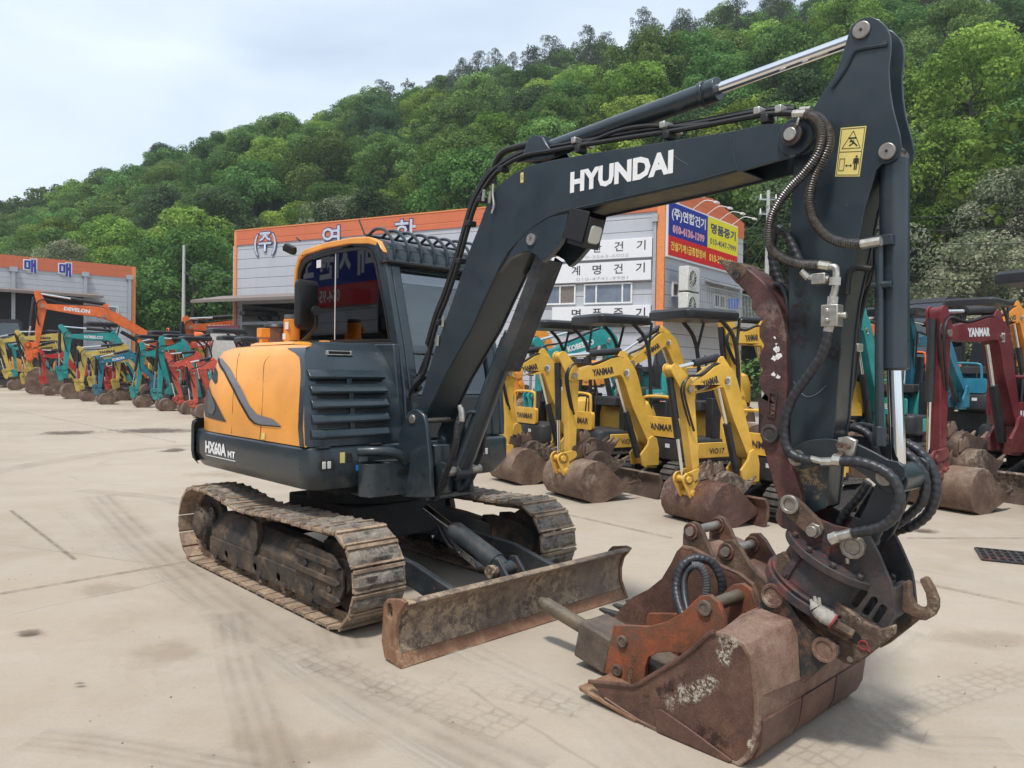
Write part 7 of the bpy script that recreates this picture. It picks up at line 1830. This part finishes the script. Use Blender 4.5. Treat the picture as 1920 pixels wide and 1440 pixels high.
        rows = [[(x, v0, z), (x, v1, z), (cenx(x)+(x-cenx(x))*.86, v1, zc+(z-zc)*.86), (cenx(x)+(x-cenx(x))*.86, v0, zc+(z-zc)*.86)] for x, z, a in pts]
        vsr = [[bm.verts.new(q) for q in r4] for r4 in rows]
        for i in range(N):
            j = (i+1) % N
            for k in range(4): bm.faces.new((vsr[i][k], vsr[i][(k+1) % 4], vsr[j][(k+1) % 4], vsr[j][k]))
        for i in range(N):
            x, z, a = pts[i]; M = Matrix.Translation((x, 0, z)) @ Matrix.Rotation(-a, 4, 'Y'); p_ = per/N
            box(bm, -p_*.28, p_*.28, v0+.01*s, (v0+v1)/2+.03*s if i % 2 else v1-.01*s, -.018*s, .0, 0, M)
            if i % 2: box(bm, -p_*.28, p_*.28, (v0+v1)/2+.03*s, v1-.01*s, -.018*s, 0, 0, M)
        return bm
    zt_ = 0
    for v0, v1 in ((-.50*s, -.27*s), (.27*s, .50*s)):
        tk = put('track', track(v0, v1), 'rubber_track', T, HM, 30)
        bm = B(); vm0, vm1 = v0+.04*s, v1-.02*s; plate(bm, [(-.62*s, .10*s), (.60*s, .10*s), (.66*s, .2*s), (.55*s, .30*s), (-.55*s, .30*s), (-.66*s, .2*s)], vm0, vm1)
        for xx in (-.62*s, .62*s): cyl(bm, (xx, vm0-.01, .2*s), (xx, vm1+.01, .2*s), .15*s, n=18)
        put('track_frame', bm, 'mini_dark', tk, HM, 35)
    bm = B(); box(bm, -.35*s, .35*s, -.28*s, .28*s, .18*s, max(zs-.04*s, .3*s)); cyl(bm, (0, 0, .3*s), (0, 0, zs+.01), .27*s, n=24)
    for vv in (-.2, .2): beam(bm, (.35*s, vv*s, .26*s), (1.02*s, vv*s, .16*s), .05*s, .09*s)
    cyl(bm, (.45*s, 0, .40*s), (.98*s, 0, .22*s), .035*s, n=10); put('undercarriage', bm, 'mini_dark', T, HM, 35, .006)
    if blade:
        bm = B(); bp = [(1.06, .29), (1.02, .22), (1.02, .12), (1.07, .0), (1.03, .0), (.98, .10), (.98, .22), (1.03, .31)]; loft(bm, [[(x*s, y, z*s) for x, z in bp] for y in (-.52*s, .52*s)]); put('dozer_blade', bm, bmat[0] if bmat else 'mini_bucket_dark', T, HM, 35, .005)
    for k in range(extra_buckets):
        MB_ = Matrix.Translation(fr.O) @ Matrix.Rotation(yaw, 4, 'Z'); sbk = thing('spare_bucket', ('small rusty spare bucket', 'smallest rusty spare bucket')[k]+' lying in the bucket of the '+sb, 'bucket', fr.O, yaw, 'spare buckets lying in the mounted ones')
        bucket_mesh('bucket_shell', sbk, Matrix.Translation((En.x-(.34+.02*k)*s0, (.06-.10*k)*s0, (.26+.16*k)*s0)) @ Matrix.Rotation(R(14+8*k), 4, 'Y'), .66*s0, (.40-.10*k)*s0, ('mini_bucket_dark', 'mini_bucket'), 3)
    return T
HD = (-.87, -.50); HD2 = (-.80, -.60)
RW = 'small excavators parked in the row behind the big one'
# right hand group
mini('yellow mini excavator right beside the cab of the big one, leftmost of the yellow ones', 'yellow', (963, 800), 12.6, HD, (880, 690), (898, 720), (905, 850), (925, 680), 1.05, 'YANMAR', group=RW)
mini('yellow mini excavator, second yellow one to the right of the big cab', 'yellow', (1062, 808), 11.4, HD, (940, 664), (950, 700), (952, 860), (1018, 682), 1.06, 'YANMAR', group=RW, bw=.68, extra_buckets=1, sb='second yellow excavator')
mini('yellow mini excavator with a clean upright arm and two small buckets stacked in its bucket', 'yellow', (1213, 826), 10.2, HD, (1050, 668), (1070, 704), (1068, 876), (1165, 690), 1.06, 'YANMAR', group=RW, bw=.80, extra_buckets=2, sb='third yellow excavator')
mini('yellow mini excavator nearest the arm of the big one, with a rusty wide bucket', 'yellow', (1398, 852), 8.5, HD, (1258, 692), (1284, 730), (1302, 912), (1352, 704), .98, 'YANMAR', group=RW, bw=.80, bmat=('bucket_rust', 'bucket_tan'), extra_buckets=1, sb='yellow excavator nearest the arm', roof='none')
mini('dark red mini excavator right of the arm, small buckets piled in its bucket', 'maroon', (1893, 790), 10.0, HD, (1757, 585), (1762, 625), (1757, 880), (1862, 622), 1.30, 'YANMAR', group=RW, bw=.72, extra_buckets=2, sb='dark red excavator', off=.85)
mini('dark red mini excavator with a canopy, cut off by the right edge of the photo', 'maroon', (2080, 800), 9.0, HD, (1990, 560), (2000, 620), (2005, 900), (2060, 590), 1.1, 'YANMAR', group=RW, hs=.95)
mini('teal excavator with a folded boom right behind the arm of the big excavator', 'teal', (1640, 770), 13.0, (-.75, -.66), (1560, 560), (1572, 600), (1560, 760), (1612, 610), 1.35, 'KOBELCO', group=RW, off=.9, hs=1.15)
mini('blue green mini excavator between the teal and the dark red machines', 'blue', (1800, 730), 15.5, (-.75, -.66), (1700, 600), (1710, 640), (1700, 760), (1765, 640), 1.2, group=RW)
# second row behind
SR_ = 'excavators in the second row near the workshop'
mini('large teal excavator boom rising behind the black canopies', 'teal', (1160, 720), 17.0, (-.9, -.43), (1003, 640), (1018, 668), (1010, 760), (1135, 632), 1.5, 'KOBELCO', roof='none', group=SR_, hs=1.0)
mini('orange excavator just left of the teal one, mostly hidden behind the big boom', 'amber', (1040, 700), 20.0, (-.9, -.43), (965, 612), (975, 640), (972, 720), (1015, 632), 1.5, 'HYUNDAI', roof='none', group=SR_, hs=1.0)
mini('yellow excavator with its boom sloping up to the right, between the middle canopies', 'yellow', (1290, 730), 14.0, (-.9, -.43), (1160, 665), (1180, 680), (1170, 780), (1246, 636), 1.15, 'YANMAR', group=SR_, hs=.9, roof='none')
mini('yellow excavator with a dark closed cab beside the rusty thumb', 'yellow', (1462, 740), 13.0, (-.95, -.30), (1358, 598), (1370, 636), (1385, 760), (1428, 632), 1.30, 'YANMAR', roof='cab', group=SR_, hs=1.12)
mini('bright orange excavator behind the teal one at the right', 'orange', (1700, 700), 19.0, (-.9, -.43), (1612, 600), (1620, 620), (1618, 700), (1668, 616), 1.5, 'DOOSAN', roof='cab', group=SR_, hs=1.2)
mini('grey canopied yellow excavator far behind at the right edge', 'amber', (1930, 690), 18.0, (-.9, -.43), (1850, 580), (1860, 610), (1858, 720), (1905, 590), 1.5, 'VOLVO', roof='canopy', group=SR_, hs=1.2)
# left hand row
LW = 'excavators in the long row at the left'
mini('red orange mini excavator, the nearest of the left row, half hidden by the big counterweight', 'red', (425, 745), 24.2, HD2, (352, 680), (362, 700), (368, 762), (402, 684), 1.1, group=LW, small=True)
mini('red orange mini excavator with raised arm next to the teal pair', 'red', (392, 738), 26.0, HD2, (314, 664), (322, 686), (342, 752), (372, 672), 1.15, group=LW, small=True)
mini('teal mini excavator with black canopy, its bucket lowered beside the red ones', 'teal', (372, 725), 28.0, HD2, (303, 634), (303, 658), (299, 742), (345, 650), 1.3, group=LW, small=True)
mini('teal mini excavator with a hooked arm left of the other teal one', 'teal', (320, 722), 30.0, HD2, (266, 644), (268, 664), (256, 736), (296, 664), 1.2, group=LW, small=True)
mini('bright blue mini excavator with a low sloping boom and large bucket', 'blue', (290, 712), 32.5, HD2, (184, 670), (191, 678), (187, 732), (246, 668), 1.25, 'KUBOTA', group=LW, small=True, bw=.9)
mini('pale yellow mini excavator with a worn head just left of the blue one', 'pale', (262, 706), 35.0, HD2, (148, 652), (158, 664), (153, 722), (234, 656), 1.35, 'YANMAR', group=LW, small=True)
mini('tall teal excavator standing above its neighbours in the left row', 'teal', (250, 695), 37.5, HD2, (114, 612), (128, 630), (122, 700), (212, 634), 1.7, 'KOBELCO', group=LW, small=True, roof='none')
mini('bright red mini excavator between the tall teal and the pale yellow ones', 'crimson', (150, 702), 40.0, HD2, (75, 656), (82, 668), (84, 712), (118, 668), 1.25, group=LW, small=True)
mini('pale yellow excavator with a long level boom near the left edge', 'pale', (140, 694), 42.0, HD2, (32, 622), (42, 634), (62, 700), (112, 634), 1.7, 'YANMAR', group=LW, small=True)
mini('pale yellow excavator with a lower boom in front of the level one', 'pale', (140, 700), 43.5, HD2, (46, 650), (56, 656), (50, 710), (112, 650), 1.5, 'YANMAR', group=LW, small=True)
mini('dull yellow excavator cut off by the left edge of the photo', 'pale', (70, 698), 47.0, HD2, (-6, 632), (2, 640), (18, 700), (40, 634), 1.6, group=LW, small=True)
mini('pale yellow mini excavator with its elbow raised between the blue and pale neighbours', 'pale', (300, 704), 36.0, HD2, (215, 668), (222, 676), (220, 720), (262, 672), 1.2, group=LW, small=True)
# big orange machines behind the left row
mini('large orange excavator with white lettering on its arched boom, before the left hall', 'orange', (300, 640), 44.0, (-.86, -.51), (70, 550), (80, 574), (66, 660), (196, 588), 2.5, 'DEVELON', roof='none', group='large excavators behind the left row', small=True, hs=1.7)
mini('large orange excavator right of the slim power pole', 'orange', (520, 655), 36.0, (-.86, -.51), (348, 598), (356, 614), (352, 680), (452, 612), 2.2, 'DOOSAN', roof='none', group='large excavators behind the left row', small=True, hs=1.1)
mini('orange excavator behind grey canopies in the left row', 'red', (430, 690), 33.0, HD2, (345, 640), (352, 650), (350, 700), (402, 640), 1.6, 'KUBOTA', group=LW, small=True)
mini('dark large excavator with a big glazed cab at the left edge', 'amber', (-34, 682), 51.0, (-.86, -.51), (-200, 560), (-190, 590), (-200, 680), (-100, 600), 2.8, None, roof='cab', group='large excavators behind the left row', small=True, hs=1.9)

# fill-in machines further back in the long row
BR_ = 'excavators further back in the left row'
for (lab, colr, ft, Z, ear, tip, end, elb, sc) in (
    ('orange mini excavator arm behind the two teal ones', 'orange', (345, 700), 36, (262, 640), (270, 650), (268, 700), (318, 644), 1.5),
    ('dull yellow mini excavator behind the bright blue one', 'pale', (240, 702), 39, (168, 668), (175, 676), (176, 715), (212, 672), 1.3),
    ('bright red mini excavator behind the pale yellow arms, right of the tall teal one', 'crimson', (262, 708), 38, (196, 688), (204, 694), (206, 722), (238, 690), 1.2),
    ('small teal excavator at the far end of the row', 'teal', (95, 692), 52, (18, 646), (26, 654), (30, 700), (66, 650), 1.4),
    ('small orange excavator at the far end of the row', 'orange', (60, 690), 55, (-8, 640), (0, 648), (4, 698), (30, 642), 1.5),
    ('dull yellow excavator behind the red orange pair', 'pale', (400, 705), 34, (330, 655), (338, 664), (336, 715), (372, 660), 1.2)):
    mini(lab, colr, ft, Z, HD2, ear, tip, end, elb, sc, group=BR_, small=True)
# ================================================================ wooded hill
HA = Vector((-60, 85)); HN = Vector((.47, .88)).normalized(); HT_ = Vector((.88, -.47)).normalized()
def ridge_h(s):
    xs = [-420, -300, -219, -91, -39, 4, 74, 150, 300]; ys = [14, 26, 37, 56, 63, 69, 66, 74, 82]
    return float(np.interp(s, xs, ys))
def hill(x, y):
    p = Vector((x, y))-HA; d = p.dot(HN); s = p.dot(HT_)
    if d <= 0: return 0.0
    Rg = ridge_h(s); D = 120.0; t = min(1.0, d/D)
    base = Rg*(t*1.12-.12*t*t)/1.0
    if d > D: base = Rg-(d-D)*.35
    n = mnoise.noise(Vector((x*.018, y*.018, 3)))*5+mnoise.noise(Vector((x*.05, y*.05, 9)))*2
    return base+n*min(1, d/25)
m, nt = mk('forest_floor'); b = NB(nt); v = coords(b)
c = b.ramp(b.noise(.35, 7, .7, v), [(.3, (.012, .018, .007)), (.55, (.025, .036, .012)), (.75, (.055, .06, .025))]); finish(m, b, c, .95, 0, b.bump(b.noise(1.5, 6, .7, v), 1.0, .5)); MATS['forest_floor'] = m
bm = B(); rows = []
for i in range(0, 46):
    d = i*6.0 if i < 30 else 174+(i-29)*16
    rows.append([bm.verts.new((*(HA+HN*d+HT_*s), hill(*(HA+HN*d+HT_*s))-(.3 if i == 0 else 0))) for s in range(-420, 301, 9)])
for a1, b1 in zip(rows, rows[1:]):
    for k in range(len(a1)-1): bm.faces.new((a1[k], a1[k+1], b1[k+1], b1[k]))
tag(obj('hill', bm, 'forest_floor', None, 60), 'wooded hillside rising behind the yard', 'hill', kind='structure')
# ---- foliage
def leafmat(name, c0, c1, c2, trans=.35, var=.30):
    m, nt = mk(name); b = NB(nt); v = coords(b); oi = b.n('ShaderNodeObjectInfo')
    at = b.n('ShaderNodeAttribute'); at.attribute_name = 'tint'
    c = b.ramp(at.outputs['Fac'], [(.0, c0), (.5, c1), (1.0, c2)])
    hs = b.n('ShaderNodeHueSaturation', {'Color': c}); 
    mr = b.n('ShaderNodeMapRange', {0: oi.outputs['Random'], 1: 0, 2: 1, 3: 1-var, 4: 1+var}); b.nt.links.new(mr.outputs[0], hs.inputs['Value'])
    mh = b.n('ShaderNodeMapRange', {0: b.math('FRACT', b.math('MULTIPLY', oi.outputs['Random'], 7.3)), 1: 0, 2: 1, 3: .488, 4: .530}); b.nt.links.new(mh.outputs[0], hs.inputs['Hue'])
    d = b.n('ShaderNodeBsdfDiffuse', {'Color': hs.outputs[0]}); t = b.n('ShaderNodeBsdfTranslucent', {'Color': hs.outputs[0]})
    mxs = b.n('ShaderNodeMixShader', {0: trans, 1: d.outputs[0], 2: t.outputs[0]}); b.n('ShaderNodeOutputMaterial', {'Surface': mxs.outputs[0]}); MATS[name] = m
leafmat('leaf_light', (.115, .185, .035), (.215, .315, .062), (.33, .45, .10))
leafmat('leaf_mid', (.072, .130, .038), (.130, .215, .060), (.205, .315, .095))
leafmat('leaf_dark', (.045, .078, .034), (.075, .122, .052), (.115, .175, .078))
leafmat('leaf_blossom', (.11, .14, .075), (.21, .24, .14), (.40, .40, .28), var=.15)
leafmat('needle', (.050, .072, .046), (.080, .108, .066), (.125, .155, .095), .2, .25)
leafmat('leaf_brown', (.06, .045, .03), (.11, .08, .055), (.16, .12, .08), .2)
plain('bark', (.075, .06, .048), .9, var=.3, scale=6, bump=.4)
def leaf_mesh(name, mat, clumps, per, size, seed, flat=.8, needle=False):
    """crown mesh: leaf faces spread through clumps given as (centre, radius)"""
    rs = np.random.RandomState(seed); P_ = []; T_ = []; N_ = []
    for (c, r, tint) in clumps:
        n = int(per*(r/1.5)**2)
        d = rs.normal(size=(n, 3)); d /= np.linalg.norm(d, axis=1)[:, None]
        rad = r*(1-.42*rs.rand(n)**1.8); p = np.array(c)[None]+d*rad[:, None]*np.array([1, 1, flat])
        keep = rs.rand(n) < np.clip(.62+.5*d[:, 2], .22, 1); p = p[keep]; d = d[keep]
        P_.append(p); N_.append(d); T_.append(np.clip(tint+rs.normal(0, .13, len(p)), 0, 1))
    P_ = np.concatenate(P_); N_ = np.concatenate(N_); T_ = np.concatenate(T_); n = len(P_)
    nn = N_+rs.normal(0, .55, (n, 3)); nn[:, 2] += .35; nn /= np.linalg.norm(nn, axis=1)[:, None]
    a = np.cross(nn, rs.normal(size=(n, 3))); a /= np.linalg.norm(a, axis=1)[:, None]; b2 = np.cross(nn, a)
    s = size*(.6+.8*rs.rand(n)); l = s*(1.0 if not needle else 1.7); w = s*(.72 if not needle else .35)
    V = np.empty((n, 4, 3), 'f')
    V[:, 0] = P_-a*l[:, None]*.5; V[:, 1] = P_-b2*w[:, None]*.5+a*l[:, None]*.05; V[:, 2] = P_+a*l[:, None]*.5; V[:, 3] = P_+b2*w[:, None]*.5+a*l[:, None]*.05
    V[:, 1] += nn*w[:, None]*.12; V[:, 3] += nn*w[:, None]*.12
    me = bpy.data.meshes.new(name); me.vertices.add(n*4); me.vertices.foreach_set('co', V.ravel())
    me.loops.add(n*4); me.loops.foreach_set('vertex_index', np.arange(n*4, dtype='i')); me.polygons.add(n); me.polygons.foreach_set('loop_start', np.arange(0, n*4, 4, dtype='i'))
    me.update(calc_edges=True)
    at = me.attributes.new('tint', 'FLOAT', 'POINT'); at.data.foreach_set('value', np.repeat(T_, 4).astype('f'))
    me.materials.append(MATS[mat]); return me
def broad_clumps(h, w, seed, n=30, base=.25):
    """clump centres filling an uneven dome"""
    rs = random.Random(seed); out = []
    lob = [(rs.uniform(0, 6.28), rs.uniform(.75, 1.2)) for _ in range(4)]
    for k in range(n):
        t = (k+.5)/n; z = base+(1-base)*(t**.8); a = k*2.399+rs.uniform(-.5, .5)
        env = math.sin(math.pi*min(1, max(.04, (z-base)/(1-base)*.86+.13)))**.6
        env *= 1+.22*math.cos(a*2+lob[0][0])+.12*math.cos(a*3+lob[1][0])
        r_ = w/2*env*rs.uniform(.40, 1.0); cr_ = w*.5*rs.uniform(.13, .30)
        out.append(((r_*math.cos(a), r_*math.sin(a), z*h-cr_*.3), cr_, rs.uniform(.0, 1.0)))
    return out
def pine_clumps(h, w, seed):
    rs = random.Random(seed); out = []
    k = 0
    for i in range(40):
        t = i/39; z = .35+.65*t; env = (1-t)**.6*.85+.16
        a = i*2.4+rs.uniform(-.6, .6); r_ = w/2*env*rs.uniform(.3, 1.0); cr_ = w*.5*rs.uniform(.15, .30)*(1-.35*t)
        out.append(((r_*math.cos(a), r_*math.sin(a), z*h), cr_, rs.uniform(.15, .85)))
    return out
def trunk_mesh(name, h, r, clumps, seed, nb=7):
    rs = random.Random(seed); bm = B(); top = Vector((rs.uniform(-.3, .3), rs.uniform(-.3, .3), h*.78))
    pts = [Vector((0, 0, -.6)), Vector((rs.uniform(-.15, .15), rs.uniform(-.15, .15), h*.3)), Vector((rs.uniform(-.3, .3), rs.uniform(-.3, .3), h*.55)), top]
    for i in range(3): cyl(bm, pts[i], pts[i+1], r*(1-.28*i), r*(1-.28*(i+1)), 7, cap=False)
    for (c, cr_, _) in rs.sample(clumps, min(nb, len(clumps))):
        c = Vector(c); z = min(h*.7, max(h*.2, c.z-cr_*.6-h*.12)); p0 = Vector((0, 0, z)); cyl(bm, p0, p0.lerp(c, .55)+Vector((0, 0, -.1)), r*.38, r*.22, 5, cap=False); cyl(bm, p0.lerp(c, .55)+Vector((0, 0, -.1)), c, r*.22, r*.08, 5, cap=False)
    me = bpy.data.meshes.new(name); bm.to_mesh(me); bm.free(); me.materials.append(MATS['bark']); smooth(me, 60); return me
KINDS = {}
def kind(key, n, mat, h, w, per, size, pine=False, nb=8):
    lst = []
    for i in range(n):
        sd = hash(key) % 1 + sum(map(ord, key))*7+i*13
        cl = pine_clumps(h, w, sd) if pine else broad_clumps(h, w, sd, 62)
        cm = leaf_mesh('crown', mat, cl, per, size, sd, .78, pine); tm_ = trunk_mesh('trunk', h, .024*h, cl, sd, nb)
        cro = bpy.data.objects.new('crown', cm); tro = bpy.data.objects.new('trunk', tm_); lst.append((tm_, cm))
    KINDS[key] = (lst, h)
kind('light', 4, 'leaf_light', 11, 10.5, 620, .25); kind('mid', 4, 'leaf_mid', 11.5, 11, 620, .25); kind('dark', 3, 'leaf_dark', 11, 10.5, 620, .25)
kind('blossom', 2, 'leaf_blossom', 9.5, 9.5, 560, .20); kind('pine', 5, 'needle', 13.0, 8.4, 620, .23, True); kind('brown', 1, 'leaf_brown', 11, 7, 320, .2, True)
LAB = {'light': ('broadleaf_tree', 'light yellow green broadleaf tree on the wooded hillside', 'light green trees on the hillside'),
       'mid': ('broadleaf_tree', 'mid green broadleaf tree with a rounded crown on the wooded hillside', 'mid green trees on the hillside'),
       'dark': ('broadleaf_tree', 'dark green broadleaf tree among paler ones on the wooded hillside', 'dark green trees on the hillside'),
       'blossom': ('blossoming_tree', 'pale grey green tree with whitish blossom on the wooded hillside', 'blossoming trees on the hillside'),
       'pine': ('pine_tree', 'dark pine tree near the crest of the wooded hillside', 'pine trees along the crest'),
       'brown': ('withered_tree', 'withered brown tree among the green ones high on the hillside', 'withered trees on the hillside')}
rt = random.Random(21); spots = []
s = -400
gx = 8.2
d = 1.5
row = 0
while d < 132:
    sstep = gx*(1+.1*(d/120)); s = -330+(row % 2)*sstep/2
    while s < 230:
        dd = d+rt.uniform(-2.6, 2.6); ss = s+rt.uniform(-2.8, 2.8); p = HA+HN*dd+HT_*ss
        spots.append((p.x, p.y, dd, ss)); s += sstep
    d += gx*.86; row += 1
cand = []
for (x, y, dd, ss) in spots:
    if y < 30: continue
    a = x/y
    if abs(a) > .86: continue
    z = hill(x, y); dist = math.hypot(x, y)
    if a > .12 and dd < 0: continue
    t = dd/120
    bl = mnoise.noise(Vector((x*.02, y*.02, 5)))
    if t > .70 and a > -.24: k = 'pine' if rt.random() < .9 else 'mid'
    elif t > .5 and a > -.08: k = 'pine' if rt.random() < .5 else ('mid' if rt.random() < .6 else 'light')
    else:
        q = rt.random()+bl*.5
        if a < -.12 and (bl > .10 or t > .62) and rt.random() < .42: k = 'blossom'
        elif a < -.15: k = 'mid' if q < .55 else ('dark' if q < .82 else 'light')
        else: k = 'light' if q < .50 else ('mid' if q < .86 else 'dark')
    if .05 < a < .14 and .66 < t < .78 and rt.random() < .5: k = 'brown'
    if a > .3 and t < .12 and rt.random() < .5: k = 'blossom'
    inframe = abs(a) < .72
    cand.append((dist if inframe else dist+500, x, y, z, k, rt.uniform(.78, 1.2), rt.uniform(0, 6.28), rt.randrange(99)))
cand.sort()
NEAR = cand[:292]; FAR = cand[292:]
def proj(x, y, z):
    q = cam.matrix_world.inverted() @ Vector((x, y, z)); return 960+CF*q.x/-q.z, 720-CF*q.y/-q.z
bpy.context.view_layer.update()
SECT = [(-1e9, 0, 'beyond the left edge'), (0, 255, 'above the left hall'), (255, 440, 'between the two halls'), (440, 690, 'above the workshop end'), (690, 930, 'above the cab roof'), (930, 1150, 'behind the boom elbow'), (1150, 1400, 'behind the boom lettering'), (1400, 1580, 'behind the boom tip'), (1580, 1720, 'behind the arm head'), (1720, 1925, 'right of the arm'), (1925, 1e9, 'beyond the right edge')]
ORD = ['first', 'second', 'third', 'fourth', 'fifth', 'sixth', 'seventh', 'eighth', 'ninth', 'tenth', 'eleventh', 'twelfth', 'thirteenth', 'fourteenth', 'fifteenth', 'sixteenth', 'seventeenth', 'eighteenth', 'nineteenth', 'twentieth']
ADJ = {'light': 'light green tree', 'mid': 'mid green tree', 'dark': 'dark green tree', 'blossom': 'whitish blossoming tree', 'pine': 'dark pine', 'brown': 'withered brown tree'}
TLAB = {}; bins = {}
for q in NEAR:
    px, py = proj(q[1], q[2], q[3]+7); sec = [n_ for a_, b2, n_ in SECT if a_ <= px < b2][0]; el_ = (705-py)/1427
    tier = 'at the foot of the slope' if el_ < .12 else 'low on the slope' if el_ < .19 else 'midway up the slope' if el_ < .28 else 'high on the slope'
    bins.setdefault((q[4], sec, tier), []).append((px, q[1], q[2]))
for (k, sec, tier), l in bins.items():
    l.sort()
    for i, (_, x, y) in enumerate(l):
        TLAB[(x, y)] = ADJ[k]+' '+tier+' '+sec+('' if len(l) == 1 else ', '+ORD[i]+' from left')
for (_, x, y, z, k, sc, rz, vi) in NEAR:
    lst, h = KINDS[k]; tm_, cm = lst[vi % len(lst)]; nm, lb, gp_ = LAB[k]
    t = thing(nm, TLAB.get((x, y), lb), 'tree', (x, y, z-.2), rz, gp_); t.scale = (sc, sc, sc*(.92+.2*((vi*37) % 10)/10))
    o = bpy.data.objects.new('trunk', tm_); link(o, t); o = bpy.data.objects.new('crown', cm); link(o, t)
# the rest of the wood further up, as one mass
if FAR:
    PT = {}
    Vs, Ts, Ms = [], [], []; mats = ['leaf_light', 'leaf_mid', 'leaf_dark', 'leaf_blossom', 'needle', 'leaf_brown']; mk_ = {'light': 0, 'mid': 1, 'dark': 2, 'blossom': 3, 'pine': 4, 'brown': 5}
    lite = {}
    for k in KINDS:
        cl = pine_clumps(12.5, 7.5, 5) if k in ('pine', 'brown') else broad_clumps(11, 10.5, 8, 26)
        me = leaf_mesh('tmp', mats[mk_[k]], cl, 150, .50, 4, .78, k in ('pine', 'brown')); n = len(me.vertices); co = np.empty(n*3, 'f'); me.vertices.foreach_get('co', co); tt = np.empty(n, 'f'); me.attributes['tint'].data.foreach_get('value', tt)
        lite[k] = (co.reshape(-1, 3), tt); bpy.data.meshes.remove(me)
    for (_, x, y, z, k, sc, rz, vi) in FAR:
        co, tt = lite[k]; c, s_ = math.cos(rz), math.sin(rz); q = co*sc; Vs.append(np.stack([q[:, 0]*c-q[:, 1]*s_+x, q[:, 0]*s_+q[:, 1]*c+y, q[:, 2]+z-.2], 1)); Ts.append(np.clip(tt+((vi % 10)/10-.5)*.3, 0, 1)); Ms.append(np.full(len(co)//4, mk_[k], 'i'))
    V = np.concatenate(Vs).astype('f'); T = np.concatenate(Ts).astype('f'); M_ = np.concatenate(Ms); n = len(V)
    me = bpy.data.meshes.new('far_wood'); me.vertices.add(n); me.vertices.foreach_set('co', V.ravel()); me.loops.add(n); me.loops.foreach_set('vertex_index', np.arange(n, dtype='i')); me.polygons.add(n//4); me.polygons.foreach_set('loop_start', np.arange(0, n, 4, dtype='i'))
    me.update(calc_edges=True); at = me.attributes.new('tint', 'FLOAT', 'POINT'); at.data.foreach_set('value', T)
    for q in mats: me.materials.append(MATS[q])
    me.polygons.foreach_set('material_index', M_); o = bpy.data.objects.new('far_wood', me); link(o); tag(o, 'mass of further trees covering the upper hillside', 'woodland', kind='stuff')
# ---- undergrowth along the foot of the hill
rs = random.Random(3); cl = []
for i in range(150):
    s_ = -120+i*2.1+rs.uniform(-1, 1); p = HA+HN*rs.uniform(-3, 4)+HT_*s_; r_ = rs.uniform(1.0, 2.2); cl.append(((p.x, p.y, max(.3, hill(p.x, p.y))+r_*.5), r_, rs.uniform(.1, .9)))
me = leaf_mesh('undergrowth', 'leaf_mid', cl, 330, .30, 77, .8); o = bpy.data.objects.new('undergrowth', me); link(o); tag(o, 'tangle of green bushes along the foot of the hill', 'bushes', kind='stuff')
# ---- power poles and lines
def pole(px, ytop, d, lab, r_=.16, arms=True):
    top = at_d(px, ytop, d); t = thing('power_pole', lab, 'power pole', (top.x, top.y, 0))
    bm = B(); cyl(bm, (0, 0, 0), (0, 0, top.z), r_, r_*.6, 14); obj('pole', bm, 'pole_concrete', t, 60)
    if arms:
        for dz in (.5, 1.3):
            bm = B(); box(bm, -.5, .5, -.04, .04, top.z-dz-.04, top.z-dz+.04); ca = obj('crossarm', bm, 'downpipe', t, 0)
            for k in (-.42, .42): bm = B(); cyl(bm, (k, 0, top.z-dz+.05), (k, 0, top.z-dz+.3), .05, .03, 8); obj('insulator', bm, 'sign_white', ca, 60)
    return top
pA = pole(345, 460, 58, 'slim concrete power pole standing between the two halls', .16, False); pB = pole(1441, 357, 42, 'concrete power pole behind the arm of the big excavator, right of the billboard'); pC = pole(1655, 470, 38, 'pale power pole hidden behind the bucket cylinder of the big excavator', .13, False)
def wire(a, b_, sag, lab):
    a, b_ = Vector(a), Vector(b_); bm = B(); pts = [a.lerp(b_, t/10)-Vector((0, 0, sag*4*(t/10)*(1-t/10))) for t in range(11)]; tube(bm, pts, .018, 4, 1); o = obj('power_line', bm, 'black_hose', None, 60); tag(o, lab, 'cable', 'overhead power lines'); return o
E2 = at_d(440, 500, 40)
for k, dz in enumerate((.9, 2.0)): wire(pA-Vector((0, 0, dz)), at_d(443, 505+k*12, 38), .5, ('upper', 'lower')[k]+' black power line from the left pole to the workshop')
for k, dz in enumerate((.9, 2.0)): wire(pA-Vector((0, 0, dz)), at_d(255, 520+k*14, 60), .4, ('upper', 'lower')[k]+' black power line from the left pole to the sales hall')
for k in range(3): wire(pB-Vector((0, 0, .4+k*.5)), at_d(1930, 395+k*30, 34), .6, ('top', 'middle', 'bottom')[k]+' black power line running right from the pole beside the billboard')
for k in range(4): wire(pC-Vector((0, 0, .1+k*.7)), at_d(1935, 480+k*28, 30), .5, ('topmost', 'second', 'third', 'lowest')[k]+' black power line crossing the trees at the right edge')
for k in range(3): wire(pB-Vector((0, 0, .8+k*.9)), at_d(1383, 440+k*42, 31), .3, ('top', 'middle', 'bottom')[k]+' black power line from the pole to the gable end')
# ================================================================ faint haze over the valley
m, nt = mk('haze_air'); b = NB(nt); pv_ = b.n('ShaderNodeVolumePrincipled'); pv_.inputs['Color'].default_value = (.86, .92, 1, 1); pv_.inputs['Density'].default_value = .0004
b.n('ShaderNodeOutputMaterial', {'Volume': pv_.outputs[0]}); MATS['haze_air'] = m
bm = B(); box(bm, -720, 720, -320, 920, -1.5, 130); tag(obj('haze', bm, 'haze_air', None, 0), 'thin summer haze over the yard and the hillside', 'haze', kind='stuff')
